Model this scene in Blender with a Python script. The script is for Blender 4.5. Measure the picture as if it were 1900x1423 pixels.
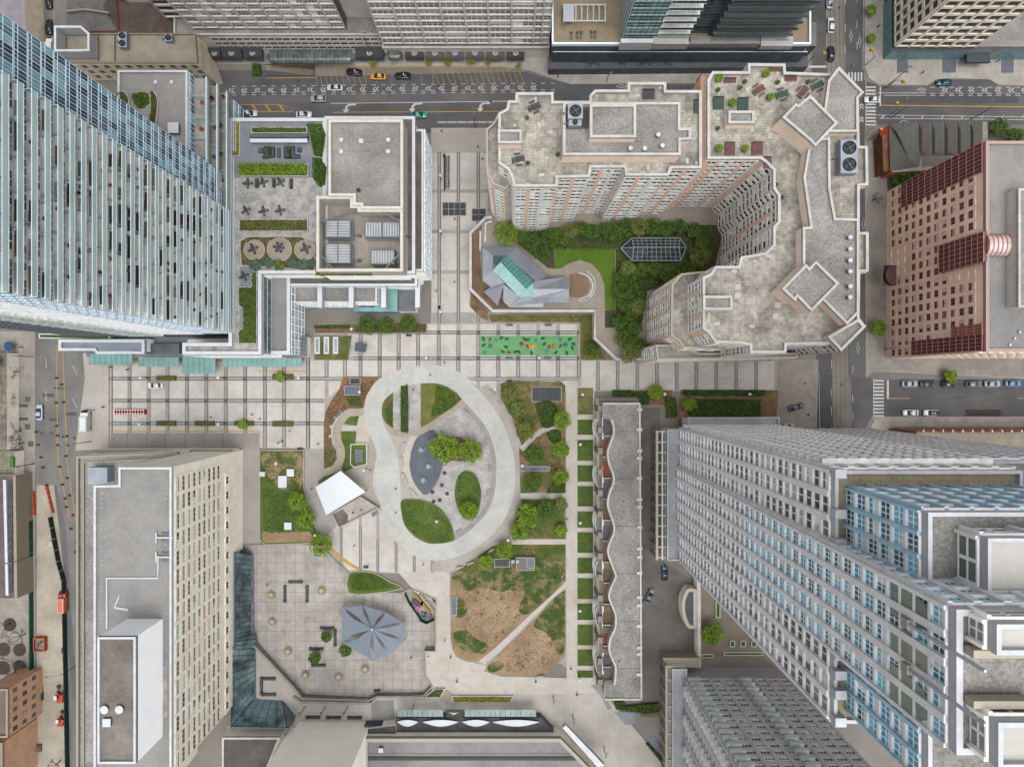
import bpy,bmesh,math,random
import numpy as np
from mathutils import Matrix,Vector
from mathutils.geometry import tessellate_polygon
random.seed(7)
for o in list(bpy.data.objects):bpy.data.objects.remove(o)
SCN=bpy.context.scene
COL=SCN.collection
# ---------------------------------------------------------------- camera, sky, sun, exposure
HC=200.0                     # drone height (m)
FPX=1267.0                   # focal length in photo pixels
S=HC/FPX                   # metres per photo pixel at street level
cam=bpy.data.cameras.new('camera');camo=bpy.data.objects.new('camera',cam);COL.objects.link(camo)
camo.location=(0,0,HC);cam.sensor_width=36;cam.lens=36*FPX/1900;cam.clip_start=1;cam.clip_end=5000
SCN.camera=camo
SUN_EL,SUN_AZ=math.radians(77),math.radians(150)
wd=bpy.data.worlds.new('World');SCN.world=wd;wd.use_nodes=True
wn=wd.node_tree.nodes;wl=wd.node_tree.links
bg=wn['Background'];sky=wn.new('ShaderNodeTexSky');sky.sky_type='NISHITA';sky.sun_disc=False
sky.sun_elevation=SUN_EL;sky.sun_rotation=SUN_AZ;sky.air_density=1.0;sky.dust_density=9.0;sky.ozone_density=1.0
hs=wn.new('ShaderNodeHueSaturation');hs.inputs['Saturation'].default_value=0.15
wl.new(sky.outputs[0],hs.inputs['Color']);wl.new(hs.outputs[0],bg.inputs['Color']);bg.inputs['Strength'].default_value=0.15
sl=bpy.data.lights.new('sun','SUN');sl.energy=0.5;sl.angle=math.radians(70);sl.color=(1,.98,.95)
so=bpy.data.objects.new('sun',sl);COL.objects.link(so);so.location=(0,0,180)
so.rotation_euler=(math.pi/2-SUN_EL,0,-SUN_AZ+math.pi)
SCN.view_settings.view_transform='Standard';SCN.view_settings.look='None'
SCN.view_settings.exposure=0.85;SCN.view_settings.gamma=1;SCN.view_settings.use_curve_mapping=False
SCN.render.engine='CYCLES'
SCN.cycles.max_bounces=8;SCN.cycles.diffuse_bounces=6;SCN.cycles.glossy_bounces=3;SCN.cycles.transmission_bounces=4;SCN.cycles.transparent_max_bounces=6
# ---------------------------------------------------------------- measuring helpers (photo pixel -> metres)
def W(px,py,z=0.0):
 k=S*(1-z/HC);return ((px-950)*k,-(py-711.5)*k)
def G(gx,gy):return (gx*S,-gy*S)
RO={}
for i_ in range(16):RO[i_+1]=((0,470,940,1420)[i_ % 4],(0,350,700,1063)[i_//4],3.952)
RO.update(a=(860,380,4.744),b=(420,200,8.895),c=(420,400,5.0),d=(590,680,4.445))
def R(n,x,y):o=RO[n];return (o[0]+x/o[2],o[1]+y/o[2])
def Q(n,s,z=0.0):
 out=[]
 for t in s.split():
  x,y=t.split(',');out.append(W(*R(n,float(x),float(y)),z))
 return out
def P(s,z=0.0):
 return [W(*map(float,t.split(',')),z) for t in s.split()]
def area(p):return .5*sum(p[i-1][0]*p[i][1]-p[i][0]*p[i-1][1] for i in range(len(p)))
def ccw(p):return list(p) if area(p)>0 else list(reversed(p))
def rect(x0,y0,x1,y1):return [(min(x0,x1),min(y0,y1)),(max(x0,x1),min(y0,y1)),(max(x0,x1),max(y0,y1)),(min(x0,x1),max(y0,y1))]
def prect(x0,y0,x1,y1,z=0.0):
 a=W(x0,y0,z);b=W(x1,y1,z);return rect(a[0],a[1],b[0],b[1])
def qrect(n,x0,y0,x1,y1,z=0.0):
 return prect(*R(n,x0,y0),*R(n,x1,y1),z)
def offset(p,d):         # inward offset of a CCW polygon
 p=ccw(p);n=len(p);out=[]
 for i in range(n):
  a,b,c=Vector(p[i-1]),Vector(p[i]),Vector(p[(i+1) % n])
  u=(b-a).normalized();v=(c-b).normalized()
  n1=Vector((-u.y,u.x));n2=Vector((-v.y,v.x));m=n1+n2
  k=max(.35,m.dot(m)/2) if m.length>1e-6 else 1
  out.append(tuple(b+m*(d/k) if m.length>1e-6 else b+n1*d))
 return out
def smooth(p,n=6,closed=True):
 out=[];N=len(p)
 rng=range(N) if closed else range(N-1)
 for i in rng:
  g=lambda k:Vector(p[k % N]) if closed else Vector(p[max(0,min(N-1,k))])
  p0,p1,p2,p3=g(i-1),g(i),g(i+1),g(i+2)
  for j in range(n):
   t=j/n
   q=.5*((2*p1)+(-p0+p2)*t+(2*p0-5*p1+4*p2-p3)*t*t+(-p0+3*p1-3*p2+p3)*t**3)
   out.append((q.x,q.y))
 if not closed:out.append(tuple(p[-1]))
 return out
def inside(pt,poly):
 x,y=pt;r=False;n=len(poly);j=n-1
 for i in range(n):
  xi,yi=poly[i];xj,yj=poly[j]
  if (yi>y) !=(yj>y) and x<(xj-xi)*(y-yi)/(yj-yi)+xi:r=not r
  j=i
 return r
def cliprect(poly,x0,y0,x1,y1):
 def clip(p,f,inter):
  out=[]
  for i in range(len(p)):
   a,b=p[i-1],p[i]
   fa,fb=f(a),f(b)
   if fb:
    if not fa:out.append(inter(a,b))
    out.append(b)
   elif fa:out.append(inter(a,b))
  return out
 ix=lambda X:(lambda a,b:(X,a[1]+(b[1]-a[1])*(X-a[0])/(b[0]-a[0])))
 iy=lambda Y:(lambda a,b:(a[0]+(b[0]-a[0])*(Y-a[1])/(b[1]-a[1]),Y))
 p=poly
 for f,i in ((lambda q:q[0]>=x0,ix(x0)),(lambda q:q[0]<=x1,ix(x1)),(lambda q:q[1]>=y0,iy(y0)),(lambda q:q[1]<=y1,iy(y1))):
  if len(p)<3:return []
  p=clip(p,f,i)
 return p if len(p)>=3 and abs(area(p))>.3 else []
# ---------------------------------------------------------------- materials
def lin(c):c=c/255;return c/12.92 if c<=.04045 else ((c+.055)/1.055)**2.4
def cg(r,g,b,k=.40):return (min(.9,lin(r)*k*.98),min(.9,lin(g)*k),min(.9,lin(b)*k*1.03),1)   # seen on level ground -> albedo
def cw(r,g,b):return cg(r,g,b,1.4)                                              # seen on a wall
MATS={}
def M(name,c1,c2=None,scale=.25,rough=.85,fine=.12,fscale=3.0,bump=0.,spec=.3,metal=0.,rnd=0.,tile=None,detail=4,lo=.38,hi=.62,wave=None,alpha=None,stain=None):
 if name in MATS:return MATS[name]
 m=bpy.data.materials.new(name);m.use_nodes=True;MATS[name]=m
 N=m.node_tree.nodes;L=m.node_tree.links;b=N['Principled BSDF']
 geo=N.new('ShaderNodeNewGeometry');pos=geo.outputs['Position']
 def mix(kind,f,a,bb):
  x=N.new('ShaderNodeMix');x.data_type='RGBA';x.blend_type=kind
  for i,v in ((0,f),(6,a),(7,bb)):
   if hasattr(v,'links'):L.new(v,x.inputs[i])
   else:x.inputs[i].default_value=v
  return x.outputs[2]
 col=c1
 if c2 is not None:
  n1=N.new('ShaderNodeTexNoise');n1.inputs['Scale'].default_value=scale;n1.inputs['Detail'].default_value=detail;n1.inputs['Roughness'].default_value=.62
  L.new(pos,n1.inputs['Vector']);mr=N.new('ShaderNodeMapRange');mr.inputs[1].default_value=lo;mr.inputs[2].default_value=hi
  L.new(n1.outputs['Fac'],mr.inputs[0]);col=mix('MIX',mr.outputs[0],c1,c2)
 if tile:
  br=N.new('ShaderNodeTexBrick');br.offset=tile[4] if len(tile)>4 else 0;br.inputs['Scale'].default_value=1
  br.inputs['Brick Width'].default_value=tile[0];br.inputs['Row Height'].default_value=tile[1];br.inputs['Mortar Size'].default_value=tile[2]
  v=tile[3];sp=tile[5] if len(tile)>5 else .08
  br.inputs['Color1'].default_value=(1-sp,)*3+(1,);br.inputs['Color2'].default_value=(1+sp,)*3+(1,);br.inputs['Mortar'].default_value=(v,v,v,1);br.inputs['Bias'].default_value=0
  L.new(pos,br.inputs['Vector']);col=mix('MULTIPLY',1.,col,br.outputs['Color'])
 if wave:
  wv=N.new('ShaderNodeTexWave');wv.bands_direction=wave[0];wv.inputs['Scale'].default_value=wave[1];wv.inputs['Distortion'].default_value=wave[3] if len(wave)>3 else 0
  L.new(pos,wv.inputs['Vector']);mr2=N.new('ShaderNodeMapRange');mr2.inputs[3].default_value=1-wave[2];mr2.inputs[4].default_value=1+wave[2]*.5
  L.new(wv.outputs['Fac'],mr2.inputs[0]);col=mix('MULTIPLY',1.,col,mr2.outputs[0])
 if stain:
  ns=N.new('ShaderNodeTexNoise');ns.inputs['Scale'].default_value=stain[0];ns.inputs['Detail'].default_value=9;ns.inputs['Roughness'].default_value=.7;ns.inputs['Distortion'].default_value=1.2
  mp=N.new('ShaderNodeMapping');mp.inputs['Scale'].default_value=stain[2] if len(stain)>2 else (1,1,1);L.new(pos,mp.inputs['Vector']);L.new(mp.outputs[0],ns.inputs['Vector'])
  ms=N.new('ShaderNodeMapRange');ms.inputs[1].default_value=.44;ms.inputs[2].default_value=.68;ms.inputs[3].default_value=1.03;ms.inputs[4].default_value=1-stain[1]
  L.new(ns.outputs['Fac'],ms.inputs[0]);col=mix('MULTIPLY',1.,col,ms.outputs[0])
 fin=None
 if fine:
  n2=N.new('ShaderNodeTexNoise');n2.inputs['Scale'].default_value=fscale;n2.inputs['Detail'].default_value=3;L.new(pos,n2.inputs['Vector'])
  mr3=N.new('ShaderNodeMapRange');mr3.inputs[1].default_value=.3;mr3.inputs[2].default_value=.7;mr3.inputs[3].default_value=1-fine;mr3.inputs[4].default_value=1+fine
  L.new(n2.outputs['Fac'],mr3.inputs[0]);col=mix('MULTIPLY',1.,col,mr3.outputs[0]);fin=n2.outputs['Fac']
 if rnd:
  oi=N.new('ShaderNodeObjectInfo');ad=N.new('ShaderNodeMath');ad.operation='ADD';L.new(oi.outputs['Random'],ad.inputs[0]);L.new(geo.outputs['Random Per Island'],ad.inputs[1])
  fr=N.new('ShaderNodeMath');fr.operation='FRACT';L.new(ad.outputs[0],fr.inputs[0])
  mr4=N.new('ShaderNodeMapRange');mr4.inputs[3].default_value=1-rnd;mr4.inputs[4].default_value=1+rnd
  L.new(fr.outputs[0],mr4.inputs[0]);col=mix('MULTIPLY',1.,col,mr4.outputs[0])
 if hasattr(col,'links'):L.new(col,b.inputs['Base Color'])
 else:b.inputs['Base Color'].default_value=col
 b.inputs['Roughness'].default_value=rough;b.inputs['Specular IOR Level'].default_value=spec;b.inputs['Metallic'].default_value=metal
 if alpha is not None:b.inputs['Alpha'].default_value=alpha
 if bump and fin is not None:
  bp=N.new('ShaderNodeBump');bp.inputs['Strength'].default_value=bump;bp.inputs['Distance'].default_value=.1
  L.new(fin,bp.inputs['Height']);L.new(bp.outputs[0],b.inputs['Normal'])
 return m
def GL(name,cols,rough=.12,spec=.5,alpha=None):    # window glass, a random tint for each pane
 if name in MATS:return MATS[name]
 m=bpy.data.materials.new(name);m.use_nodes=True;MATS[name]=m
 N=m.node_tree.nodes;L=m.node_tree.links;b=N['Principled BSDF']
 geo=N.new('ShaderNodeNewGeometry');oi=N.new('ShaderNodeObjectInfo');ad=N.new('ShaderNodeMath');ad.operation='ADD'
 L.new(oi.outputs['Random'],ad.inputs[0]);L.new(geo.outputs['Random Per Island'],ad.inputs[1])
 fr=N.new('ShaderNodeMath');fr.operation='FRACT';L.new(ad.outputs[0],fr.inputs[0])
 cr=N.new('ShaderNodeValToRGB');cr.color_ramp.interpolation='CONSTANT';e=cr.color_ramp.elements
 e[0].color=cols[0];e[0].position=0;e[1].color=cols[1];e[1].position=1/len(cols)
 for i in range(2,len(cols)):x=e.new(i/len(cols));x.color=cols[i]
 L.new(fr.outputs[0],cr.inputs[0])
 n2=N.new('ShaderNodeTexNoise');n2.inputs['Scale'].default_value=.7;n2.inputs['Detail'].default_value=2;L.new(geo.outputs['Position'],n2.inputs['Vector'])
 mr3=N.new('ShaderNodeMapRange');mr3.inputs[3].default_value=.6;mr3.inputs[4].default_value=1.4;L.new(n2.outputs['Fac'],mr3.inputs[0])
 x=N.new('ShaderNodeMix');x.data_type='RGBA';x.blend_type='MULTIPLY';x.inputs[0].default_value=1;L.new(cr.outputs[0],x.inputs[6]);L.new(mr3.outputs[0],x.inputs[7])
 L.new(x.outputs[2],b.inputs['Base Color']);b.inputs['Roughness'].default_value=rough;b.inputs['Specular IOR Level'].default_value=spec
 if alpha is not None:b.inputs['Alpha'].default_value=alpha
 return m
def LEAF(name,c1,c2,c3):
 if name in MATS:return MATS[name]
 m=bpy.data.materials.new(name);m.use_nodes=True;MATS[name]=m
 N=m.node_tree.nodes;L=m.node_tree.links;b=N['Principled BSDF']
 geo=N.new('ShaderNodeNewGeometry');cr=N.new('ShaderNodeValToRGB');e=cr.color_ramp.elements
 e[0].color=c1;e[1].color=c3;x=e.new(.5);x.color=c2
 n=N.new('ShaderNodeTexNoise');n.inputs['Scale'].default_value=.45;n.inputs['Detail'].default_value=3;L.new(geo.outputs['Position'],n.inputs['Vector'])
 a=N.new('ShaderNodeMath');a.operation='MULTIPLY_ADD';a.inputs[1].default_value=.55;a.inputs[2].default_value=-.02
 L.new(geo.outputs['Random Per Island'],a.inputs[0])
 a2=N.new('ShaderNodeMath');a2.operation='MULTIPLY_ADD';a2.inputs[1].default_value=.55;L.new(n.outputs['Fac'],a2.inputs[0]);L.new(a.outputs[0],a2.inputs[2])
 L.new(a2.outputs[0],cr.inputs[0]);L.new(cr.outputs[0],b.inputs['Base Color']);b.inputs['Roughness'].default_value=.6;b.inputs['Specular IOR Level'].default_value=.25
 t=N.new('ShaderNodeBsdfTranslucent');L.new(cr.outputs[0],t.inputs['Color']);mx=N.new('ShaderNodeMixShader');mx.inputs[0].default_value=.25
 L.new(b.outputs[0],mx.inputs[1]);L.new(t.outputs[0],mx.inputs[2]);L.new(mx.outputs[0],N['Material Output'].inputs['Surface'])
 return m
# ---------------------------------------------------------------- objects
WP={}
def tag(o,label=None,cat=None,group=None,kind=None):
 if label:o['label']=label
 if cat:o['category']=cat
 if group:o['group']=group
 if kind:o['kind']=kind
 return o
def mesh(name,v,f,mats,mi=None,sm=False):
 me=bpy.data.meshes.new(name);me.from_pydata(v,[],f)
 for m in (mats if isinstance(mats,(list,tuple)) else [mats]):me.materials.append(m)
 if mi is not None:me.polygons.foreach_set('material_index',mi)
 if sm:me.polygons.foreach_set('use_smooth',[True]*len(me.polygons))
 me.update();return me
def ob(name,me,parent=None,loc=(0,0,0),rz=0.,scale=None,local=False):
 o=bpy.data.objects.new(name,me);COL.objects.link(o)
 loc=Vector(loc)
 if parent is not None:
  o.parent=parent
  if not local:o.location=loc-WP.get(parent.name,Vector((0,0,0)))
  else:o.location=loc
 else:o.location=loc
 WP[o.name]=loc
 if rz:o.rotation_euler=(0,0,rz)
 if scale is not None:o.scale=scale if hasattr(scale,'__len__') else (scale,)*3
 return o
def empty(name,loc,label,cat,group=None,rz=0.):
 o=ob(name,None,None,loc,rz);o.empty_display_size=.5
 return tag(o,label,cat,group)
class MB:                 # mesh builder
 def __init__(s):s.v=[];s.f=[];s.m=[]
 def add(s,v,f,mi=0):
  n=len(s.v);s.v+=[tuple(x) for x in v];s.f+=[tuple(i+n for i in q) for q in f];s.m+=[mi]*len(f);return s
 def box(s,x0,y0,z0,x1,y1,z1,mi=0):
  return s.add([(x0,y0,z0),(x1,y0,z0),(x1,y1,z0),(x0,y1,z0),(x0,y0,z1),(x1,y0,z1),(x1,y1,z1),(x0,y1,z1)],
                     [(3,2,1,0),(4,5,6,7),(0,1,5,4),(1,2,6,5),(2,3,7,6),(3,0,4,7)],mi)
 def bar(s,a,b,w,mi=0,h=None):
  a,b=Vector(a),Vector(b);d=(b-a).normalized();up=Vector((0,0,1)) if abs(d.z)<.95 else Vector((1,0,0))
  x=d.cross(up).normalized()*w/2;y=d.cross(x).normalized()*(h or w)/2
  return s.add([a-x-y,a+x-y,a+x+y,a-x+y,b-x-y,b+x-y,b+x+y,b-x+y],
                     [(0,1,2,3),(7,6,5,4),(4,5,1,0),(5,6,2,1),(6,7,3,2),(7,4,0,3)],mi)
 def prism(s,p,z0,z1,mi=0,mside=None,bottom=False):
  p=ccw(p);n=len(p);k=len(s.v)
  s.v+=[(x,y,z0) for x,y in p]+[(x,y,z1) for x,y in p]
  s.f.append(tuple(range(k+n,k+2*n)));s.m.append(mi)
  for i in range(n):
   j=(i+1) % n;s.f.append((k+i,k+j,k+n+j,k+n+i));s.m.append(mi if mside is None else mside)
  if bottom:s.f.append(tuple(range(k+n-1,k-1,-1)));s.m.append(mi if mside is None else mside)
  return s
 def ring(s,p,w,z0,z1,mi=0):
  p=ccw(p);q=offset(p,w);n=len(p);k=len(s.v)
  s.v+=[(x,y,z0) for x,y in p]+[(x,y,z1) for x,y in p]+[(x,y,z1) for x,y in q]+[(x,y,z0) for x,y in q]
  for i in range(n):
   j=(i+1) % n
   for a in range(3):s.f.append((k+a*n+i,k+a*n+j,k+(a+1)*n+j,k+(a+1)*n+i));s.m.append(mi)
  return s
 def rev(s,prof,seg=12,c=(0,0,0),mi=0,rot=0.):
  k=len(s.v);n=len(prof)
  for r,z in prof:
   for i in range(seg):
    a=rot+2*math.pi*i/seg;s.v.append((c[0]+r*math.cos(a),c[1]+r*math.sin(a),c[2]+z))
  for a in range(n-1):
   for i in range(seg):
    j=(i+1) % seg;s.f.append((k+a*seg+i,k+a*seg+j,k+(a+1)*seg+j,k+(a+1)*seg+i));s.m.append(mi)
  s.f.append(tuple(k+(n-1)*seg+i for i in range(seg)));s.m.append(mi)
  s.f.append(tuple(k+seg-1-i for i in range(seg)));s.m.append(mi)
  return s
 def me(s,name,mats,sm=False):return mesh(name,s.v,s.f,mats,s.m,sm)
def flat(name,p,z,mat,holes=None,parent=None,kind=None,label=None):
 p=ccw(p)
 if holes:
  loops=[[Vector((x,y,0)) for x,y in p]]+[[Vector((x,y,0)) for x,y in (reversed(ccw(h)))] for h in holes]
  pts=[(v.x,v.y,z) for l in loops for v in l];tr=tessellate_polygon(loops);f=[]
  for a,b,c in tr:
   A,B,C=pts[a],pts[b],pts[c]
   f.append((a,b,c) if (B[0]-A[0])*(C[1]-A[1])-(B[1]-A[1])*(C[0]-A[0])>0 else (a,c,b))
  me=mesh(name,pts,f,mat)
 else:me=mesh(name,[(x,y,z) for x,y in p],[tuple(range(len(p)))],mat)
 o=ob(name,me,parent);tag(o,label,None,None,kind);return o
def prism(name,p,z0,z1,mat,side=None,parent=None,kind=None,holes=None):
 b=MB();b.prism(p,z0,z1,0,1 if side else 0)
 o=ob(name,b.me(name,[mat]+([side] if side else [])),parent);tag(o,kind=kind);return o
def ring(name,p,w,z0,z1,mat,parent=None):
 b=MB();b.ring(p,w,z0,z1);return ob(name,b.me(name,mat),parent)
def ribbon(pts,w):
 n=len(pts);l=[];r=[]
 for i in range(n):
  a=Vector(pts[max(0,i-1)]);c=Vector(pts[min(n-1,i+1)]);d=(c-a).normalized();q=Vector((-d.y,d.x))*w/2;p=Vector(pts[i])
  l.append(tuple(p+q));r.append(tuple(p-q))
 return l,r
def strip(name,pts,w,z,mat,parent=None,kind=None,z0=None):
 l,r=ribbon(pts,w);n=len(l)
 if z0 is None:
  v=[(x,y,z) for x,y in l+r];f=[(i,n+i,n+i+1,i+1) for i in range(n-1)]
 else:
  v=[(x,y,z) for x,y in l+r]+[(x,y,z0) for x,y in l+r];f=[]
  for i in range(n-1):
   f+=[(i,n+i,n+i+1,i+1),(i+1,2*n+i+1,2*n+i,i),(n+i,3*n+i,3*n+i+1,n+i+1)]
  f+=[(0,2*n,3*n,n),(2*n-1,4*n-1,3*n-1,n-1)]
 o=ob(name,mesh(name,v,f,mat),parent);tag(o,kind=kind);return o
_UC={}
def ubox(mat):
 if mat.name not in _UC:
  b=MB().box(-.5,-.5,-.5,.5,.5,.5);_UC[mat.name]=b.me('block_'+mat.name,mat)
 return _UC[mat.name]
def block(name,c,size,mat,parent=None,rz=0.):return ob(name,ubox(mat),parent,c,rz,size)
class Bld:
 """a building: an Empty with parts; repeated pieces are collected, at most 300 of a kind become parts, the rest one stuff part"""
 def __init__(s,name,label,cat,x,y,z=0.):
  s.o=empty(name,(x,y,z),label,cat);s.w=Vector((x,y,z));s.col={}
 def put(s,part,me,mat4):s.col.setdefault(part,[]).append((me,mat4))
 def box(s,part,c,size,mat,rz=0.):
  s.put(part,ubox(mat),Matrix.Translation(c) @ Matrix.Rotation(rz,4,'Z') @ Matrix.Diagonal((*size,1)))
 def done(s):
  for part,lst in s.col.items():
   def vis(e):
    t=e[1].translation;k=FPX/max(1,HC-t.z);u=t.x*k;v=t.y*k
    return abs(u)<955 and abs(v)<716
   lst.sort(key=lambda e:-(e[1].translation.z+(1000 if vis(e) else 0)))
   for me,m in lst[:300]:
    o=bpy.data.objects.new(part,me);COL.objects.link(o);o.parent=s.o;o.matrix_basis=Matrix.Translation(-s.w) @ m
   rest=lst[300:]
   if rest:
    vs=[];fs=[];mi=[];mats=[];n=0;cache={}
    for me,m in rest:
     if me.name not in cache:
      co=np.empty(len(me.vertices)*3);me.vertices.foreach_get('co',co)
      ids=[]
      for mt in me.materials:
       if mt not in mats:mats.append(mt)
       ids.append(mats.index(mt))
      cache[me.name]=(co.reshape(-1,3),[tuple(p.vertices) for p in me.polygons],[ids[p.material_index] for p in me.polygons])
     co,pf,pm=cache[me.name];A=np.array(m)
     vs.append(co @ A[:3,:3].T+A[:3,3]);fs+=[tuple(i+n for i in q) for q in pf];mi+=pm;n+=len(co)
    me2=mesh(part+'_rest',np.concatenate(vs).tolist(),fs,mats,mi)
    o=ob(part+'s_beyond',me2,s.o);o['kind']='stuff'
  s.col={}
_WM={};WR=random.Random(21)
def blinds(glass,frame,split=2,transom=0,bw=.07):return [winmesh(glass,frame,split,transom,bw,k) for k in (0,0,0,.35,.6,-.5)]
def winmesh(glass,frame,split=2,transom=0,bw=.07,blind=0):
 """unit window: pane recessed behind a frame with mullions; x -.5...5, z 0..1, looks along -y, frame front at y=-.06"""
 key=(glass.name,frame.name,split,transom,bw,blind)
 if key in _WM:return _WM[key]
 b=MB();b.add([(-.5,0,0),(.5,0,0),(.5,0,1),(-.5,0,1)],[(0,1,2,3)],0)
 if blind:x0,x1,z0=(-.5,.5,1-blind) if blind>0 else (-.5,0,0);b.add([(x0,-.012,z0),(x1,-.012,z0),(x1,-.012,1),(x0,-.012,1)],[(0,1,2,3)],2)
 def bar(x0,z0,x1,z1):
  b.add([(x0,-.06,z0),(x1,-.06,z0),(x1,-.06,z1),(x0,-.06,z1),(x0,0,z0),(x1,0,z0),(x1,0,z1),(x0,0,z1)],[(0,1,2,3),(3,2,6,7),(1,0,4,5),(0,3,7,4),(2,1,5,6)],1)
 bar(-.5,0,.5,bw);bar(-.5,1-bw,.5,1)
 for i in range(split+1):
  x=-.5+i/split;x0=max(-.5,x-bw/2);x1=min(.5,x+bw/2);bar(x0,bw,x1,1-bw)
 if transom:bar(-.5,transom-bw/2,.5,transom+bw/2)
 me=b.me('window_'+'_'.join(map(str,key[:2])),[glass,frame]+([M('window_blind',cw(172,168,160),None,fine=.05,rnd=.2)] if blind else []));_WM[key]=me;return me
def facade(B,A,C,z0,z1,nb,nf,pier_w,span_h,depth,pier_m,span_m,win,proud=.12,wn_name='window',skip=None,sill=True,pierdepth=None):
 """a wall of bays from A to C (building on the left): piers, spandrels and windows set between them"""
 A,C=Vector(A),Vector(C);L=(C-A).length
 if L<.6:return
 u=(C-A)/L;n=Vector((u.y,-u.x));rz=math.atan2(u.y,u.x);bw=L/nb;fh=(z1-z0)/nf
 def at(s,off,z):p=A+u*s+n*off;return (p.x,p.y,z)
 pd=pierdepth or depth+proud
 for i in range(nb+1):
  w=pier_w if 0<i<nb else pier_w*.5;s=min(max(i*bw,w/2),L-w/2)
  B.box('pier',at(s,pd/2,(z0+z1)/2),(w,pd,z1-z0),pier_m(i) if callable(pier_m) else pier_m,rz)
 for k in range(nf+1):
  h=span_h if 0<k<nf else span_h*.5;z=min(max(z0+k*fh,z0+h/2),z1-h/2)
  B.box('spandrel',at(L/2,depth/2,z),(L-.004,depth,h),span_m,rz)
 for k in range(nf):
  for i in range(nb):
   if skip and skip(i,k):continue
   zz=z0+k*fh+(span_h/2)
   me=win if not callable(win) else win(i,k)
   if isinstance(me,list):me=WR.choice(me)
   B.put(wn_name,me,Matrix.Translation(at((i+.5)*bw,.02,zz)) @ Matrix.Rotation(rz,4,'Z') @ Matrix.Diagonal((bw-pier_w,1,fh-span_h,1)))
def visible_edges(p):
 p=ccw(p);out=[]
 for i in range(len(p)):
  a,b=Vector(p[i]),Vector(p[(i+1) % len(p)]);u=b-a
  if u.length<1e-3:continue
  n=Vector((u.y,-u.x)).normalized();m=(a+b)/2
  if n.dot(-m)>.5:out.append((tuple(a),tuple(b),u.length))
 return out
def roofed(B,p,z0,z1,wall_m,roof_m,par_m,ph=.9,pw=.45,cap=.02):
 """prism of walls with a roof deck lying inside a raised parapet"""
 b=MB();p=ccw(p);n=len(p)
 v=[(x,y,z0) for x,y in p]+[(x,y,z1) for x,y in p];b.add(v,[(i,(i+1) % n,n+(i+1) % n,n+i) for i in range(n)])
 ob('wall',b.me('wall',wall_m),B.o)
 flat('roof',offset(p,pw*.3),z1-ph,roof_m,parent=B.o)
 ring('parapet',offset(p,-.04),pw,z1-ph-.3,z1+cap,par_m,B.o)
# ================================================================ palette
asphalt=M('asphalt',cg(92,91,92),cg(110,108,107),.08,.9,.10,4,bump=.1,stain=(.12,.2,(.25,1,1)))
asphalt_old=M('asphalt_old',cg(122,120,117),cg(140,137,132),.07,.9,.09,4,stain=(.15,.22,(1,.3,1)))
asphalt_lane=M('asphalt_lane',cg(104,103,104),cg(118,116,114),.1,.9,.08,4)
track_conc=M('track_concrete',cg(136,128,116),cg(150,143,130),.12,.9,.08,3,tile=(3.,60,.03,.8,0,.03),stain=(.2,.2))
sidewalk=M('sidewalk_concrete',cg(176,168,157),cg(196,190,180),.12,.85,.07,3,tile=(1.6,1.6,.035,.82,0,.035),stain=(.35,.18))
sidewalk2=M('sidewalk_old',cg(156,149,139),cg(176,168,157),.1,.85,.08,3,tile=(2.2,2.2,.035,.8,0,.04),stain=(.35,.2))
kerb_m=M('kerb_granite',cg(184,176,165),None,fine=.08)
grnd=M('ground_concrete',cg(132,126,118),cg(148,142,133),.06,.9,.08,2)
slab_m=M('pale_slab',cg(202,196,186),cg(219,213,203),.12,.8,.05,1.6,rnd=.05,detail=8,tile=(1.85,60,.012,.93,0,.01),stain=(.3,.14))
band_m=M('band_grey',cg(168,162,154),cg(180,175,167),.3,.85,.06,3)
dark_m=M('band_dark',cg(94,94,98),cg(108,107,110),.5,.85,.08,3)
slabg_m=M('grey_slab',cg(180,173,164),cg(206,199,190),.11,.85,.06,2.5,rnd=.03,tile=(.95,.95,.02,.9,0,.02),detail=6,stain=(.22,.26))
trail_m=M('trail_concrete',cg(194,195,190),cg(210,208,201),.09,.75,.06,1.2,detail=9,stain=(.2,.12))
path_m=M('path_concrete',cg(203,194,180),cg(214,206,194),.12,.85,.05,2,tile=(2.4,2.4,.025,.88,0,.015),stain=(.3,.12))
tan_m=M('tan_paving',cg(178,164,147),cg(188,175,158),.2,.85,.07,3,stain=(.4,.15))
cobble_m=M('cobble_setts',cg(178,174,170),cg(202,198,193),.35,.85,.10,3,tile=(.8,.4,.03,.78,.5,.12),stain=(.3,.15))
soil_m=M('soil_dry',cg(150,124,96),cg(181,156,124),.10,.95,.12,1.6,detail=8,bump=.4)
mulch_m=M('mulch',cg(112,87,66),cg(150,120,92),.35,.95,.22,3.2,detail=6,bump=.4)
lawn_m=M('lawn',cg(70,98,32),cg(108,124,56),.14,.95,.22,2.4,detail=8,bump=.5)
lawn2_m=M('lawn_mown',cg(70,96,28),cg(86,112,36),.2,.95,.10,3,detail=6,bump=.3)
lawnw_m=M('lawn_worn',cg(86,100,44),cg(140,126,84),.16,.95,.22,2.2,detail=9,bump=.5,lo=.42,hi=.66)
white_p=M('white_paint',cg(226,224,220),cg(196,194,190),.8,.7,.08,4)
yellow_p=M('yellow_paint',cg(214,164,42),cg(196,150,60),.8,.7,.1,4)
black_m=M('black_rubber',cg(34,34,36),None,fine=.1,rough=.6)
steel_m=M('steel',cg(120,122,124),None,fine=.06,rough=.45,metal=.4)
dsteel_m=M('dark_steel',cg(62,64,68),None,fine=.08,rough=.5)
white_m=M('white_metal',cg(236,238,240),cg(222,225,229),.4,.5,.03,2)
wcap_m=M('white_coping',cg(226,223,216),cg(204,201,194),.3,.7,.06,2)
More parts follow.
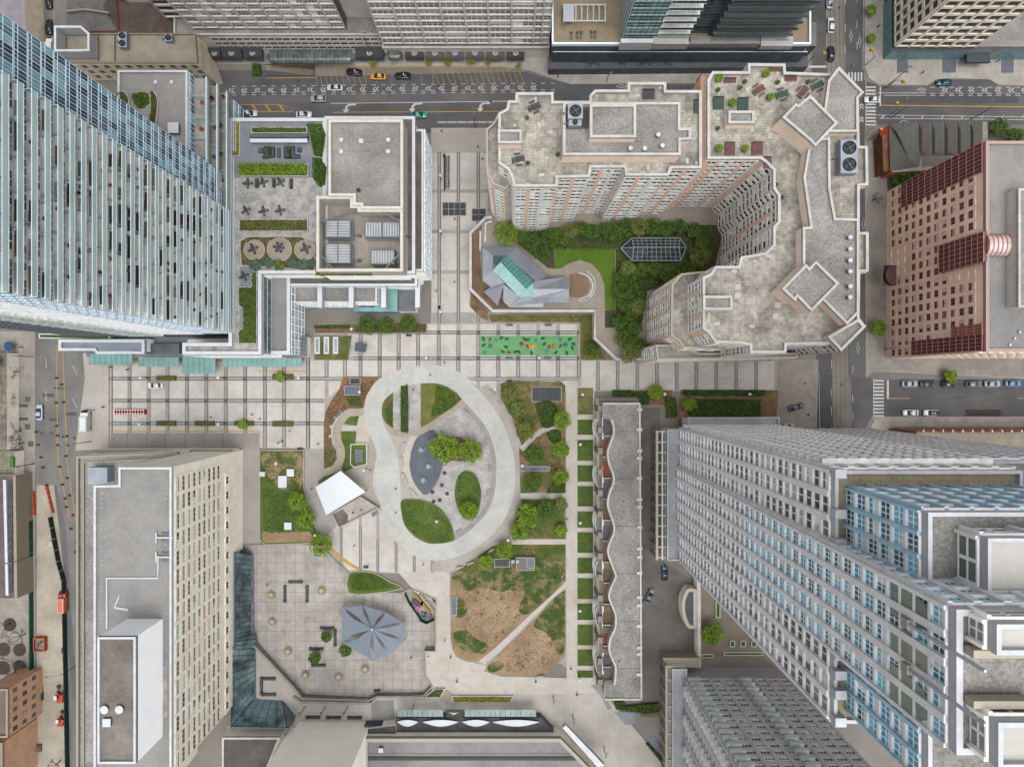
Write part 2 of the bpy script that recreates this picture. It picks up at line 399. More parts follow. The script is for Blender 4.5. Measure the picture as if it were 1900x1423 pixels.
gravel_m=M('roof_gravel',cg(148,144,138),cg(176,171,164),.10,.95,.3,2.6,detail=7,bump=.5,stain=(.14,.2))
gravelg_m=M('roof_gravel_grey',cg(148,146,143),cg(167,164,160),.05,.95,.12,3,detail=8,stain=(.09,.2))
graveld_m=M('roof_brown',cg(128,120,112),cg(160,152,144),.06,.95,.14,2.4,detail=8,stain=(.15,.3))
graveldk_m=M('roof_membrane',cg(98,93,88),cg(126,120,113),.1,.9,.16,2.4,detail=8)
paver_m=M('roof_paver',cg(148,143,132),cg(208,200,185),.13,.85,.22,.8,detail=10,tile=(.61,.61,.05,.72,0,.12),lo=.34,hi=.6,stain=(.3,.4))
stone_wall=M('stone_wall',cw(188,180,166),cw(172,164,150),.3,.85,.06,2)
teal_m=M('teal_glass',cg(140,186,178),cg(122,172,166),.3,.2,.05,1,wave=('X',1.2,.06))
wood_m=M('wood_deck',cg(176,146,98),cg(156,126,82),.6,.75,.15,4,wave=('Y',2.2,.25))
hedge_l=LEAF('leaf_hedge',cg(54,80,20),cg(90,124,34),cg(130,160,58))
tree_l=LEAF('leaf_tree',cg(82,112,18),cg(136,172,38),cg(178,206,72))
dark_l=LEAF('leaf_dark',cg(46,74,20),cg(82,120,38),cg(122,158,66))
pale_l=LEAF('leaf_pale',cg(84,100,40),cg(126,142,62),cg(168,178,96))
blue_l=LEAF('leaf_blue',cg(74,100,84),cg(112,138,118),cg(146,168,146))
grass_l=LEAF('leaf_grass',cg(60,90,28),cg(90,122,40),cg(132,150,68))
yel_l=LEAF('leaf_yellow',cg(140,140,16),cg(186,182,26),cg(220,210,50))
brn_l=LEAF('leaf_dry',cg(98,72,48),cg(140,108,74),cg(182,152,110))
twig_m=M('bark',cg(104,92,80),cg(80,70,60),2,fine=.1)
# ================================================================ ground sheet with the sunken plaza and the garage ramp cut out
SUNK=-1.7
sunk_poly=P('448,1011 600,1011 612,1030 634,1052 646,1063 646,1098 690,1100 745,1100 762,1092 808,1112 807,1160 807,1206 788,1206 788,1252 801,1272 786,1288 696,1291 683,1298 562,1292 540,1268 470,1190 448,1182')
ramp_poly=P('493,121 584,121 584,142 493,142')
ground=flat('ground',[(-900,-800),(900,-800),(900,800),(-900,800)],0,grnd,holes=[sunk_poly,ramp_poly],kind='structure')
# ---------------------------------------------------------------- roads
road_top=flat('road',P('395,131 500,131 585,142 975,134 1058,157 1330,157 1512,157 1512,248 395,248'),.010,asphalt,kind='structure')
road_top.name='cross_street_road'
road_east=flat('avenue_road',P('1506,-30 1603,-30 1603,150 1628,158 1628,226 1604,240 1606,700 1618,700 1618,772 1604,800 1616,900 1616,1100 1500,1100 1518,560 1506,240'),.014,asphalt,kind='structure')
road_right=flat('east_street_road',P('1627,160 1722,160 1738,148 1838,148 1856,160 1960,162 1960,232 1627,232'),.018,asphalt,kind='structure')
road_lower=flat('side_street_road',P('1618,704 1960,704 1960,773 1618,773'),.018,asphalt,kind='structure')
road_west=flat('west_street_road',P('66,600 66,1050 110,1130 122,1430 152,1430 152,1160 140,840 158,700 150,600'),.012,asphalt_old,kind='structure')
road_nw=flat('lane_road',P('66,-30 122,-30 122,95 66,120'),.012,asphalt_old,kind='structure')
track=flat('tram_track_bed',P('1534,-30 1567,-30 1569,240 1578,650 1580,800 1590,1100 1550,1100 1546,800 1543,650 1536,240'),.022,track_conc,kind='structure')
for xa,xb in ((1540,1553),(1548,1560.5),(1556,1570),(1563.5,1577)):
 strip('tram_rail',[W(xa,-30),W(xb,800)],.12,.028,dsteel_m,parent=track)
constr=flat('construction_ground',P('68,900 100,900 121,1080 121,1440 68,1440'),.020,M('site_dirt',cg(200,190,171),cg(172,162,144),.1,.95,.1,1.5,detail=8),kind='structure')
# wear patches on asphalt
for i,s_ in enumerate(('560,174 930,171 930,187 560,190','1640,176 1890,176 1890,192 1640,192','420,180 560,177 560,190 420,194','1572,560 1604,560 1606,700 1574,700')):
 flat('resurfaced_lane',P(s_),.024 if i<3 else .026,asphalt_lane if i !=1 else M('asphalt_dark',cg(84,83,85),cg(96,95,95),.1,.9,.08,4),parent=(road_top,road_right,road_top,road_east)[i])
# ---------------------------------------------------------------- markings
def mark(name,pts,mat,parent,z=.032):return flat(name,pts,z,mat,parent=parent)
def line(name,a,b,w,mat,parent,z=.032):return strip(name,[a,b],w,z,mat,parent=parent)
_ch=None
def chevron(px,py,parent,rz=0.,s=1.,mat=white_p):
 global _ch
 if _ch is None:
  b=MB()
  for dx in (-.55,.25):
   b.add([(dx,0,0),(dx+.62,.62,0),(dx+.95,.62,0),(dx+.33,0,0),(dx+.95,-.62,0),(dx+.62,-.62,0)],[(0,3,2,1),(0,5,4,3)])
  _ch=b.me('chevron',mat)
 x,y=W(px,py);return ob('chevron_marking',_ch,parent,(x,y,.034),rz,s)
for i in range(24):
 x=427+i*24.4;y=168-(x-470)*.010
 chevron(x,y,road_top,0,1.05)
for i in range(33):
 x=430+i*18.5
 if x>1100:break
 for dy in (-7.5,4.5,8.5):
  if x>1040 and dy<8:continue
  y=168-(x-470)*.010+dy
  line('dash_marking',W(x,y),W(x+8,y),.16,white_p,road_top)
for i in range(8):
 chevron(1751+i*24.6,168,road_right,0,1.1)
for i in range(11):
 x=1726+i*17.5
 for y in (162.5,174.5,178):line('dash_marking',W(x,y),W(x+9,y),.16,white_p,road_right)
line('lane_line',W(614,192.5),W(942,188.5),.2,white_p,road_top)
line('yellow_line',W(617,209),W(960,207),.2,yellow_p,road_top)
line('yellow_line',W(1634,196),W(1950,199.5),.24,yellow_p,road_right)
line('yellow_line',W(1647,739),W(1687,739),.2,yellow_p,road_lower);line('yellow_line',W(1888,739),W(1950,739),.2,yellow_p,road_lower)
def arrow(px,py):
 b=MB();b.add([(x*1.0,y,0) for x,y in [(2.6,1.3),(2.6,.8),(.7,.7),(.1,.1),(.1,-.5),(.7,-.5),(-.35,-1.5),(-1.4,-.5),(-.6,-.5),(-.6,.3),(.3,1.2)]],[tuple(range(10,-1,-1))])
 x,y=W(px,py);ob('turn_arrow',b.me('turn_arrow',white_p),road_top,(x,y,.034),0,1.0)
for px,py in ((644,201),(767,199.5),(893,198.5)):arrow(px,py)
# yellow hatched bays
for i in range(9):x=590+i*10.3;line('bay_line',W(x,127),W(x+8,158.5),.11,yellow_p,road_top)
for i in range(16):x=805+i*10.5;line('bay_line',W(x,127+max(0,i-13)*1.5),W(x+10,157),.11,yellow_p,road_top)
line('bay_line',W(588,146),W(588,160),.12,yellow_p,road_top);line('bay_line',W(804,127),W(803,157),.12,yellow_p,road_top)
for x in (700,726,753,781):
 for k in range(4):line('bay_line',W(x+(1 if x>700 else-8+k*2),137+k*5),W(x+(1 if x>700 else-6+k*2),140+k*5),.12,yellow_p,road_top)
for i in range(5):x=418+i*25;line('hatch_line',W(x,195),W(x+9,207),.5,yellow_p,road_top)
strip('hatch_edge',[W(400,195),W(512,194.5),W(528,197),W(546,208),W(400,207)],.2,.034,yellow_p,parent=road_top)
strip('kerb_line',[W(493,145.5),W(588,144.5)],.18,.034,yellow_p,parent=road_top)
# bus-zone bars
b_=MB()
for i in range(6):p_=prect(812+i*18.5,226+i*-.1,829+i*18.5,229.5);b_.prism(p_,.012,.15)
ob('kerb_separator',b_.me('kerb_separator',kerb_m),road_top)
# crossings
def zebra(parent,x0,y0,x1,y1,n,vertical):
 for i in range(n):
  t0=(i+.12)/n;t1=(i+.62)/n
  q=prect(x0+(x1-x0)*t0,y0,x0+(x1-x0)*t1,y1) if vertical else prect(x0,y0+(y1-y0)*t0,x1,y0+(y1-y0)*t1)
  mark('zebra_bar',q,white_p,parent,.036)
zebra(road_east,1573,135,1602,151,5,True)
zebra(road_east,1607,160,1625,236,12,False)
zebra(road_lower,1620,704,1640,776,11,False)
for xx in (1607,1640):line('crossing_edge',W(xx-19 if xx==1640 else 1606.5,152 if xx<1630 else 702),W(xx-19 if xx==1640 else 1606.5,238 if xx<1630 else 780),.14,white_p,road_east,.034)
mark('stop_bar',prect(1500,122.5,1533,126.5),white_p,road_east);mark('stop_bar',prect(1645.5,705,1649,740),white_p,road_lower);mark('stop_bar',prect(1632,161,1634.5,197),white_p,road_right)
line('lane_line',W(1534,-20),W(1534,118),.12,white_p,road_east);line('lane_line',W(1602.5,-20),W(1601,130),.12,white_p,road_east);line('lane_line',W(1519.5,690),W(1521,800),.12,white_p,road_east)
for y in (-4,45,85):line('lane_dash',W(1568,y),W(1568.5,y+14),.14,white_p,road_east);line('lane_dash',W(1590,y-6),W(1590,y+8),.14,white_p,road_east)
for y in (668,722,755,790):line('lane_dash',W(1542.5,y),W(1543,y+15),.14,white_p,road_east);line('lane_dash',W(1582,y+10),W(1582.5,y+25),.14,white_p,road_east)
def diamond(px,py,parent,w=3,h=12):
 q=P(f'{px},{py-h} {px+w},{py} {px},{py+h} {px-w},{py}');b=MB();b.ring(q,.16,0,.004);ob('diamond_marking',b.me('diamond_marking',white_p),parent,(0,0,.034))
for px,py in ((1579,68),(1595,78),(1592,646),(1602,415)):diamond(px,py,road_east)
diamond(1710,167,road_right,9,3.5);diamond(1677,227,road_right,9,3.5);diamond(1152,161,road_top,9,3.5)
line('lane_line',W(1627,173),W(1718,173),.16,white_p,road_right);line('lane_line',W(1640,177.5),W(1718,177.5),.16,white_p,road_right)
line('lane_line',W(1627,214),W(1950,218),.16,white_p,road_right);line('lane_line',W(1632,220),W(1950,223),.16,white_p,road_right)
for i in range(8):x=1636+i*37;line('hatch_line',W(x+4,214.5),W(x,220),.3,white_p,road_right)
for y in (196,220):chevron(1598.5,y,road_east,-math.pi/2,1.0)
# left street lines
for a_,b_2 in (((105,640),(107,850)),((107,850),(130,965)),((116,640),(125,860)),((125,860),(147,1010)),((147,1010),(152,1160))):line('yellow_line',W(*a_),W(*b_2),.22,yellow_p,road_west)
for y in (664,725):line('lane_dash',W(85,y),W(86,y+20),.14,white_p,road_west);line('lane_dash',W(134,y+14),W(143,y+32),.14,white_p,road_west)
for x in (98.5,):line('yellow_line',W(x,-20),W(x+1,45),.2,yellow_p,road_nw)
strip('tar_seam',[W(100,900),W(118,985),W(124,1100),W(140,1300)],1.6,.018,asphalt_lane,parent=road_west)
# ---------------------------------------------------------------- pavements (a kerb high)
KZ=.13
def pave(name,pts,mat,z=KZ,edge=True):
 o=prism(name,pts,0,z,mat,kerb_m,kind='structure')
 if edge:ring('kerb',pts,.18,z-.05,z+.012,kerb_m,parent=o)
 return o
pave('north_pavement',P('380,85 380,120 493,120 585,120 585,121 610,124 925,124 985,132 1058,157 1330,155 1500,130 1500,100 1025,100 1025,85'),sidewalk)
strip('kerb_paint',[W(588,120),W(606,120),W(622,125.5),W(930,125.5),W(948,131)],.3,.148,yellow_p,kind='structure')
strip('kerb_paint',[W(493,126),W(520,122),W(586,121)],.22,.15,yellow_p,kind='structure')
pave('corner_pavement',smooth(P('1604,0 1604,125 1612,146 1630,158 1720,159 1737,149 1760,146 1835,148 1852,158 1960,160 1960,60 1960,-40 1604,-40'),1),sidewalk)
pave('east_corner_pavement',P('1626,236 1614,245 1604,262 1606,700 1618,690 1640,690 1960,705 1960,655 1645,655 1645,240'),sidewalk2)
pave('side_street_pavement',P('1616,830 1616,790 1624,776 1642,773 1960,773 1960,800 1650,800 1650,830'),sidewalk)
pave('avenue_west_pavement',P('1440,668 1518,668 1512,900 1480,900 1440,790'),sidewalk2)
pave('west_pavement',P('-40,615 65,615 66,1440 -40,1440'),sidewalk2)
pave('west_plaza_pavement',P('154,655 206,655 206,833 140,836 158,700'),M('apron_concrete',cg(190,182,171),cg(203,196,186),.1,.85,.06,2,tile=(2.6,2.6,.03,.85,0,.02)))
pave('north_promenade_pavement',P('800,238 935,238 935,281 800,281'),M('apron_tan',cg(176,167,156),cg(188,180,170),.1,.85,.06,2,tile=(2.6,2.6,.03,.85,0,.02)))
# ================================================================ main plaza: pale slabs between double dark bands
plaza_poly=P('206,655 575,655 590,600 800,600 800,281 935,281 935,405 872,440 872,540 905,578 1078,600 1078,668 1440,668 1440,726 1125,726 1103,726 1103,1262 1085,1262 1040,1230 935,1250 862,1228 830,1190 830,1066 640,1060 600,1010 590,1000 566,950 566,832 206,832')
plaza=flat('plaza',plaza_poly,.130,band_m,kind='structure')
ring('kerb',plaza_poly,.2,0,.14,kerb_m,parent=plaza)
PZ=.138
def slabs(poly,xs,ys,gap,mat,z,parent,name='paving_slab',h=None):
 """poly, xs, ys in photo pixels at level z; gap in pixels on each side of a band line"""
 n=0
 for i in range(len(xs)-1):
  for j in range(len(ys)-1):
   c=cliprect(poly,xs[i]+gap,ys[j]+gap,xs[i+1]-gap,ys[j+1]-gap)
   if c:
    b=MB();b.prism([W(x,y,z) for x,y in c],z-.006,z);ob(name,b.me(name,mat),parent);n+=1
 return n
def PP(s):return [tuple(map(float,t.split(','))) for t in s.split()]
xs_w=[206,240.5,276,311,347,383,419,455,491.5,527,571.5,606,640,669,704.6,739.7,775.7,814,850.5,887.5,924.7,961.5,998.7,1035.6,1074]
slabs(PP('206,655 575,655 575,668 606,668 640,690 650,700 606,790 600,905 610,960 640,1060 600,1010 566,950 566,832 206,832'),xs_w[:12],[648,702.5,743.5,785.5,836],3.6,slab_m,PZ,plaza)
slabs(PP('640,612 655,645 645,667 606,668 606,703 1074,703 1074,600 800,600'),xs_w[11:],[598,617,665,703],3.6,slab_m,PZ,plaza)
slabs(PP('606,668 1074,668 1074,726 900,726 860,700 800,680 720,700 660,700 606,740'),xs_w[11:],[703,746],3.6,slab_m,PZ,plaza)
slabs(PP('800,281 905,281 905,405 872,435 872,540 905,580 800,580'),[797,815,850.5,887.5,924],[281,355,430,505,602],3.2,slab_m,PZ,plaza)
xs_e=[1074,1109.5,1146,1182.5,1219,1255.8,1292,1329,1366,1403,1440]
slabs(PP('1078,668 1440,668 1440,726 1078,726'),xs_e,[664,730],3.2,slab_m,PZ,plaza)
slabs(PP('640,960 700,935 715,965 745,1015 806,1040 832,1040 832,1062 650,1062 600,1000'),[600,633,668.6,701,735,768.6,802,836],[930,1066],2.6,slab_m,PZ,plaza)
def band(vertical,c,a,b_,g):     # two thin dark courses either side of a band
 m=MB()
 for d in (-g+.6,g-.6):
  q=prect(c+d-.75,a,c+d+.75,b_) if vertical else prect(a,c+d-.75,b_,c+d+.75)
  m.prism(q,.128,.136)
 ob('paving_band',m.me('paving_band',dark_m),plaza)
for x in xs_w[:11]:band(True,x,656 if x<575 else 668,830,3.6)
band(True,571.5,668,832,3.6);band(True,606,668,700,3.6)
for x in xs_w[12:]:band(True,x,618 if x>650 else 668,700,3.6)
for y in (702.5,743.5,785.5):band(False,y,206,600 if y>720 else 690,3.6)
for y in (617,665):band(False,y,655 if y>650 else 770,1074,3.6)
band(False,703,880,1074,3.6)
for x in (815,850.5,887.5):band(True,x,282,600,3.0)
for x in xs_e[1:-1]:band(True,x,670,724,3.2)
for x in (633,668.6,701,735,768.6,802):band(True,x,975 if x<690 else 1000,1060,2.6)
b_=MB()
for x in xs_w[:11]:
 for y in (702.5,743.5,785.5):b_.prism(prect(x-3,y-3,x+3,y+3),.128,.137)
for x in xs_w[12:]:
 for y in (617,665):b_.prism(prect(x-3,y-3,x+3,y+3),.128,.137)
ob('band_crossings',b_.me('band_crossings',dark_m),plaza)
for y,x0,x1 in ((673,206,350),(800,206,481)):strip('yellow_edge_line',[W(x0,y),W(x1,y)],.28,.146,yellow_p,parent=plaza)
strip('yellow_edge_line',[W(481,800),W(481,832)],.28,.146,yellow_p,parent=plaza);strip('yellow_edge_line',[W(480,689),W(568,689)],.28,.146,yellow_p,parent=plaza)
# north strip next to the hotel is a greyer apron
flat('apron',P('206,803 481,803 481,833 206,833'),.150,M('apron_grey',cg(156,148,140),cg(172,164,155),.1,.85,.07,2,tile=(5.63,60,.12,.72,0,.03)),parent=plaza)
flat('apron',P('206,656 566,656 566,671 206,671'),.150,MATS['apron_grey'],parent=plaza)
pave('hotel_side_pavement',P('447,833 483,833 483,1010 448,1010'),M('side_grey',cg(170,164,157),cg(184,178,171),.1,.85,.06,2,tile=(1.8,1.8,.03,.85,0,.02)),edge=False)
# ================================================================ sunken plaza
sunk=flat('sunken_plaza',sunk_poly,SUNK-.02,dark_m,kind='structure')
sp_px=[(950+x/S/(1-SUNK/HC),711.5-y/S/(1-SUNK/HC)) for x,y in sunk_poly]
slabs(sp_px,[440+18.05*i for i in range(22)],[1008+18.05*i for i in range(17)],.22,slabg_m,SUNK,sunk)
m=MB();p_=ccw(sunk_poly);n_=len(p_);q_=offset(p_,-.35)
for i in range(n_):
 j=(i+1) % n_;a_,b2=p_[i],p_[j];c_,d_=q_[i],q_[j]
 m.add([(*a_,SUNK),(*b2,SUNK),(*b2,.45),(*a_,.45),(*c_,.45),(*d_,.45),(*c_,0),(*d_,0)],[(1,0,3,2),(2,3,4,5),(5,4,6,7)])
ob('retaining_wall',m.me('retaining_wall',M('retaining_conc',cg(176,168,156),cg(158,150,139),.3,.85,.08,2)),sunk)
# lower-left terrace by the atrium and bottom promenade
pave('south_promenade',P('440,1195 470,1195 540,1270 562,1296 690,1301 700,1290 800,1290 835,1255 860,1262 900,1262 1040,1262 1100,1262 1240,1423 1240,1470 440,1470'),M('south_paving',cg(188,181,171),cg(206,200,190),.09,.85,.06,2,tile=(1.5,2.6,.03,.86,0,.03)),edge=False)
flat('white_slab',P('731,1300 826,1298 826,1316 731,1318'),.137,slab_m,parent=None,kind='structure')
flat('resurfaced_patch',P('688,1298 731,1298 733,1338 690,1338'),.139,M('patch_grey',cg(140,136,131),cg(156,152,147),.2,.9,.08,2),kind='structure')
flat('park_walk',P('740,1062 834,1062 836,1190 850,1216 880,1229 902,1234 905,1247 930,1254 1050,1257 1103,1262 1110,1285 826,1290 800,1286 802,1271 790,1254 790,1208 809,1208 809,1112 764,1090'),.144,path_m,kind='structure')
# garage ramp
b_=MB();a0,a1=W(493,121),W(584,142)
b_.add([(a0[0],a0[1],0),(a0[0],a1[1],0),(a1[0],a1[1],-3.2),(a1[0],a0[1],-3.2)],[(0,1,2,3)])
b_.add([(a0[0],a0[1],0),(a1[0],a0[1],-3.2),(a1[0],a0[1],.6),(a0[0],a0[1],.6)],[(0,1,2,3)])
b_.add([(a0[0],a1[1],0),(a1[0],a1[1],-3.2),(a1[0],a1[1],.6),(a0[0],a1[1],.6)],[(3,2,1,0)])
b_.add([(a1[0],a0[1],-3.2),(a1[0],a1[1],-3.2),(a1[0],a1[1],.6),(a1[0],a0[1],.6)],[(0,1,2,3)])
tag(ob('garage_ramp',b_.me('garage_ramp',M('ramp_conc',cg(160,150,135),cg(140,130,116),.4,.9,.1,2))),kind='structure')
# paved driveway court east of the terrace houses and the grey lane
flat('driveway_court',P('1188,756 1225,756 1225,780 1230,1040 1300,1085 1300,1210 1230,1215 1225,1330 1188,1330'),.030,M('court_paving',cg(108,103,97),cg(128,123,116),.12,.85,.1,2.5,tile=(.4,.4,.03,.85,.5,.06)),kind='structure')
for i_,(n_,x,y,r_) in enumerate(((9,380,410,road_west),(9,460,435,road_west),(9,545,445,road_west),(9,305,410,road_west),(9,620,512,road_west),(4,540,60,road_east),(8,455,1335,road_east),(12,1065,300,road_lower),(12,560,55,road_east),(2,330,600,road_top),(2,1740,745,road_top),(4,870,645,road_right))):
 x_,y_=W(*R(n_,x,y));ob('manhole_cover',MB().rev([(.42,0),(.42,.012)],14).me('manhole_cover',dsteel_m),r_,(x_,y_,.03))
rg_=random.Random(4)
for i_ in range(14):
 r_,x0,x1,y0,y1=((road_top,430,900,150,225),(road_west,75,125,650,850),(road_lower,1660,1880,715,765),(road_right,1660,1880,180,215))[i_ % 4]
 x_,y_=rg_.uniform(x0,x1),rg_.uniform(y0,y1);w_,h_=rg_.uniform(6,24),rg_.uniform(3,7);flat('asphalt_patch',prect(x_,y_,x_+w_,y_+h_),.0275,M('patch_dark',cg(88,87,88),cg(100,98,97),.2,.9,.08,3),parent=r_)
# ================================================================ park
def bed(name,pts,z,mat,curb=.0,parent=None,zb=.1):
 """a planted surface lying a little above the plaza, with an optional kerb round it"""
 o=prism(name,pts,zb,z,mat,kind='structure' if parent is None else None,parent=parent)
 if curb:ring('kerb',offset(pts,-curb),curb,zb,z+.06,kerb_m,parent=o)
 return o
outer=smooth(P('676,745.5 684,726 705,704 738,688 774,680 799,678 826,681.5 860,696 885,722 908,748 931,783.5 947,826.5 955,864 954,908 940,953 918,985 887.5,1011 849.5,1031 806.5,1038.6 773.6,1031.5 743,1011 725.6,991 713,962 707,936 696,910 692.5,890 696.5,862 700,841.7 693,819 683,801 676,773'),5)
inner=smooth(P('709,748 723,733 746,719 781,710.6 811.6,710.6 837,719 858,740.5 878,762 900,788.6 915,821.5 921.7,857 920,902.4 910,940 885,973 847,1002 821.7,1008 794,1007.4 768.6,996 751,976 744.5,953 743,915 740.8,864.5 734,836.6 723,809 710,783.5 708,766'),5)
lawn_field=flat('park_lawn',P('836,1062 900,1040 960,1010 1046,1000 1049,1090 980,1150 905,1224 880,1226 850,1215 836,1185'),.146,soil_m,kind='structure')
trail=flat('skating_trail',outer,.170,trail_m,holes=[inner],kind='structure')
for lp,nm in ((outer,'trail_edge'),(inner,'trail_edge')):
 strip(nm,lp+[lp[0]],.22,.18,M('edge_pale',cg(212,205,192),None,fine=.06),parent=trail,z0=.1)
island=flat('island_paving',inner,.150,cobble_m,kind='structure')
# arc of grey walk inside the trail on the right
arc=[inner[i] for i in range(len(inner))]
i0=min(range(len(arc)),key=lambda i:(arc[i][0]-W(865,748)[0])**2+(arc[i][1]-W(865,748)[1])**2)
i1=min(range(len(arc)),key=lambda i:(arc[i][0]-W(847,1002)[0])**2+(arc[i][1]-W(847,1002)[1])**2)
seg=arc[min(i0,i1):max(i0,i1)+1];off=offset(arc,1.6);seg2=[]
cc=ccw(arc)
for q in seg:
 k=min(range(len(cc)),key=lambda i:(cc[i][0]-q[0])**2+(cc[i][1]-q[1])**2);seg2.append(off[k])
flat('arc_walk',seg+seg2[::-1],.158,M('walk_grey',cg(160,155,149),cg(172,167,160),.2,.85,.06,2),parent=island)
strip('tan_path',smooth(Q(10,'968,345 1030,395 1120,412 1230,385 1380,285 1545,170'),6,False),2.2,.162,tan_m,parent=island)
strip('tan_path',smooth(Q(10,'1000,420 1060,440 1085,560 1075,800 1110,870'),6,False),2.6,.156,M('walk_pale',cg(186,179,168),cg(196,190,180),.2,.85,.06,2),parent=island)
strip('pale_walk',smooth(Q(10,'1180,440 1130,540 1120,660 1150,780 1220,870'),6,False),2.1,.166,path_m,parent=island)
def px_of(p,z):return (950+p[0]/S/(1-z/HC),711.5-p[1]/S/(1-z/HC))
crescent=smooth(Q(10,'1025,112 965,165 943,240 953,305 985,345 1025,372'),3,False)
bed('flower_bed',crescent,.26,M('bed_mix',cg(112,92,66),cg(92,112,48),.3,.95,.25,3,detail=6,bump=.4))
bed('flower_bed',smooth(Q(10,'1228,45 1340,46 1430,75 1530,160 1400,262 1290,335 1228,368'),2,False),.26,M('bed_mix2',cg(96,116,44),cg(138,120,74),.25,.95,.25,3,detail=6,bump=.4))
splash=bed('splash_pad',smooth(Q(10,'1325,388 1255,412 1200,450 1165,540 1152,640 1165,720 1200,795 1258,856 1310,815 1355,740 1385,650 1388,580 1370,480'),4),.19,M('splash_blue',cg(78,86,100),cg(94,102,116),.2,.6,.05,2),parent=island)
ring('splash_kerb',smooth(Q(10,'1325,384 1255,409 1197,448 1161,540 1148,640 1161,722 1197,799 1258,861 1314,818 1359,742 1389,650 1392,580 1374,478'),4),.14,.15,.23,dark_m,parent=island)
lawn_e=bed('lawn',smooth(Q(10,'1570,682 1630,712 1665,800 1670,880 1650,980 1600,1040 1530,1015 1490,930 1476,840 1495,740 1530,695'),4),.24,lawn_m,.12)
lawn_s=bed('lawn',smooth(Q(10,'1088,902 1180,890 1290,910 1385,970 1450,1070 1478,1180 1462,1196 1380,1214 1280,1212 1185,1165 1115,1085 1090,995'),4),.24,lawn_m,.12)
tree_pit=bed('tree_bed',smooth(Q(10,'1330,470 1450,430 1600,470 1660,560 1600,612 1480,612 1385,590'),4),.24,mulch_m,.12)
# ---- west of the trail
westbed=bed('mulch_bed',smooth(Q('d','210,82 520,82 470,130 400,240 378,345 260,345 175,380 130,470 100,560 118,640 150,690 155,760 120,820 50,840 48,480 60,380 105,290 175,190'),1),.20,M('mulch_orange',cg(150,116,84),cg(118,90,66),.25,.95,.2,3,detail=7,bump=.4))
bed('lawn',smooth(Q('d','215,470 260,415 340,405 322,490'),1),.20,lawn_m)
bed('lawn',smooth(Q('d','190,535 318,535 310,630 275,632 270,800 296,835 225,862 195,850 215,760 215,680 195,600'),1),.20,lawn_m)
bed('lawn',Q('d','50,905 195,862 5,975 5,940'),.20,lawn_m)
strip('s_path',smooth(Q('d','378,372 300,375 230,400 180,450 155,530 165,600 195,680 190,770 140,840 45,872'),6,False),1.85,.225,tan_m,kind='structure',z0=.12)
flat('pale_path',Q('d','340,405 378,400 430,560 415,640 310,640 322,490'),.205,path_m,kind='structure')
flat('pale_path',Q('d','205,488 325,488 320,528 190,528'),.212,path_m,kind='structure')
flat('stage_apron',Q('d','418,575 450,600 490,690 490,780 460,860 455,960 480,1050 530,1140 400,1190 250,900 300,835 415,805'),.145,M('apron_stage',cg(176,168,157),cg(188,181,170),.12,.85,.06,2,tile=(1.5,1.5,.03,.86,0,.02)),kind='structure')
# ---- planter north of the sunken plaza
pl=bed('planter_bed',P('484,836 564,836 564,905 572,940 590,985 598,1005 494,1009 484,1000'),.55,lawn_m,.3)
flat('bare_soil',smooth(P('490,842 560,842 560,905 530,912 505,890 492,870'),3),.556,MATS['mulch'] and M('bed_dry',cg(164,140,106),cg(84,104,48),.3,.95,.2,2,detail=8,lo=.46,hi=.56),parent=pl)
flat('bare_soil',P('488,985 575,985 590,1004 494,1006 488,1000'),.557,MATS['soil_dry'],parent=pl)
# green triangle next to the sunken plaza
bed('lawn_wedge',smooth(P('648,1066 660,1060 694,1062 722,1078 746,1090 690,1099 648,1098'),2),.5,lawn_m,.25)
# ---- right of the trail : benches walk and beds
flat('bench_walk',smooth(P('885,722 905,712 925,738 952,775 968,820 968,880 955,930 960,940 948,975 905,1010 870,1038 836,1062 800,1058 806,1040 850,1031 887,1011 918,985 940,953 954,908 955,864 947,826 931,783 908,748'),1),.155,M('bench_walk_m',cg(178,171,161),cg(190,184,174),.12,.85,.06,2,tile=(1.2,1.2,.03,.88,0,.03)),kind='structure')
eb1=bed('planting_bed',smooth(P('928,712 940,707 1042,708 1049,716 1049,860 1049,912 966,914 963,830 972,832 1000,800 1030,790 1010,790 985,806 969,830 952,778 930,740'),1),.24,M('bed_mix3',cg(94,104,50),cg(150,124,88),.16,.95,.22,2.2,detail=8,bump=.4,lo=.44,hi=.58))
eb2=bed('planting_bed',P('966,926 1049,926 1049,999 950,999 958,950'),.24,lawnw_m)
eb3=bed('planting_bed',smooth(P('915,1012 950,1010 1049,1010 1049,1075 1030,1095 980,1130 900,1080 868,1062 838,1068 880,1035'),1),.2,lawnw_m)
for s_ in ('968,834 1000,802 1040,790',):strip('curved_path',smooth(P(s_),6,False),1.5,.262,path_m,kind='structure',z0=.1)
strip('cross_path',[W(966,919.5),W(1051,919.5)],1.5,.262,path_m,kind='structure',z0=.1);strip('cross_path',[W(950,1004.5),W(1051,1004.5)],1.5,.262,path_m,kind='structure',z0=.1)
# path spine x 1050..1070 and lawn squares
spine=flat('spine_path',P('1050,706 1072,706 1072,1262 1051,1262'),.150,path_m,kind='structure')
flat('diagonal_path',smooth(P('1053,1075 1053,1092 1030,1106 985,1150 930,1205 905,1226 900,1232 888,1226 900,1215 975,1142'),1),.152,path_m,kind='structure')
soil_tri=bed('dry_field',smooth(P('1046,1094 1048,1110 1049,1200 1040,1225 1015,1248 985,1254 930,1252 905,1246 903,1236 960,1180 1010,1130'),2),.2,soil_m,.06)
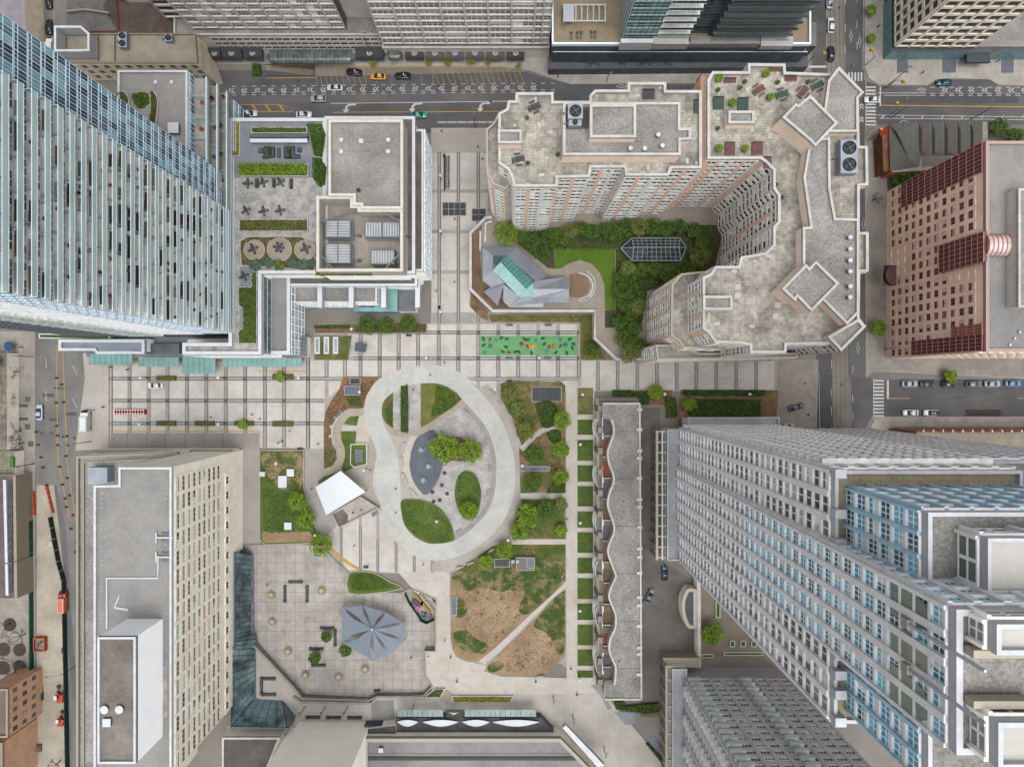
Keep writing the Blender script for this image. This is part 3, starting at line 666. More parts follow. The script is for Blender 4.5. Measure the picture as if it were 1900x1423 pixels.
# grass patches on the bare field
gp=M('patch_grass',cg(70,92,36),cg(150,132,94),.35,.95,.25,2.2,detail=10,bump=.5,lo=.45,hi=.6)
soil_f=bed('dry_field',smooth(P('838,1068 870,1064 905,1084 960,1080 1040,1075 1042,1086 985,1138 930,1190 900,1216 880,1227 856,1222 840,1205 837,1150'),2),.21,soil_m,.06)
for s_ in ('842,1066 900,1056 960,1040 1035,1040 1048,1060 1036,1088 1006,1118 975,1140 962,1128 974,1096 955,1086 930,1098 895,1088 870,1096 848,1082','840,1108 858,1110 868,1125 862,1142 846,1142','842,1172 868,1170 880,1182 905,1195 895,1212 860,1205 845,1190'):
 flat('grass_patch',smooth(P(s_),4),.216,gp,parent=soil_f)
for s_ in ('1046,1096 1049,1120 1048,1200 1036,1212 1026,1190 1012,1172 990,1160 1005,1136 1020,1116','906,1232 925,1225 935,1235 918,1246 906,1244'):
 flat('grass_patch',smooth(P(s_),4),.208,gp,parent=soil_tri)
ys_l=[(720,769),(778.5,806.5),(816,854.5),(863,893),(901.5,939),(948.5,978.5),(987,1025),(1034,1063),(1072,1110.5),(1119,1149),(1158,1196),(1204,1234),(1243,1256)]
lw=M('lawn_square',cg(72,98,36),cg(98,116,52),.3,.95,.16,3,detail=7,bump=.4);lw2=M('lawn_square_worn',cg(96,108,52),cg(146,130,92),.3,.95,.2,2.5,detail=8,bump=.4)
flat('garden_walk',P('1070,716 1102,716 1102,1262 1070,1262'),.142,path_m,kind='structure')
for i,(a_,b2) in enumerate(ys_l):bed('lawn_square',prect(1071.5,a_,1100,b2),.19,lw2 if i==0 else lw,.05)
# ---- beds by the plaza
bed('planting_bed',P('585,603 760,598 792,600 792,618 585,618'),.4,mulch_m,.15)
bed('lawn_panel',P('584,623 653,623 646,668 584,668'),.24,lawnw_m,.12)
bed('planting_bed',P('874,540 905,577 907,597 892,590 872,568'),.3,mulch_m,.12)
bed('planting_bed',P('905,584 1098,584 1098,628 1128,668 1076,668 1076,598 912,598'),.3,M('bed_dry2',cg(106,106,58),cg(146,122,84),.3,.95,.2,2.4,detail=8),.12)
bed('hedge_bed',P('1136,724 1248,724 1248,750 1250,775 1236,775 1232,752 1188,752 1188,738 1136,738'),.35,mulch_m,.15)
bed('hedge_bed',P('1262,724 1443,724 1443,742 1440,772 1280,775 1268,790 1256,790 1258,740'),.35,mulch_m,.15)
# green rubber play mat with leaves
play=tag(prism('play_mat',prect(891.5,623,1070,659.5),.13,.16,M('rubber_green',cg(116,178,118),cg(104,166,106),.4,.8,.05,2)),'long green rubber play mat on the pale plaza','play mat')
for (lx,ly,col) in [(175,1180,0),(235,1183,1),(290,1187,2),(333,1172,0),(380,1180,0),(535,1180,0),(567,1187,0),(640,1190,2),(700,1175,0),(855,1184,2),(935,1182,0),(178,1235,0),(372,1250,0),(563,1247,1),(712,1225,0),(752,1250,1),(852,1244,1),(968,1225,0),(188,1297,2),(345,1292,0),(400,1298,1),(460,1293,0),(490,1297,0),(597,1302,0),(733,1293,2),(815,1298,0),(908,1302,0),(958,1262,0)]:
 x,y=W(*R('a',lx,ly));a=random.uniform(0,6.3);b=MB();n=10;L=1.0;ww=.42
 pts=[(L*math.cos(t)*.75,ww*math.sin(t)*(1 if t<math.pi else 1)) for t in [2*math.pi*k/n for k in range(n)]]
 pts=[(px_,py_*(1-.35*px_)) for px_,py_ in pts]
 if col==2:b.add([(-.3,-.6,0),(.0,-.6,0),(.0,.6,0),(-.3,.6,0),(.2,-.6,0),(.5,-.6,0),(.5,.6,0),(.2,.6,0)],[(0,1,2,3),(4,5,6,7)])
 else:b.add([(p[0],p[1],0) for p in pts],[tuple(range(n))])
 mt=(M('mat_dkgreen',cg(40,92,58),None),M('mat_red',cg(150,66,44),None),M('mat_blue',cg(30,112,160),None))[col]
 ob('printed_leaf',b.me('printed_leaf',mt),play,(x,y,.164),a)
# ================================================================ buildings
salmon=M('salmon_brick',cw(178,150,132),cw(164,136,118),.4,.85,.06,2)
beige_w=M('beige_precast',cw(186,174,156),cw(172,160,143),.3,.85,.05,2)
pinkbeige=M('pink_beige',cw(186,168,152),cw(176,158,143),.3,.85,.05,2)
white_w=M('white_precast',cw(214,212,206),cw(200,198,192),.3,.8,.04,2)
grey_w=M('grey_precast',cw(178,176,176),cw(166,164,164),.3,.8,.05,2)
dgrey_w=M('dark_grey_precast',cw(154,152,152),cw(142,140,140),.3,.8,.05,2)
brown_w=M('brown_precast',cw(194,173,160),cw(181,160,147),.12,.85,.06,2)
brown_c=M('brown_coping',cg(206,176,164),None,fine=.05)
maroon=M('maroon_steel',cw(120,66,58),None,fine=.08,rough=.5)
sand_w=M('sand_precast',cw(192,185,172),cw(180,173,160),.3,.85,.04,2)
navy=M('navy_frame',cw(46,56,66),None,fine=.06,rough=.45)
black_w=M('black_cladding',cw(38,44,50),cw(52,58,64),.3,.4,.06,2)
conc_w=M('concrete_wall',cw(160,154,146),cw(146,140,132),.25,.85,.07,2)
core_m=M('dark_core',cw(60,62,64),cw(74,76,78),.5,.7,.06,2)  # plain dark grey of the building cores behind the facade grids
pblue=M('pale_blue_panel',cw(136,160,174),cw(122,146,160),.3,.5,.05,2)
mull_w=M('mullion_white',cw(166,178,186),None,fine=.03,rough=.5)
mull_d=M('mullion_dark',cw(70,76,80),None,fine=.04,rough=.5)
g_std=GL('glass_standard',[cw(46,54,60),cw(62,70,76),cw(38,44,50),cw(84,90,92),cw(128,128,124),cw(52,60,64),cw(70,82,84)])
g_dark=GL('glass_dark',[cw(30,34,36),cw(44,46,46),cw(36,40,42),cw(62,60,56),cw(28,30,32)])
g_teal=GL('glass_teal',[cw(58,84,96),cw(36,52,66),cw(92,124,134),cw(44,64,78),cw(30,42,54),cw(104,134,142),cw(64,90,102)])
g_blue=GL('glass_blue',[cw(60,110,136),cw(38,74,96),cw(92,142,166),cw(42,54,64),cw(72,116,136),cw(104,136,150),cw(50,60,66)])
g_green=GL('glass_green',[cw(104,132,124),cw(74,88,86),cw(126,150,142),cw(76,72,68),cw(54,58,58),cw(136,118,110),cw(44,48,50)])
g_maroon=GL('glass_maroon',[cw(78,44,42),cw(92,54,50),cw(66,38,38),cw(104,68,62)])
g_brown=GL('glass_brown',[cw(84,62,54),cw(62,46,42),cw(104,80,70),cw(50,40,38),cw(72,56,50)])
g_rail=M('glass_rail',cg(190,218,214,.8),None,fine=.04,rough=.15,spec=.4,alpha=.55)
g_dkteal=GL('glass_dark_teal',[cw(36,62,66),cw(52,84,86),cw(30,50,56),cw(66,100,102),cw(44,72,78)])
g_sky=M('skylight_glass',cw(34,42,43),cw(84,102,102),.16,.1,.2,.6,spec=.6)
# ---------------------------------------------------------------- left tower of glass balconies
T=Bld('glass_balcony_tower','tall glass tower with stacked green glass balconies on its side','apartment tower',*G(-600,-200))
XE,YN,YB,YS,XW=-472,-342,-284,-84,-770
zt=140.
core=[G(XW,YS),G(XE,YS),G(XE,YN),G(XW,YN)]
prism('core',offset(core,.25),0,zt,gravelg_m,core_m,T.o)
FH=3.0;z0=20.;nf=int((zt-z0)/FH)
wt=winmesh(g_teal,mull_w,2,.72,.03)
facade(T,G(XE,YB),G(XE,YN),z0-9,zt,7,nf+3,.07,.16,.06,mull_w,M('slab_edge',cw(96,112,122),None),wt,proud=.03)
# balconies: floor slab, glass guard, white rail, dividers
yb0,yb1=G(0,YB)[1],G(0,YS)[1];xe=XE*S;dep=1.5
wlow=blinds(g_std,mull_w,2,0,.05)
slabc=M('balcony_slab',cw(184,182,177),cw(160,158,153),.3,.85,.08,2)
for k in range(nf):
 z=z0+k*FH
 b=MB();b.box(xe,yb1,z-.2,xe+dep,yb0,z)
 bal=ob('balcony',b.me('balcony',slabc),T.o)
 b=MB();b.box(xe+dep-.05,yb1+.03,z,xe+dep-.02,yb0-.03,z+1.1);b.box(xe+.1,yb0-.05,z,xe+dep-.05,yb0-.03,z+1.1);b.box(xe+.1,yb1+.03,z,xe+dep-.05,yb1+.05,z+1.1)
 ob('glass_guard',b.me('glass_guard',g_rail),bal)
 b=MB();b.box(xe+dep-.10,yb1,z+1.1,xe+dep,yb0,z+1.18);b.box(xe+.1,yb0-.07,z+1.1,xe+dep-.1,yb0,z+1.16)
 ob('hand_rail',b.me('hand_rail',mull_w),bal)
 for t in range(1,6):
  y=yb1+(yb0-yb1)*(t/6+(.02 if k % 2 else-.02));ob('divider',ubox(g_rail),bal,(xe+dep/2-.05,y,z+1),0,(dep-.1,.04,2.0))
A_,C_=G(XE,YS),G(XE,YB)
facade(T,A_,C_,z0,zt,12,nf,.08,.35,.06,mull_w,slabc,wlow,proud=.02)
# side facing down: window strip, fritted white wall, small balconies, dark green glass
facade(T,G(-515,YS),G(XE,YS),z0,zt,4,nf,.1,.25,.1,mull_w,mull_w,wt,proud=.05)
frit=M('fritted_wall',cw(206,208,214),cw(150,152,160),.9,.6,.22,1.6,detail=6,lo=.5,hi=.75)
a_,c_=G(-583,YS),G(-515,YS);prism('frit_wall',rect(a_[0],a_[1]-.35,c_[0],a_[1]+.1),z0,zt,frit,parent=T.o)
for k in range(nf):
 z=z0+k*FH;a_,c_=G(-640,YS),G(-583,YS)
 b=MB();b.box(a_[0],a_[1]-.9,z-.2,c_[0],a_[1],z);bal=ob('balcony',b.me('balcony_s',slabc),T.o)
 b=MB();b.box(a_[0],a_[1]-.9,z,c_[0],a_[1]-.86,z+1.05);b.box((a_[0]+c_[0])/2-.03,a_[1]-.86,z,(a_[0]+c_[0])/2+.03,a_[1],z+2.2);ob('glass_guard',b.me('guard_s',g_rail),bal)
wdk=winmesh(g_dkteal,mull_d,2,.6,.05)
facade(T,G(XW,YS),G(-640,YS),z0-14,zt,8,nf+4,.12,.3,.1,mull_d,black_w,wdk,proud=.05)
T.done()
# lower terraced wing of the tower with three deep balcony decks, and its paved roof garden
TW=Bld('terraced_wing','lower glass wing with three deep balcony decks beside the balcony tower','apartment wing',*G(-500,-400))
wing=[G(-600,-476),G(-494,-476),G(-494,-342),G(-600,-342)]
gv=M('roof_tile_grey',cg(160,155,150),cg(174,169,163),.2,.85,.06,2,tile=(1.2,.3,.02,.85,.5,.04))
roofed(TW,wing,12,36,core_m,gv,white_m,.6,.5)
facade(TW,G(-494,-342),G(-494,-476),20,35.2,9,5,.1,.25,.1,mull_w,mull_w,wt,proud=.05)
for X,z in ((-463,24),(-467,28.2),(-472,32.4)):
 x0,y0=G(X-26,-474);x1,y1=G(X,-86);deck=ob('balcony_deck',MB().box(x0,y1,z-.25,x1,y0,z).me('balcony_deck',M('deck_floor',cg(188,182,172),cg(160,154,146),.3,.85,.1,1.5)),TW.o)
 b=MB();b.box(x1-.07,y1,z,x1-.03,y0,z+1.1);ob('glass_guard',b.me('deck_guard',g_rail),deck)
 ob('hand_rail',MB().box(x1-.12,y1,z+1.1,x1+.02,y0,z+1.2).me('deck_rail',mull_w),deck)
 for i in range(1,12):yy=y1+(y0-y1)*i/12;ob('divider',ubox(g_rail),deck,((x0+x1)/2+.1,yy,z+.95),0,(x1-x0-.5,.06,1.9))
 facade(TW,(x0+.5+1.9,y1),(x0+.5+1.9,y0),z-4,z-.26,22,1,.1,.3,.08,mull_w,mull_w,wlow,proud=.04)
prism('wing_base',[G(-600,-474),G(-466,-474),G(-466,-86),G(-600,-86)],0,19.8,gravelg_m,core_m,TW.o)
facade(TW,G(-466,-86),G(-466,-474),13,19.7,24,2,.1,.3,.1,mull_w,mull_w,wt,proud=.05)
TW.done()
# ---------------------------------------------------------------- podium with roof garden, mechanical block and lower glazed wing
PO=Bld('garden_podium','podium building with planted roof terrace and open mechanical yard','podium building',*W(600,400))
hb=M('terrace_herringbone',cg(166,163,159),cg(202,198,192),.4,.85,.2,2.4,tile=(.6,.3,.03,.75,.5,.14))
podg=P('424,226 604,226 604,366 586,368 586,508 560,508 485,508 485,660 340,660 340,635 424,635',20)
prism('wall',podg,0,19.6,hb,white_w,PO.o)
ring('parapet',P('424,219 605,219 605,508 485,508 485,658 338,658 338,636 424,636',20.6),.9,18.6,20.6,white_m,PO.o)
flat('blue_paving',qrect('b',60,235,1440,1150,20),19.63,M('terrace_blue',cg(136,140,148),cg(150,153,160),.3,.85,.08,3,tile=(.4,.2,.015,.9,.5,.05)),parent=PO.o)
# the big mechanical block
mech=P('611,225 748,225 748,388 669,388 669,382 655,382 655,365 587,365 587,502 748,502',27)
blk=P('611,225 746,225 746,388 669,388 669,382 655,382 655,365 611,365',27)
b=MB();b.prism(blk,0,26.2);ob('mechanical_block',b.me('mechanical_block',[gravel_m]),PO.o)
ring('white_parapet',P('609,222 748,222 748,388 669,388 669,381 655,381 655,364 609,364',27.3),.7,18,27.3,M('cream_coping',cg(240,234,220),cg(228,221,206),.4,.7,.04,2),PO.o)
yard=P('587,364 655,364 655,381 669,381 669,388 748,388 748,504 587,504',26.5)
flat('yard_floor',yard,20.2,M('yard_floor',cg(170,160,144),cg(190,180,162),.3,.9,.12,2,tile=(.6,.6,.05,.8,0,.06)),parent=PO.o)
prism('yard_base',yard,0,20.1,gravel_m,white_w,PO.o)
ring('yard_wall',yard,.75,20.1,26.6,MATS['cream_coping'],PO.o)
for a_,c_ in (((593,413),(672,388)),((700,388),(746,414)),((590,467),(620,501)),((713,501),(746,467))):
 p,q=W(*a_,26),W(*c_,26);b=MB();b.bar((*p,26.1),(*q,26.1),.35);ob('roof_brace',b.me('roof_brace',steel_m),PO.o)
# side ledges between block and promenade
prism('ledge',P('740,222 768,222 768,508 740,508',20),0,19.4,graveldk_m,white_w,PO.o);ring('ledge_parapet',P('602,216 770,216 770,508 602,508',20.4),.8,18.5,20.4,white_m,PO.o)
ledge2=P('765,240 786,240 786,503 765,503',17)
prism('lower_ledge',ledge2,0,16.4,graveldk_m,white_w,PO.o);ring('lower_parapet',ledge2,.55,15.8,17,white_m,PO.o)
wl2=winmesh(g_teal,mull_w,2,.5,.05)
e0,e1=W(787,503,17),W(787,240,17)
facade(PO,(e0[0]+.02,e0[1]),(e1[0]+.02,e1[1]),.5,16.8,14,4,.3,.9,.1,white_w,white_w,wl2,proud=.1)
# lower wing: gravel roof at 13 m behind the glazed wall of the garden podium
lowr=P('485,515 531,515 531,652 485,652',13)
prism('low_wing',P('480,512 538,512 538,656 480,656',13),0,12.6,gravelg_m,white_w,PO.o)
ring('low_parapet',P('480,508 538,508 538,657 480,657',13.4),.9,12,13.4,white_m,PO.o)
g0,g1=W(485,655,20),W(485,512,20)
facade(PO,(g0[0]+.05,g0[1]),(g1[0]+.05,g1[1]),13,18.9,12,2,.12,.3,.1,mull_d,white_w,wdk,proud=.04)
e0,e1=W(538,657,13.2),W(538,530,13.2)
facade(PO,(e0[0]+.03,e0[1]),(e1[0]+.03,e1[1]),.2,12.2,9,4,.2,.55,.1,white_w,white_w,wl2,proud=.1)
b0,b1=W(485,508,13),W(770,529,13)
prism('gallery',rect(b0[0],b0[1],b1[0],b1[1]),0,12.2,graveldk_m,white_w,PO.o)
ring('gallery_parapet',prect(533,510,774,531,13),.7,11.5,13.0,white_m,PO.o)
bay=P('540,530 700,530 700,563 540,563',9);prism('bay_roof',bay,0,8.4,gravel_m,white_w,PO.o);ring('bay_parapet',bay,.6,8,9,white_m,PO.o)
for x in (594,652,712,775):block('white_beam',(*W(x,550,11),10.2),(1.3,6.3,2.4),white_m,PO.o)
prism('green_glass_bay',P('694,530 737,530 737,578 656,578 656,570 694,570',6),0,5.6,teal_m,teal_m,PO.o)
prism('porch_roof',P('737,532 771,532 771,578 737,578',4),0,3.6,M('porch_grey',cg(120,122,126),cg(134,136,140),.4,.85,.1,3),white_w,PO.o)
e0,e1=W(540,563,9),W(700,563,9)
facade(PO,(e0[0],e0[1]-.03),(e1[0],e1[1]-.03),.2,7.8,9,2,.2,.6,.1,white_w,white_w,wl2,proud=.1)
PO.done()
# cooling towers in the yard
louv=M('louvre_blue',cg(196,208,218),cg(182,194,204),.4,.5,.05,2)
def cooler(x0,y0,x1,y1,label,vert,halves=2,z=20.2,h=4.2):
 a,c=W(x0,y1,z+h),W(x1,y0,z+h);t=empty('cooling_tower',((a[0]+c[0])/2,(a[1]+c[1])/2,z),label,'cooling tower','cooling units in the mechanical yard')
 w,d=c[0]-a[0],c[1]-a[1]
 ob('casing',MB().box(-w/2,-d/2,0,w/2,d/2,h-.5).me('casing',louv),t,local=True)
 ob('frame',MB().ring(rect(-w/2,-d/2,w/2,d/2),.25,h-.5,h+.15).me('cooler_frame',steel_m),t,local=True)
 ob('inner_tray',MB().box(-w/2+.25,-d/2+.25,h-.5,w/2-.25,d/2-.25,h-.3).me('tray',black_m),t,local=True)
 n=int((w if vert else d)/.42)
 lm=MB().box(-.12,-(d if vert else w)/2+.3,0,.09,(d if vert else w)/2-.3,.32).me('slat',white_m)
 for i in range(n):
  s=-(w if vert else d)/2+.4+i*((w if vert else d)-.8)/max(1,n-1)
  ob('slat',lm,t,(s,0,h-.3) if vert else (0,s,h-.3),0 if vert else math.pi/2,local=True)
 if halves>1:ob('divider',(MB().box(-.15,-d/2,h-.5,.15,d/2,h+.12)).me('cdiv',steel_m),t,local=True)
 ob('pipe',MB().bar((w/2,-d/4,1.5),(w/2+1.6,-d/4,1.5),.4).bar((w/2+1.6,-d/4,1.7),(w/2+1.6,-d/4,0),.4).me('pipe',steel_m),t,local=True)
cooler(603,408,651,441,'upper left slatted cooling tower in the mechanical yard',False)
cooler(603,452,651,489,'lower left slatted cooling tower in the mechanical yard',False)
cooler(677,411,742,441,'wide slatted cooling tower along the upper right of the mechanical yard',True)
cooler(688,463,732,491,'small slatted cooling unit in the lower right of the mechanical yard',True,1)
# teal glass canopies and flat roofs below the tower
CP=Bld('canopy_building','low white-edged shop building with teal glass canopies below the balcony tower','shop building',*W(330,640))
prism('roof_block',P('108,628 268,628 268,652 108,646',9),0,8.6,M('blue_roof',cg(152,164,178),cg(140,150,164),.3,.7,.06,2),white_w,CP.o);ring('parapet',P('108,630 268,630 268,657 178,657 174,651 108,651',9.2),.8,8,9.2,white_m,CP.o)
flat('green_strip',P('76,620 200,622 200,630 76,628',8),8.2,MATS['lawn_mown'],parent=CP.o);ring('edge',P('74,619 205,621 205,631 74,628',8),.3,7,8.4,white_m,CP.o)
prism('roof_strip',P('350,628 486,628 486,651 350,651',9),0,8.6,hb,white_w,CP.o);ring('parapet',P('349,630 487,630 487,655 349,655',9),.8,8,9.3,white_m,CP.o)
prism('shop_body',P('160,625 570,625 570,662 160,662',4),0,3.9,MATS['porch_grey'],stone_wall,CP.o)
for x0,y0,x1,y1 in ((166,656,246,677),(257,663,332,680),(339,659,400,693),(413,664,560,680)):
 p=prect(x0,y0,x1,y1,4.4);cpy=prism('glass_canopy',p,4.25,4.4,teal_m,parent=CP.o)
 n=int((x1-x0)/9)
 for i in range(n+1):xx=x0+(x1-x0)*i/n;strip('canopy_rib',[W(xx,y0,4.4),W(xx,y1,4.4)],.1,4.46,steel_m,parent=cpy)
prism('doorway_roof',P('269,638 332,638 332,656 269,656',6),0,5.8,black_w,black_w,CP.o)
CP.done()
# ---------------------------------------------------------------- beige apartment block round the garden court
ZR=47.
NE=Bld('apartment_block','beige and salmon apartment block wrapping a green courtyard with paved roof terraces','apartment block',*W(1450,450,ZR))
north='957,172 1027,172 1027,188 1094,188 1094,177 1104,167 1165,167 1165,153 1236,153 1236,168 1302,168 1302,312.5 1246,312.5 1241,326 1160,326 1159,311 1097,311 1094,329 1035,330 1035,346.5 953,346.5 950,331.5 942,315 925,304 925,210 940,202 943,187 957,187'
east='1313,149 1322,133 1388,133 1388,118 1457,119 1458,134 1544,137 1557,124 1603.5,172 1593,181 1594.6,271 1610,272 1611,344 1595,345 1595,431 1611.5,431 1611.5,504 1596,505 1594.6,590 1607,605.6 1561,652 1546.5,638.5 1460,640 1459,655 1391.7,655 1391.7,641 1370,637 1327,636 1314.5,618 1304,610.6 1304,514.5 1319.5,507 1327,494 1370,494 1375,476.5 1420,469 1435,454 1435,421 1444,411 1444,363 1435,350 1435,316 1420,301 1411,295 1313,295'
GZ=6.
M('soft_white',cw(176,174,170),cw(164,162,158),.3);w_ne=blinds(g_dark,M('frame_soft',cw(186,186,182),None),2,0,.07)
for s_ in (north,east):
 p=P(s_,ZR);roofed(NE,p,0,ZR,salmon,paver_m,wcap_m,.9,.6)
 for a_,c_,L in visible_edges(p):
  if L<1.6:continue
  nb=max(1,round(L/2.9));facade(NE,a_,c_,GZ,ZR-1.2,nb,14,.85 if nb>1 else .3,1.15,.1,(lambda i:salmon if i % 2==1 else MATS['soft_white']),MATS['soft_white'],w_ne,proud=.06)
prism('brick_link',P('1301,140 1314,140 1314,312 1301,312',46),0,45.6,M('brick_cap',cg(190,150,122),None,fine=.1),salmon,NE.o)
low1=P('1264,508 1246,528 1245,623 1261,634 1268,646 1345,648 1345,500 1290,505',35)
low2=P('902,240 916,228 925,210 965,205 965,320 938,352 914,342 903,322',40)
low3=P('1220,668 1216,640 1250,640 1300,655 1480,655 1480,664',26)
for p,z in ((low1,35.),(low2,40.),(low3,26.)):
 roofed(NE,p,0,z,salmon,paver_m if z !=26 else gravel_m,M('sand_coping',cg(206,196,176),None,fine=.06),.9,.5)
 for a_,c_,L in visible_edges(p):
  if L>1.6:facade(NE,a_,c_,GZ if z !=26 else 4,z-1.2,max(1,round(L/2.9)),round((z-7)/2.85),.8,1.15,.1,salmon,MATS['soft_white'],w_ne,proud=.06)
def penthouse(pts,zt,wall=pinkbeige,roof=gravel_m,z0=ZR-1,root=NE,w=.55):
 p=P(pts,zt);roofed(root,p,z0,zt,wall,roof,wcap_m,.55,w)
penthouse('1045,190 1262,190 1262,238 1282,238 1282,259 1263,260 1263,288 1045,288',51)
penthouse('1095,194 1180,194 1180,255 1095,255',53.5,z0=50)
penthouse('924,241 968,241 968,266 924,266',49.5);penthouse('1352,206 1400,206 1400,229 1352,229',49.5);penthouse('1305,549 1359,549 1359,575 1305,575',49.5)
ph=[('1452,218 1503,177 1555,228 1514,270 1502,258',52.5),('1490,327 1503,262 1541,250 1542,258 1541,330 1545,345 1594,345 1594,405 1551,405 1594,407 1594,580 1572,602 1518,555 1516,490 1490,490 1490,423 1504,421 1504,330',50.2)]
penthouse('1452,218 1477,192 1481,195 1504,177 1555,228 1513,272 1503,261',52.6)
penthouse('1537,150 1556,125 1603,172 1593,182 1593,245 1530,245 1530,200',49)
penthouse('1491,330 1503,260 1540,255 1541,350 1551,405 1594,406 1594,580 1572,602 1528,558 1490,520 1490,422 1504,421',50)
penthouse('1451,536 1496,490 1502,497 1514,484 1557,526 1506,578 1480,551 1476,559',52.6)
penthouse('1536,625 1592,592 1606,606 1561,651',48.6)
prism('louvre_pit',P('1049,199 1093,199 1093,239 1049,239',50.6),50.2,50.62,M('pit_floor',cg(96,88,76),cg(84,78,68),.4),parent=NE.o)
rg=random.Random(8);pz=[P(north,ZR),P(east,ZR)]
pp_=M('pale_paver',cg(224,216,204),cg(206,198,186),.6,.8,.06,2);n_=0
while n_<60:
 q_=(rg.uniform(925,1600),rg.uniform(120,650));w_=W(*q_,ZR-.9)
 if any(inside(w_,k) for k in pz) and not (1045<q_[0]<1285 and 188<q_[1]<292) and not (q_[0]>1445 and q_[1]>170):n_+=1;block('pale_paver',(*w_,ZR-.885),(.61*rg.choice((1,1,2)),.61*rg.choice((1,1,2)),.03),pp_,NE.o)
NE.done()
def fan_unit(px,py,w,d,h,z,label,fans=1,name='rooftop_chiller',rz=0.):
 x,y=W(px,py,z);t=empty(name,(x,y,z),label,'rooftop unit','air units on the roofs',rz)
 ob('casing',MB().box(-w/2,-d/2,0,w/2,d/2,h).me('casing',M('unit_blue',cg(176,188,198),cg(160,172,182),.5,.5,.05,2)),t,local=True)
 for i in range(fans):
  cy=(i-(fans-1)/2)*d/fans;r=min(w,d/fans)*.4
  f=ob('fan_ring',MB().rev([(r,0),(r,.35),(r*.9,.35),(r*.88,.1)],18).me('fan_ring',black_m),t,(0,cy,h),local=True)
  b=MB()
  for k in range(4):
   a=k*math.pi/2+.3;b.add([(0,0,.26),(r*.85*math.cos(a),r*.85*math.sin(a),.24),(r*.85*math.cos(a+.6),r*.85*math.sin(a+.6),.3)],[(0,1,2),(2,1,0)])
  b.rev([(r*.18,.1),(r*.18,.36)],8);ob('fan_blades',b.me('fan_blades',steel_m),f,local=True)
 ob('side_pipe',MB().bar((-w/2,0,h*.5),(-w/2-.9,0,h*.5),.2).bar((-w/2-.9,0,h*.5+.1),(-w/2-.9,0,0),.2).me('side_pipe',steel_m),t,local=True)
fan_unit(1066,214,3.2,3.2,2.2,50.62,'square chiller with one big fan on the north penthouse roof',1)
fan_unit(1066,232,2.8,1.4,1.4,50.62,'small pump box below the big roof fan on the penthouse',1)
fan_unit(1566,297,3.8,7.4,2.4,ZR-.85,'chiller with two large fans in the roof recess by the avenue',2)
# ---------------------------------------------------------------- right brown building
BR=Bld('brown_office_block','brown precast office block with rows of square windows and maroon glazing','office building',*W(1850,460,42))
ZB=42.
pb=[G(695,-47),G(1000,-47),G(1000,-355),G(695,-355)]
roofed(BR,pb,0,ZB,brown_w,gravelg_m,brown_c,.7,.7)
wb=blinds(g_brown,maroon,2,0,.10)
a_,c_=G(695,-355),G(695,-47)
facade(BR,a_,c_,2,ZB-3.5,17,11,1.05,1.5,.14,brown_w,brown_w,wb,proud=.003,skip=lambda i,k:(6<=i<=8 and k<3) or (8<=i<=10 and k>7) or (i>14 and k>5) or (i<2 and k>3))
facade(BR,G(695,-47),G(1000,-47),2,ZB-3.5,20,11,1.4,1.7,.18,brown_w,brown_w,wb,proud=.003)
def sloped(part,a,c,z0,z1,n,m,depth=.35):    # maroon grid glazing on a wall
 a,c=Vector(a),Vector(c);u=(c-a).normalized();nn=Vector((u.y,-u.x));L=(c-a).length;rz=math.atan2(u.y,u.x)
 mid=(a+c)/2+nn*(depth/2)
 gl=ob(part,MB().box(-L/2,-depth/2,0,L/2,depth/2,z1-z0).me(part,g_maroon),BR.o,(mid.x,mid.y,z0),rz)
 for i in range(n+1):q=a+u*L*i/n+nn*(depth+.03);block('glazing_bar',(q.x,q.y,(z0+z1)/2),(.11,.1,z1-z0),M('bar_rose',cw(150,104,96),None),BR.o,rz)
 for k in range(m+1):q=(a+c)/2+nn*(depth+.05);block('glazing_bar',(q.x,q.y,z0+(z1-z0)*k/m),(L,.09,.1),MATS['bar_rose'],BR.o,rz)
sloped('glazed_corner',G(695,-355),G(695,-312),8,ZB-.8,7,12);sloped('glazed_corner',G(695,-73),G(695,-49),13,ZB-.8,4,12)
sloped('glazed_corner',G(695,-88),G(695,-73),30,ZB-.8,3,4)
sloped('glazed_bay',G(694,-222),G(694,-178),26,ZB+.6,6,8,.8)
# barrel skylight on the roof
gx0,gx1=W(1828,446,ZB)[0],W(1886,446,ZB)[0];gy=W(1828,455,ZB)[1];rr=2.6
b=MB();n=8
v=[(x,gy+rr*math.cos(math.pi*k/n),ZB-.6+rr*.8*math.sin(math.pi*k/n)) for x in (gx0,gx1) for k in range(n+1)]
b.add(v,[(k,k+1,n+2+k,n+1+k) for k in range(n)]+[tuple(range(n,-1,-1)),tuple(range(n+1,2*n+2))])
vault=ob('barrel_skylight',b.me('barrel_skylight',M('vault_glass',cg(244,232,226),cg(214,178,168),.4,.2,.05,1)),BR.o)
for i in range(8):
 x=gx0+(gx1-gx0)*i/7;b=MB()
 for k in range(n):b.bar((x,gy+rr*math.cos(math.pi*k/n),ZB-.55+rr*.8*math.sin(math.pi*k/n)),(x,gy+rr*math.cos(math.pi*(k+1)/n),ZB-.55+rr*.8*math.sin(math.pi*(k+1)/n)),.16)
 ob('vault_rib',b.me('vault_rib',maroon),vault)
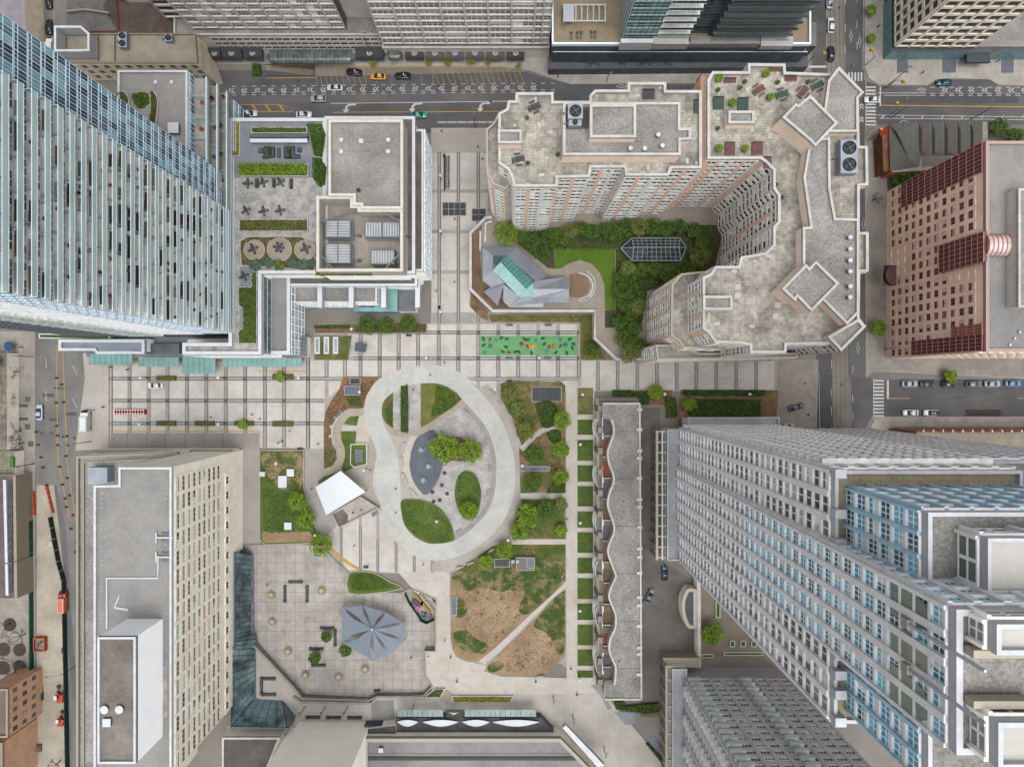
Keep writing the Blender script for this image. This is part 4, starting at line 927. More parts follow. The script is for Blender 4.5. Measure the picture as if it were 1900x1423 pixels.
# curved canopy at the entrance
b=MB();c0=W(1664,508,12);n=10
for k in range(n):
 a0,a1=math.pi*(.5+k/n),math.pi*(.5+(k+1)/n);b.add([(c0[0]+2.2*math.cos(a0),c0[1]+2.9*math.sin(a0),9),(c0[0]+2.2*math.cos(a1),c0[1]+2.9*math.sin(a1),9),(c0[0]+2.2*math.cos(a1),c0[1]+2.9*math.sin(a1),10.4),(c0[0]+2.2*math.cos(a0),c0[1]+2.9*math.sin(a0),10.4)],[(3,2,1,0),(0,1,2,3)])
b.box(c0[0]-2,c0[1]-2.8,8.9,c0[0]+1.5,c0[1]+2.8,9.2)
ob('entrance_bay',b.me('entrance_bay',[M('bay_brown',cg(112,84,76),cg(90,70,66),.8)]),BR.o)
BR.done()
RB=Bld('white_roof_annex','pale roof strip with white panels at the right edge behind the brown block','building',*W(1898,520,42))
penthouse('1890,350 1960,350 1960,570 1890,570',45,conc_w,gravel_m,20,RB);RB.done()
# ---------------------------------------------------------------- hotel slab lower left
HO=Bld('beige_hotel','beige hotel slab with a grid of paired windows and grey gravel roof','hotel',*W(250,1100,42))
ph_=P('174,901 220,900 220,867 318,867 318,1440 174,1440',42)
roofed(HO,ph_,0,42,sand_w,gravelg_m,white_m,.6,.5)
wh=blinds(g_green,M('frame_tan',cw(150,138,124),None),3,0,.06)
xw=W(318,0,42)[0];y_a,y_b=W(0,867,42)[1],W(0,1440,42)[1]
nbh=int((y_a-y_b-3)/2.05)
facade(HO,(xw,y_b),(xw,y_a-2.2),15.4,40.4,nbh//2,9,.85,1.4,.1,sand_w,sand_w,wh,proud=.02)
facade(HO,(xw,y_b),(xw,y_a-5.2),9.6,12.6,nbh//2,1,2.3,1.0,.16,sand_w,sand_w,winmesh(g_dark,MATS['frame_tan'],2,0,.08),proud=.02)
penth=P('180,1182 251,1182 251,1417 180,1417',53)
prism('penthouse',penth,41,52.4,graveld_m,M('penthouse_white',cw(212,214,222),cw(204,206,214),.2,.6,.03,1),HO.o);ring('penthouse_coping',penth,.45,52,52.9,white_m,HO.o)
strip('roof_upstand',[W(199,1165,41.5),W(199,1072,41.5),W(294,1072,41.5),W(294,1030,41.5)],.35,41.75,white_m,parent=HO.o,z0=41.3)
flat('white_patch',P('277,1237 310,1237 310,1330 277,1330',41.4),41.43,M('patch_white',cg(196,190,180),cg(160,152,142),.5,.9,.1,2),parent=HO.o)
low=P('140,845 222,845 222,870 455,870 455,1440 140,1440',12)
low=P('142,846 330,838 330,1440 142,1440',12)
prism('hotel_base',low,0,11.4,gravel_m,sand_w,HO.o);ring('base_parapet',low,.6,11,12.2,M('old_coping',cg(180,172,158),None,fine=.08),HO.o);ring('base_parapet',offset(low,1.6),.4,11,12.0,MATS['old_coping'],HO.o)
prism('street_frontage',P('180,834 432,834 432,846 180,846',5),0,4.8,MATS['old_coping'],sand_w,HO.o)
rg=random.Random(2)
for i in range(30):block('ballast_paver',(*W(189,925+i*8.2 if i<28 else 915,41.4),41.43),(.5,.5,.08),MATS['patch_white'],HO.o)
for i in range(24):block('ballast_paver',(*W(308,915+i*9.6,41.4),41.43),(.4,.4,.08),MATS['patch_white'],HO.o)
for i in range(7):block('ballast_paver',(*W(278,1169+i*8.4,41.4),41.45),(.75,.75,.1),white_m,HO.o)
strip('loose_pipe',[W(222,1104,41.5),W(212,1128,41.5)],.25,41.6,white_m,parent=HO.o,z0=41.4);strip('loose_pipe',[W(214,1127,41.5),W(238,1131,41.5)],.45,41.6,white_m,parent=HO.o,z0=41.4)
HO.done()
fan_unit(195,880,5.2,4.6,3.4,11.4,'large grey air handling box on the low hotel roof',0)
for i,(px,py) in enumerate(((305,996),(305,1032))):
 t=empty('roof_davit',(*W(px,py,41.4),41.4),('upper' if i==0 else 'lower')+' white window-cleaning frame at the hotel roof edge','roof rig','window cleaning rigs')
 ob('beam',MB().bar((-1.6,0,.6),(2.2,0,.6),.3).bar((-1.6,-1.2,.6),(-1.6,1.2,.6),.25).me('beam',white_m),t,local=True);ob('deck',MB().box(-.6,-1.1,0,1.8,1.1,.35).me('deck',steel_m),t,local=True)
# glass atrium wrapped round the hotel foot
AT=Bld('glass_atrium','navy framed glass atrium with sloping roof at the foot of the hotel','atrium',*W(470,1200))
def atrium(lo,hi,z0,z1,n):
 lo,hi=P(lo,z0),P(hi,z1);k=len(lo);gm=g_sky
 for i in range(k-1):
  q=[(*lo[i],z0),(*lo[i+1],z0),(*hi[i+1],z1),(*hi[i],z1)]
  ob('glass_slope',mesh('glass_slope',q,[(0,1,2,3)],gm),AT.o)
  L=(Vector(lo[i])-Vector(lo[i+1])).length;m=max(2,int(L/n))
  for t in range(m+1):
   a,c=Vector(q[0]).lerp(Vector(q[1]),t/m),Vector(q[3]).lerp(Vector(q[2]),t/m);up=Vector((0,0,.08))
   ob('glazing_bar',MB().bar(a+up,c+up,.16).me('glazing_bar',navy),AT.o)
  for t in (0,.33,.66,1):
   a,c=Vector(q[0]).lerp(Vector(q[3]),t),Vector(q[1]).lerp(Vector(q[2]),t);up=Vector((0,0,.08));ob('glazing_bar',MB().bar(a+up,c+up,.3 if t in (0,1) else .14).me('glazing_bar',navy),AT.o)
atrium('466,1030 466,1170 474,1185 474,1202','436,1024 436,1178 436,1190 436,1205',.3,7,1.4)
atrium('452,1018 466,1030','440,1028 436,1036',.3,6,1.4)
atrium('474,1205 474,1290 472,1298 524,1300 548,1330','428,1200 428,1348 428,1348 533,1350 536,1350',.2,8,1.4)
prism('atrium_floor',P('430,1020 466,1030 468,1190 474,1296 540,1330 535,1347 430,1347',1),0,.2,M('atrium_tile',cg(96,108,112),cg(150,156,156),.5,.5,.1,1),parent=AT.o)
AT.done()
# blank-walled tower at the bottom
BW=Bld('blank_wall_tower','large blank beige wall of a tower at the bottom edge','tower',*W(600,1400))
b0,b1=W(548,1338),W(688,1338)
prism('wall',rect(b0[0],b0[1],b1[0],b0[1]-25),0,60,gravelg_m,M('blank_wall',cw(206,200,190),cw(196,190,180),.1,.85,.03,1),BW.o)
BW.done()
LW=Bld('low_rear_building','low dark-roofed wing with a row of small windows at the bottom edge','building',*W(460,1395))
penthouse('412,1368 520,1368 490,1440 412,1440',9,sand_w,graveldk_m,0,LW);prism('front',P('420,1347 548,1347 540,1366 420,1366',4),0,3.6,MATS['old_coping'],sand_w,LW.o);LW.done()
# restaurant block at the bottom
RS=Bld('restaurant_building','low building with gravel roof and long glass canopy at the bottom edge','restaurant',*W(860,1400))
p=P('676,1370 1040,1370 1092,1423 1130,1470 676,1470',7);roofed(RS,p,0,7,sand_w,gravelg_m,M('tan_coping',cg(196,188,172),None,fine=.05),1.2,1.0)
q=P('682,1402 1066,1402 1105,1440 682,1440',7);prism('upper_roof',q,5.6,6.2,gravelg_m,sand_w,RS.o);strip('dark_gutter',[W(672,1407,6.5),W(1072,1407,6.5)],.9,6.6,M('gutter',cg(84,84,88),None),parent=RS.o,z0=6)
prism('white_parapet_beam',P('1044,1350 1050,1345 1122,1420 1110,1424',8),6,8,white_m,parent=RS.o)
for k,(x0,x1) in enumerate(((737,828),(862,1000))):
 for i in range(int((x1-x0)/9.5)):
  a=x0+i*9.5;prism('canopy_pane',prect(a+.3,1316,a+9.2,1329,4.5),4.4,4.5,M('canopy_glass',cg(116,134,134),cg(140,156,154),.4,.15,.06,1,rnd=.08),parent=RS.o)
prism('sign_canopy',prect(828,1316,860,1330,4.5),4.4,4.6,black_m,parent=RS.o)
b=MB()
for sx in (-1,1):
 b.add([(0,-.45,0),(sx*.5,-.2,0),(sx*1.6,.35,0),(sx*.8,.2,0),(sx*.25,.15,0),(0,.3,0)],[(0,1,2,3,4,5) if sx>0 else (5,4,3,2,1,0)])
ob('wing_emblem',b.me('wing_emblem',M('emblem',cg(222,206,170),None)),RS.o,(*W(842,1323,4.6),4.63))
prism('shop_front',P('735,1330 1003,1330 1040,1370 676,1370 676,1345 735,1345',3),0,3.4,M('dark_roof',cg(70,70,72),cg(90,90,90),.4),black_w,RS.o)
prism('left_roof_step',P('676,1352 735,1345 735,1364 676,1366',4),0,4.2,MATS['dark_roof'],sand_w,RS.o)
RS.done()
for i,(x0,x1) in enumerate(((737,775),(785,850),(858,908),(915,1000))):
 b=MB();n=10;v=[]
 for k in range(n+1):
  t=k/n;x=x0+(x1-x0)*t;s=math.sin(math.pi*t);a0=W(x,1339-5*s,4.2);a1=W(x,1341+6*s,4.2);v+=[(*a0,4.0+.5*s),(*a1,3.8+.5*s)]
 b.add(v,[(2*k,2*k+1,2*k+3,2*k+2) for k in range(n)])
 b2=MB();xm,ym=W((x0+x1)/2,1342);b2.bar((xm,ym,3.3),(xm,ym,4.3),.12)
 t=empty('white_parasol',(xm,ym,3.38),('first','second','third','fourth')[i]+' white scalloped canopy from the left along the restaurant front','parasol','white canopies by the restaurant')
 ob('canopy',b.me('canopy',white_m),t);ob('pole',b2.me('pole',steel_m),t)
# ---------------------------------------------------------------- big grey residential tower on the right
ST=Bld('grey_blue_tower','stepped grey tower with blue glazed upper bays at the lower right','apartment tower',*G(450,200))
X0,Y0,Y1=300,81,315
def gr(x0,y0,x1,y1):a,b=G(x0,y0),G(x1,y1);return rect(a[0],a[1],b[0],b[1])
wg=blinds(GL('glass_mid',[cw(44,50,54),cw(58,64,68),cw(36,40,44),cw(82,86,88),cw(140,140,138),cw(50,56,60)]),M('frame_grey',cw(190,190,190),None),2,0,.06);wgb=blinds(g_blue,M('frame_blue',cw(176,200,212),None),3,.5,.05)
gc=M('grey_core',cw(128,124,124),None,fine=.05)
beige_r=M('terrace_paver',cg(168,156,128),cg(188,176,148),.3,.85,.1,2,tile=(.8,.8,.05,.8,0,.06))
ZM,ZU,ZC=100.,119.,128.5
def tower_part(x0,y0,x1,y1,z0,z1,roof,par=.5,win=wg,bay=3.15,pm=grey_w,sm=grey_w,faces='wn',pw=1.0,sh=.5,ph=.7,fh=2.85,roofonly=False):
 p=gr(x0,y0,x1,y1);roofed(ST,p,z0,z1,gc,roof,white_m,ph,par)
 a,b_,c,d=G(x0,y0),G(x0,y1),G(x1,y0),G(x1,y1)
 nf=max(1,round((z1-1.5-z0)/fh))
 if 'w' in faces:facade(ST,a,b_,z0,z1-1.4,max(1,round((y1-y0)*S/bay)),nf,pw,sh,.3,pm,sm,win,proud=.18)
 if 's' in faces:facade(ST,b_,d,z0,z1-1.4,max(1,round((x1-x0)*S/bay)),nf,pw,sh,.3,pm,sm,win,proud=.18)
 if 'n' in faces:facade(ST,c,a,z0,z1-1.4,max(1,round((x1-x0)*S/bay)),nf,pw,sh,.3,pm,sm,win,proud=.18)
tower_part(X0,Y0,474,149,6,ZM,beige_r);tower_part(X0-1,246,474,Y1,6,ZM,beige_r,faces='ws')
tower_part(X0+13,97,640,150,ZM-1,ZU,gravel_m,win=wgb,pm=pblue,sm=grey_w,pw=.55,bay=3.0)
tower_part(X0+13,246,640,304,ZM-1,ZU,gravel_m,win=wgb,pm=pblue,sm=grey_w,pw=.55,bay=3.0,faces='wns')
tower_part(X0-5,150,640,246,6,ZC,gravel_m,win=lambda i,k:wg if k<20 else wgb,bay=3.2,par=.7,pw=.9)
for (y0,y1) in ((153,178),(184,210),(216,243)):      # tall round-headed glazing near the top
 a,b_=G(X0-6.5,y0),G(X0-6.5,y1);n=10;v=[];L=abs(a[1]-b_[1])
 for k in range(n+1):t=math.pi*k/n;v.append((a[0]-.02,(a[1]+b_[1])/2+L/2*math.cos(t),120.5+4.2*math.sin(t)))
 v+=[(a[0]-.02,b_[1],116.5),(a[0]-.02,a[1],116.5)]
 ob('arched_window',mesh('arched_window',v,[tuple(range(len(v)))],GL('glass_olive',[cw(96,104,92),cw(82,92,84),cw(112,120,106)])),ST.o)
# penthouse blocks on top
tower_part(X0+6,152,640,171,ZC-1,132,M('white_clad',cg(226,222,212),cg(216,212,202),.2,.6,.04,1,tile=(.7,.35,.015,.93,.5,.01)),par=.5,win=winmesh(GL('glass_olive',[]),MATS['frame_grey'],2,.5,.08),bay=6,pm=white_w,sm=white_w,faces='wn',fh=4,pw=.8)
tower_part(X0+7,214,640,243,ZC-1,132,MATS['white_clad'],par=.5,win=winmesh(MATS['glass_olive'],MATS['frame_grey'],2,.5,.08),bay=6,pm=white_w,sm=white_w,faces='wn',fh=4,pw=.8)
tower_part(338,110,640,149,ZU-1,123.5,MATS['white_clad'],par=.4,win=winmesh(MATS['glass_olive'],MATS['frame_grey'],2,.5,.08),bay=6,pm=grey_w,sm=grey_w,faces='wn',fh=4,pw=.8)
for y in (176,209):
 g0=G(X0-7,y);block('fin',(g0[0]+4.4,g0[1],ZC+.6),(6.5,.8,1.6),M('fin_cream',cg(214,202,180),None,fine=.05),ST.o)
 b=MB();b.bar((g0[0]-.5,g0[1],120.5),(g0[0]-.5,g0[1],134),.28);ob('mast',b.me('mast',white_m),ST.o)
 block('mast_bracket',(g0[0]-.2,g0[1],120.7),(1.1,1.1,1.3),MATS['sand_coping'],ST.o)
for y in (83,120,147,250,268,286,311):g0=G(X0+2,y);block('parapet_pier',(g0[0],g0[1],ZM+.3),(1.6,1.3,1.6),white_m,ST.o)
# lower terraces with light grey roofs stepping back on the north side
tower_part(474,83,640,146,6,84,M('pale_roof',cg(190,190,184),cg(176,176,170),.4,.8,.06,2),par=.6,faces='n')
# podium with a frame of piers toward the lane
pod=[G(276,82),G(X0+2,82),G(X0+2,Y1),G(276,Y1)]
prism('podium',pod,0,7.6,M('podium_roof',cg(196,200,204),cg(178,180,182),.2,.7,.1,1.4,detail=7),grey_w,ST.o);ring('podium_parapet',pod,.4,7.2,8.2,wcap_m,ST.o)
for i in range(13):
 a=G(259,86+i*(Y1-90)/12);block('frame_post',(a[0],a[1],3.6),(.6,.7,7.2),MATS['sand_coping'],ST.o);block('frame_beam',(a[0]+1.7,a[1],6.9),(3.4,.5,.5),MATS['sand_coping'],ST.o)
a,b_=G(259,84),G(259,Y1);block('frame_rail',(a[0],(a[1]+b_[1])/2,7.35),(.7,abs(a[1]-b_[1]),.4),MATS['sand_coping'],ST.o);block('frame_rail',(a[0]+1.5,(a[1]+b_[1])/2,7.35),(.4,abs(a[1]-b_[1]),.3),white_m,ST.o)
npod=P('1274,776 1445,776 1445,800 1274,800',6);prism('north_podium',npod,0,5.6,MATS['podium_roof'],grey_w,ST.o);ring('podium_parapet',P('1276,774 1447,774 1447,800 1276,800',6.2),.5,5.2,6.2,wcap_m,ST.o)
# north side: rows of white balcony slabs
a,c=G(474,Y0),G(X0,Y0)
for k in range(31):
 z=9+k*2.85;ob('balcony',ubox(grey_w),ST.o,((a[0]+c[0])/2,a[1]+.75,z),0,(abs(a[0]-c[0])*.96,1.1,.25));[ob('balcony_guard',ubox(MATS['soft_white']),ST.o,(c[0]+abs(a[0]-c[0])*(q+.5)/8,a[1]+1.28,z+.55),0,(2.3,.08,.85)) for q in range(8)]
ST.done()
# ---------------------------------------------------------------- dark grey tower at the bottom right
DT=Bld('dark_balcony_tower','dark grey apartment tower with corner balconies at the bottom right','apartment tower',*G(400,640))
pd=gr(310,526,492,760);prism('core',pd,0,66,gravel_m,gc,DT.o)
wd_=blinds(g_dark,M('frame_pale',cw(176,176,176),None),3,0,.06)
a,b_,c=G(310,526),G(310,760),G(492,526)
facade(DT,c,a,8,65,9,20,1.0,1.3,.25,dgrey_w,dgrey_w,wd_,proud=.12)
facade(DT,a,b_,8,65,11,20,1.3,1.2,.25,dgrey_w,dgrey_w,wd_,proud=.12)
for k in range(20):
 z=10+k*2.85
 for i,gx in enumerate((312,402)):
  x,y=G(gx+9,526);bal=ob('balcony',ubox(slabc),DT.o,(x,y+.75,z),0,(3.4,1.3,.2))
  ob('balcony_guard',ubox(g_rail),DT.o,(x,y+1.38,z+.55),0,(3.4,.06,1.0));ob('balcony_guard',ubox(M('guard_grey',cw(150,150,148),None)),DT.o,(x-1.7,y+.75,z+.5),0,(.08,1.3,.9))
 for gy in (535,585,640):
  x,y=G(310,gy+8);bal=ob('balcony',ubox(slabc),DT.o,(x-.7,y,z),0,(1.3,2.8,.2));ob('balcony_guard',ubox(MATS['guard_grey']),DT.o,(x-1.3,y,z+.5),0,(.08,2.8,.9))
pod=[G(285,508),G(312,508),G(312,760),G(285,760)];prism('podium',pod,0,7.4,MATS['podium_roof'],grey_w,DT.o);ring('podium_parapet',pod,.4,7,8,wcap_m,DT.o)
for i in range(9):a=G(276,506+i*24);block('frame_post',(a[0],a[1],3.6),(.6,.7,7.2),MATS['sand_coping'],DT.o);block('frame_beam',(a[0]+1,a[1],6.9),(1.8,.5,.5),MATS['sand_coping'],DT.o)
a,b_=G(276,504),G(276,760);block('frame_rail',(a[0],(a[1]+b_[1])/2,7.3),(.6,abs(a[1]-b_[1]),.4),MATS['sand_coping'],DT.o)
prism('gate_lintel',P('1230,1220 1300,1220 1295,1238 1236,1238',5),0,5,M('lintel',cg(186,174,152),None,fine=.06),parent=DT.o)
DT.done()
# garden court between the two towers with a curved porch
PC=Bld('curved_porch','low curved porch roof with pale rim on the driveway court','porch',*W(1280,1128))
q=smooth(Q(15,'1395,120 1330,112 1295,170 1283,240 1295,330 1335,405 1395,400'),3,False);q=[W(*px_of(p,0),4) for p in q]
prism('porch_roof',q,0,3.7,M('porch_dark',cg(86,88,94),cg(98,100,106),.3),stone_wall,PC.o);ring('porch_rim',q,1.0,3.2,4,MATS['sand_coping'],PC.o);PC.done()
cw_=tag(prism('garden_wall',P('1293,1050 1300,1060 1301,1238 1295,1238',4),0,4,wcap_m,stone_wall),'tall thin wall between the driveway and the tower garden','wall')
flat('tower_garden',P('1300,1060 1330,1075 1430,1190 1430,1240 1300,1240'),.02,M('court_tan',cg(142,128,114),cg(154,141,127),.3,.85,.1,3),kind='structure')
for i,(x0,y0,x1,y1) in enumerate(((1327,1115,1336,1145),(1301,1212,1323,1219),(1342,1208,1415,1215),(1353,1187,1363,1199),(1373,1187,1383,1199),(1393,1187,1403,1199))):
 t=empty('planter_box',(*W((x0+x1)/2,(y0+y1)/2),.02),'planted box in the tower garden, '+('beside the wall path','short one by the garden wall','long one along the pool edge','left of three squares','middle of three squares','right of three squares')[i],'planter','planters in the tower garden')
 ob('rim',MB().ring(prect(x0,y0,x1,y1),.3,0,.5).me('rim',wcap_m),t);ob('plants',MB().prism(offset(prect(x0,y0,x1,y1),.28),0,.55).me('plants',lawn2_m),t)
# ---------------------------------------------------------------- terrace houses with wavy roof edge
TH=Bld('terrace_row','long row of terrace houses with a wavy roof edge beside the lawn squares','terrace houses',*W(1155,1020))
base=P('1112,748 1188,748 1190,1298 1124,1300 1112,1260',8.5)
prism('lower_storeys',base,0,8.2,M('terrace_brown',cg(140,126,108),cg(120,108,94),.3,.85,.1,2,tile=(.5,.5,.05,.75,0,.08)),stone_wall,TH.o)
def qp(n,s):return [R(n,*map(float,t.split(','))) for t in s.split()]
wave=qp(11,'770,310 785,360 785,420 755,500 742,560 755,640 782,710 785,770 755,850 742,930 760,1000 787,1080 787,1140 755,1220 745,1290')+qp(15,'792,-10 800,30 765,110 752,175 775,240 800,310 797,400 762,480 753,560 775,630 800,690 797,770 790,818')
wv=smooth([W(x,y,11.3) for x,y in wave],4,False)
top=[W(1120,750,11.3),W(1188,750,11.3),W(1190,1297,11.3),W(1122,1297,11.3),W(1122,1270,11.3)]
up=[W(1120,777,11.3),W(1120,750,11.3),W(1187,750,11.3),W(1190,1297,11.3),W(1123,1297,11.3),W(1123,1271,11.3)]+wv[::-1]
prism('upper_storey',up,8,11,gravel_m,stone_wall,TH.o)
strip('wavy_parapet',wv,.5,11.4,wcap_m,parent=TH.o,z0=8.2)
for s_ in ([(1187,750),(1190,1297)],[(1119,749),(1188,749)],[(1122,1297),(1190,1297)]):strip('roof_edge',[W(*p,11.3) for p in s_],.45,11.4,wcap_m,parent=TH.o,z0=10.6)
for y in (760,797,836,850,887,926,940,978,1017,1033,1062,1107,1122,1160,1200,1212,1250):block('roof_pier',(*W(1186,y,11),10.9),(1.5,.8,1.2),wcap_m,TH.o)
for i,y in enumerate((777,867,953,1040,1125,1212)):
 for s_ in (0,1):
  yy=y+s_*18+(0);
 # curved bay window with white rim, brown loggia tiles, stone piers between
 c=W(1110,y+18,8);b=MB();n=8;pts=[(c[0]-.9*math.sin(math.pi*k/n)+.1,c[1]+2.6*math.cos(math.pi*k/n)) for k in range(n+1)]
 prism('curved_bay',pts+[(c[0]+.9,c[1]-2.9),(c[0]+.9,c[1]+2.9)],0,7.6,M('bay_roof',cg(122,124,130),cg(138,140,144),.5),winmesh and white_w,TH.o)
 strip('bay_rim',pts,.2,7.9,wcap_m,parent=TH.o,z0=6.6)
 block('bay_beam',(*W(1118.5,y+18,8),8.0),(.45,6,.5),white_m,TH.o)
for i in range(14):
 y=752+i*38.8;c=W(1113,y+6,8);block('stone_pier',(c[0],c[1],4.6),(1.4,1.6,9.2),M('pier_stone',cg(168,160,148),cg(150,143,132),.5,.85,.1,2),TH.o)
 c=W(1121,y+18,8.6);block('terrace_wall',(c[0]+.8,c[1],8.8),(2.2,.18,1.1),wcap_m,TH.o)
rng=random.Random(5)
for i in range(12):
 y=790+i*40;c=W(1126,y,8.3);block('terrace_tile',(c[0],c[1],8.24),(2.2,4.4,.05),[M('tile_brown',cg(126,100,70),None,tile=(.4,.4,.05,.6)),M('tile_red',cg(150,84,58),None,tile=(.4,.4,.05,.6)),M('tile_grey',cg(104,106,112),None,tile=(.4,.4,.05,.6))][rng.choice((0,0,1,2,2))],TH.o)
prism('rear_steps_roof',P('1110,740 1186,740 1186,749 1110,749',6),0,5.8,MATS['porch_grey'],stone_wall,TH.o)
a,b_=W(1111,1262,8),W(1111,750,8)
rg=random.Random(12)
for i in range(16):q=W(rg.uniform(1142,1182),765+i*33,11);block('roof_stack',(q[0],q[1],11.1),(.3,.3,.5),(steel_m,white_m,black_m)[i % 3],TH.o)
for i in range(6):q=W(1162,800+i*88,11);block('roof_seam',(q[0],q[1],11.02),(7.4,.12,.04),graveldk_m,TH.o)
TH.done()
for i in range(13):     # front gardens between the lawn squares and the houses: low walls
 y=752+i*39.5;
 t=tag(ob('garden_wall',MB().box(*W(1102,y+37),0.1,*W(1104,y),.9).me('garden_wall',wcap_m)),'low front-garden wall of the terrace row, %s from the top' % 'first second third fourth fifth sixth seventh eighth ninth tenth eleventh twelfth thirteenth'.split()[i],'wall','front garden walls')
# ---------------------------------------------------------------- long hotel at the top
LH=Bld('concrete_grid_hotel','long concrete hotel with grid facade and dark awnings at the top','hotel',*G(-250,-640))
ch=M('hotel_concrete',cw(156,152,146),cw(142,138,132),.3,.85,.06,2);g_h=GL('glass_hotel',[cw(96,88,84),cw(78,74,72),cw(112,106,102),cw(64,62,62),cw(88,88,88)])
wcc=blinds(g_h,M('frame_conc',cw(160,155,150),None),4,.5,.03)
def slab_block(x0,x1,y,z0,z1,nb,nf,win=wcc,pm=ch,pw=.35,sh=.5,m=core_m):
 p=gr(x0,y-120,x1,y);prism('wing',p,0,z1,gravelg_m,m,LH.o)
 facade(LH,G(x0,y),G(x1,y),z0,z1-.5,nb,nf,pw,sh,.35,pm,pm,win,proud=.2)
slab_block(-565,-294,-629,9.5,58,11,16);slab_block(-232,38,-611,6.5,58,7,17);slab_block(38,66,-611,6.5,58,2,17,winmesh(g_green,MATS['frame_conc'],2,.5,.05))
prism('link',gr(-294,-740,-232,-650),0,58,gravelg_m,M('link_wall',cw(150,145,138),cw(140,135,128),.3),LH.o)
slab_block(-612,-565,-648,9.5,58,1,16,winmesh(g_dark,MATS['frame_conc'],1,0,.02),pw=.2,sh=.8)
prism('podium',gr(-600,-700,-292+68,-618),0,8.4,gravel_m,conc_w,LH.o);ring('podium_parapet',gr(-600,-700,-224,-617),.5,8,9,wcap_m,LH.o)
prism('podium',gr(-232,-700,68,-604),0,5.4,gravel_m,conc_w,LH.o);ring('podium_parapet',gr(-234,-700,68,-603),.5,5,6,wcap_m,LH.o)
facade(LH,G(-540,-617.5),G(-226,-617.5),.6,7.8,22,3,.4,1.2,.15,conc_w,conc_w,winmesh(g_dark,mull_d,2,0,.05),proud=.05)
LH.done()
# dark awnings with round white emblem
def emblem(parent,x,y,z,rz=0.):
 b=MB();n=14
 for r0,r1,a0,a1 in ((.5,.72,.5,5.9),(.16,.3,2.4,8.2)):
  for k in range(n):
   t0,t1=a0+(a1-a0)*k/n,a0+(a1-a0)*(k+1)/n
   b.add([(r0*math.cos(t0),r0*math.sin(t0),0),(r1*math.cos(t0),r1*math.sin(t0),0),(r1*math.cos(t1),r1*math.sin(t1),0),(r0*math.cos(t1),r0*math.sin(t1),0)],[(0,1,2,3)])
 b.box(.1,-.08,-.01,.95,.1,0);b.box(.5,-.42,-.01,.9,-.28,0)
 ob('emblem',b.me('emblem',white_m),parent,(x,y,z),local=True)
aw_m=M('awning_black',cg(62,62,64),cg(72,71,72),.5,.8,.05,2);aw_t=M('awning_taupe',cg(92,86,80),cg(100,94,88),.5,.8,.05,2)
aws=[(388,410,0),(412,449,0),(452,487,0),(660,712,0),(752,786,0),(790,824,1),(828,861,1),(865,898,1),(902,936,1),(940,973,0)]
for i,(x0,x1,k) in enumerate(aws):
 a,c=W(x0,110,3),W(x1,92,3);w,d=c[0]-a[0],c[1]-a[1]
 t=empty('shop_awning',((a[0]+c[0])/2,a[1]+d,2.2),'dark awning with round white emblem on the top hotel, %s from the left' % 'first second third fourth fifth sixth seventh eighth ninth tenth'.split()[i],'awning','hotel awnings')
 b=MB();b.add([(-w/2,0,1.9),(w/2,0,1.9),(w/2,-d*.8,.9),(-w/2,-d*.8,.9),(w/2,-d,0),(-w/2,-d,0),(-w/2,0,0),(w/2,0,0)],[(0,3,2,1),(3,5,4,2),(0,6,5,3),(1,2,4,7)])
 ob('fabric',b.me('fabric',(aw_m,aw_t)[k]),t,local=True);emblem(t.children[0],0,-d*.5,1.45)
 b=MB();b.bar((-w/2,-d,.0),(w/2,-d,.0),.08);ob('front_bar',b.me('front_bar',dsteel_m),t,local=True)
def vault(name,label,px0,px1,py,r,z,cat='glass canopy',seg=14):
 a,c=W(px0,py,z),W(px1,py,z);cx=(a[0]+c[0])/2;L=c[0]-a[0];t=empty(name,(cx,a[1],z-2.4),label,cat)
 n=8;b=MB();v=[];xs=[-L/2+L*i/seg for i in range(seg+1)]
 rad=[r*math.sqrt(max(.02,1-max(0,(abs(x)-(L/2-r))/r)**2)) for x in xs]
 for x,rr_ in zip(xs,rad):v+=[(x,-rr_*math.cos(math.pi*k/n),2.4-r*.5+rr_*.5*math.sin(math.pi*k/n)) for k in range(n+1)]
 f=[(i*(n+1)+k,(i+1)*(n+1)+k,(i+1)*(n+1)+k+1,i*(n+1)+k+1) for i in range(seg) for k in range(n)]
 b.add(v,f);ob('glass',b.me('vault_glass',M('canopy_dark_glass',cg(92,98,98),cg(128,136,136),.6,.1,.08,1)),t,local=True)
 for i in range(1,seg):
  b=MB();x,rr_=xs[i],rad[i]
  for k in range(n):b.bar((x,-rr_*math.cos(math.pi*k/n),2.45-r*.5+rr_*.5*math.sin(math.pi*k/n)),(x,-rr_*math.cos(math.pi*(k+1)/n),2.45-r*.5+rr_*.5*math.sin(math.pi*(k+1)/n)),.09)
  ob('rib',b.me('rib',dsteel_m),t,local=True)
 b=MB()
 for sx in (-.4,.4):b.bar((L*sx,0,-2.2),(L*sx,0,2.2),.2)
 ob('post',b.me('post',dsteel_m),t,local=True)
vault('glass_canopy','long rounded dark glass canopy over the hotel entrance',492,658,103,1.9,4.4,seg=22)
vault('glass_canopy','small round dark glass dome beside the hotel awnings',716,746,99,1.6,4.4,seg=8)
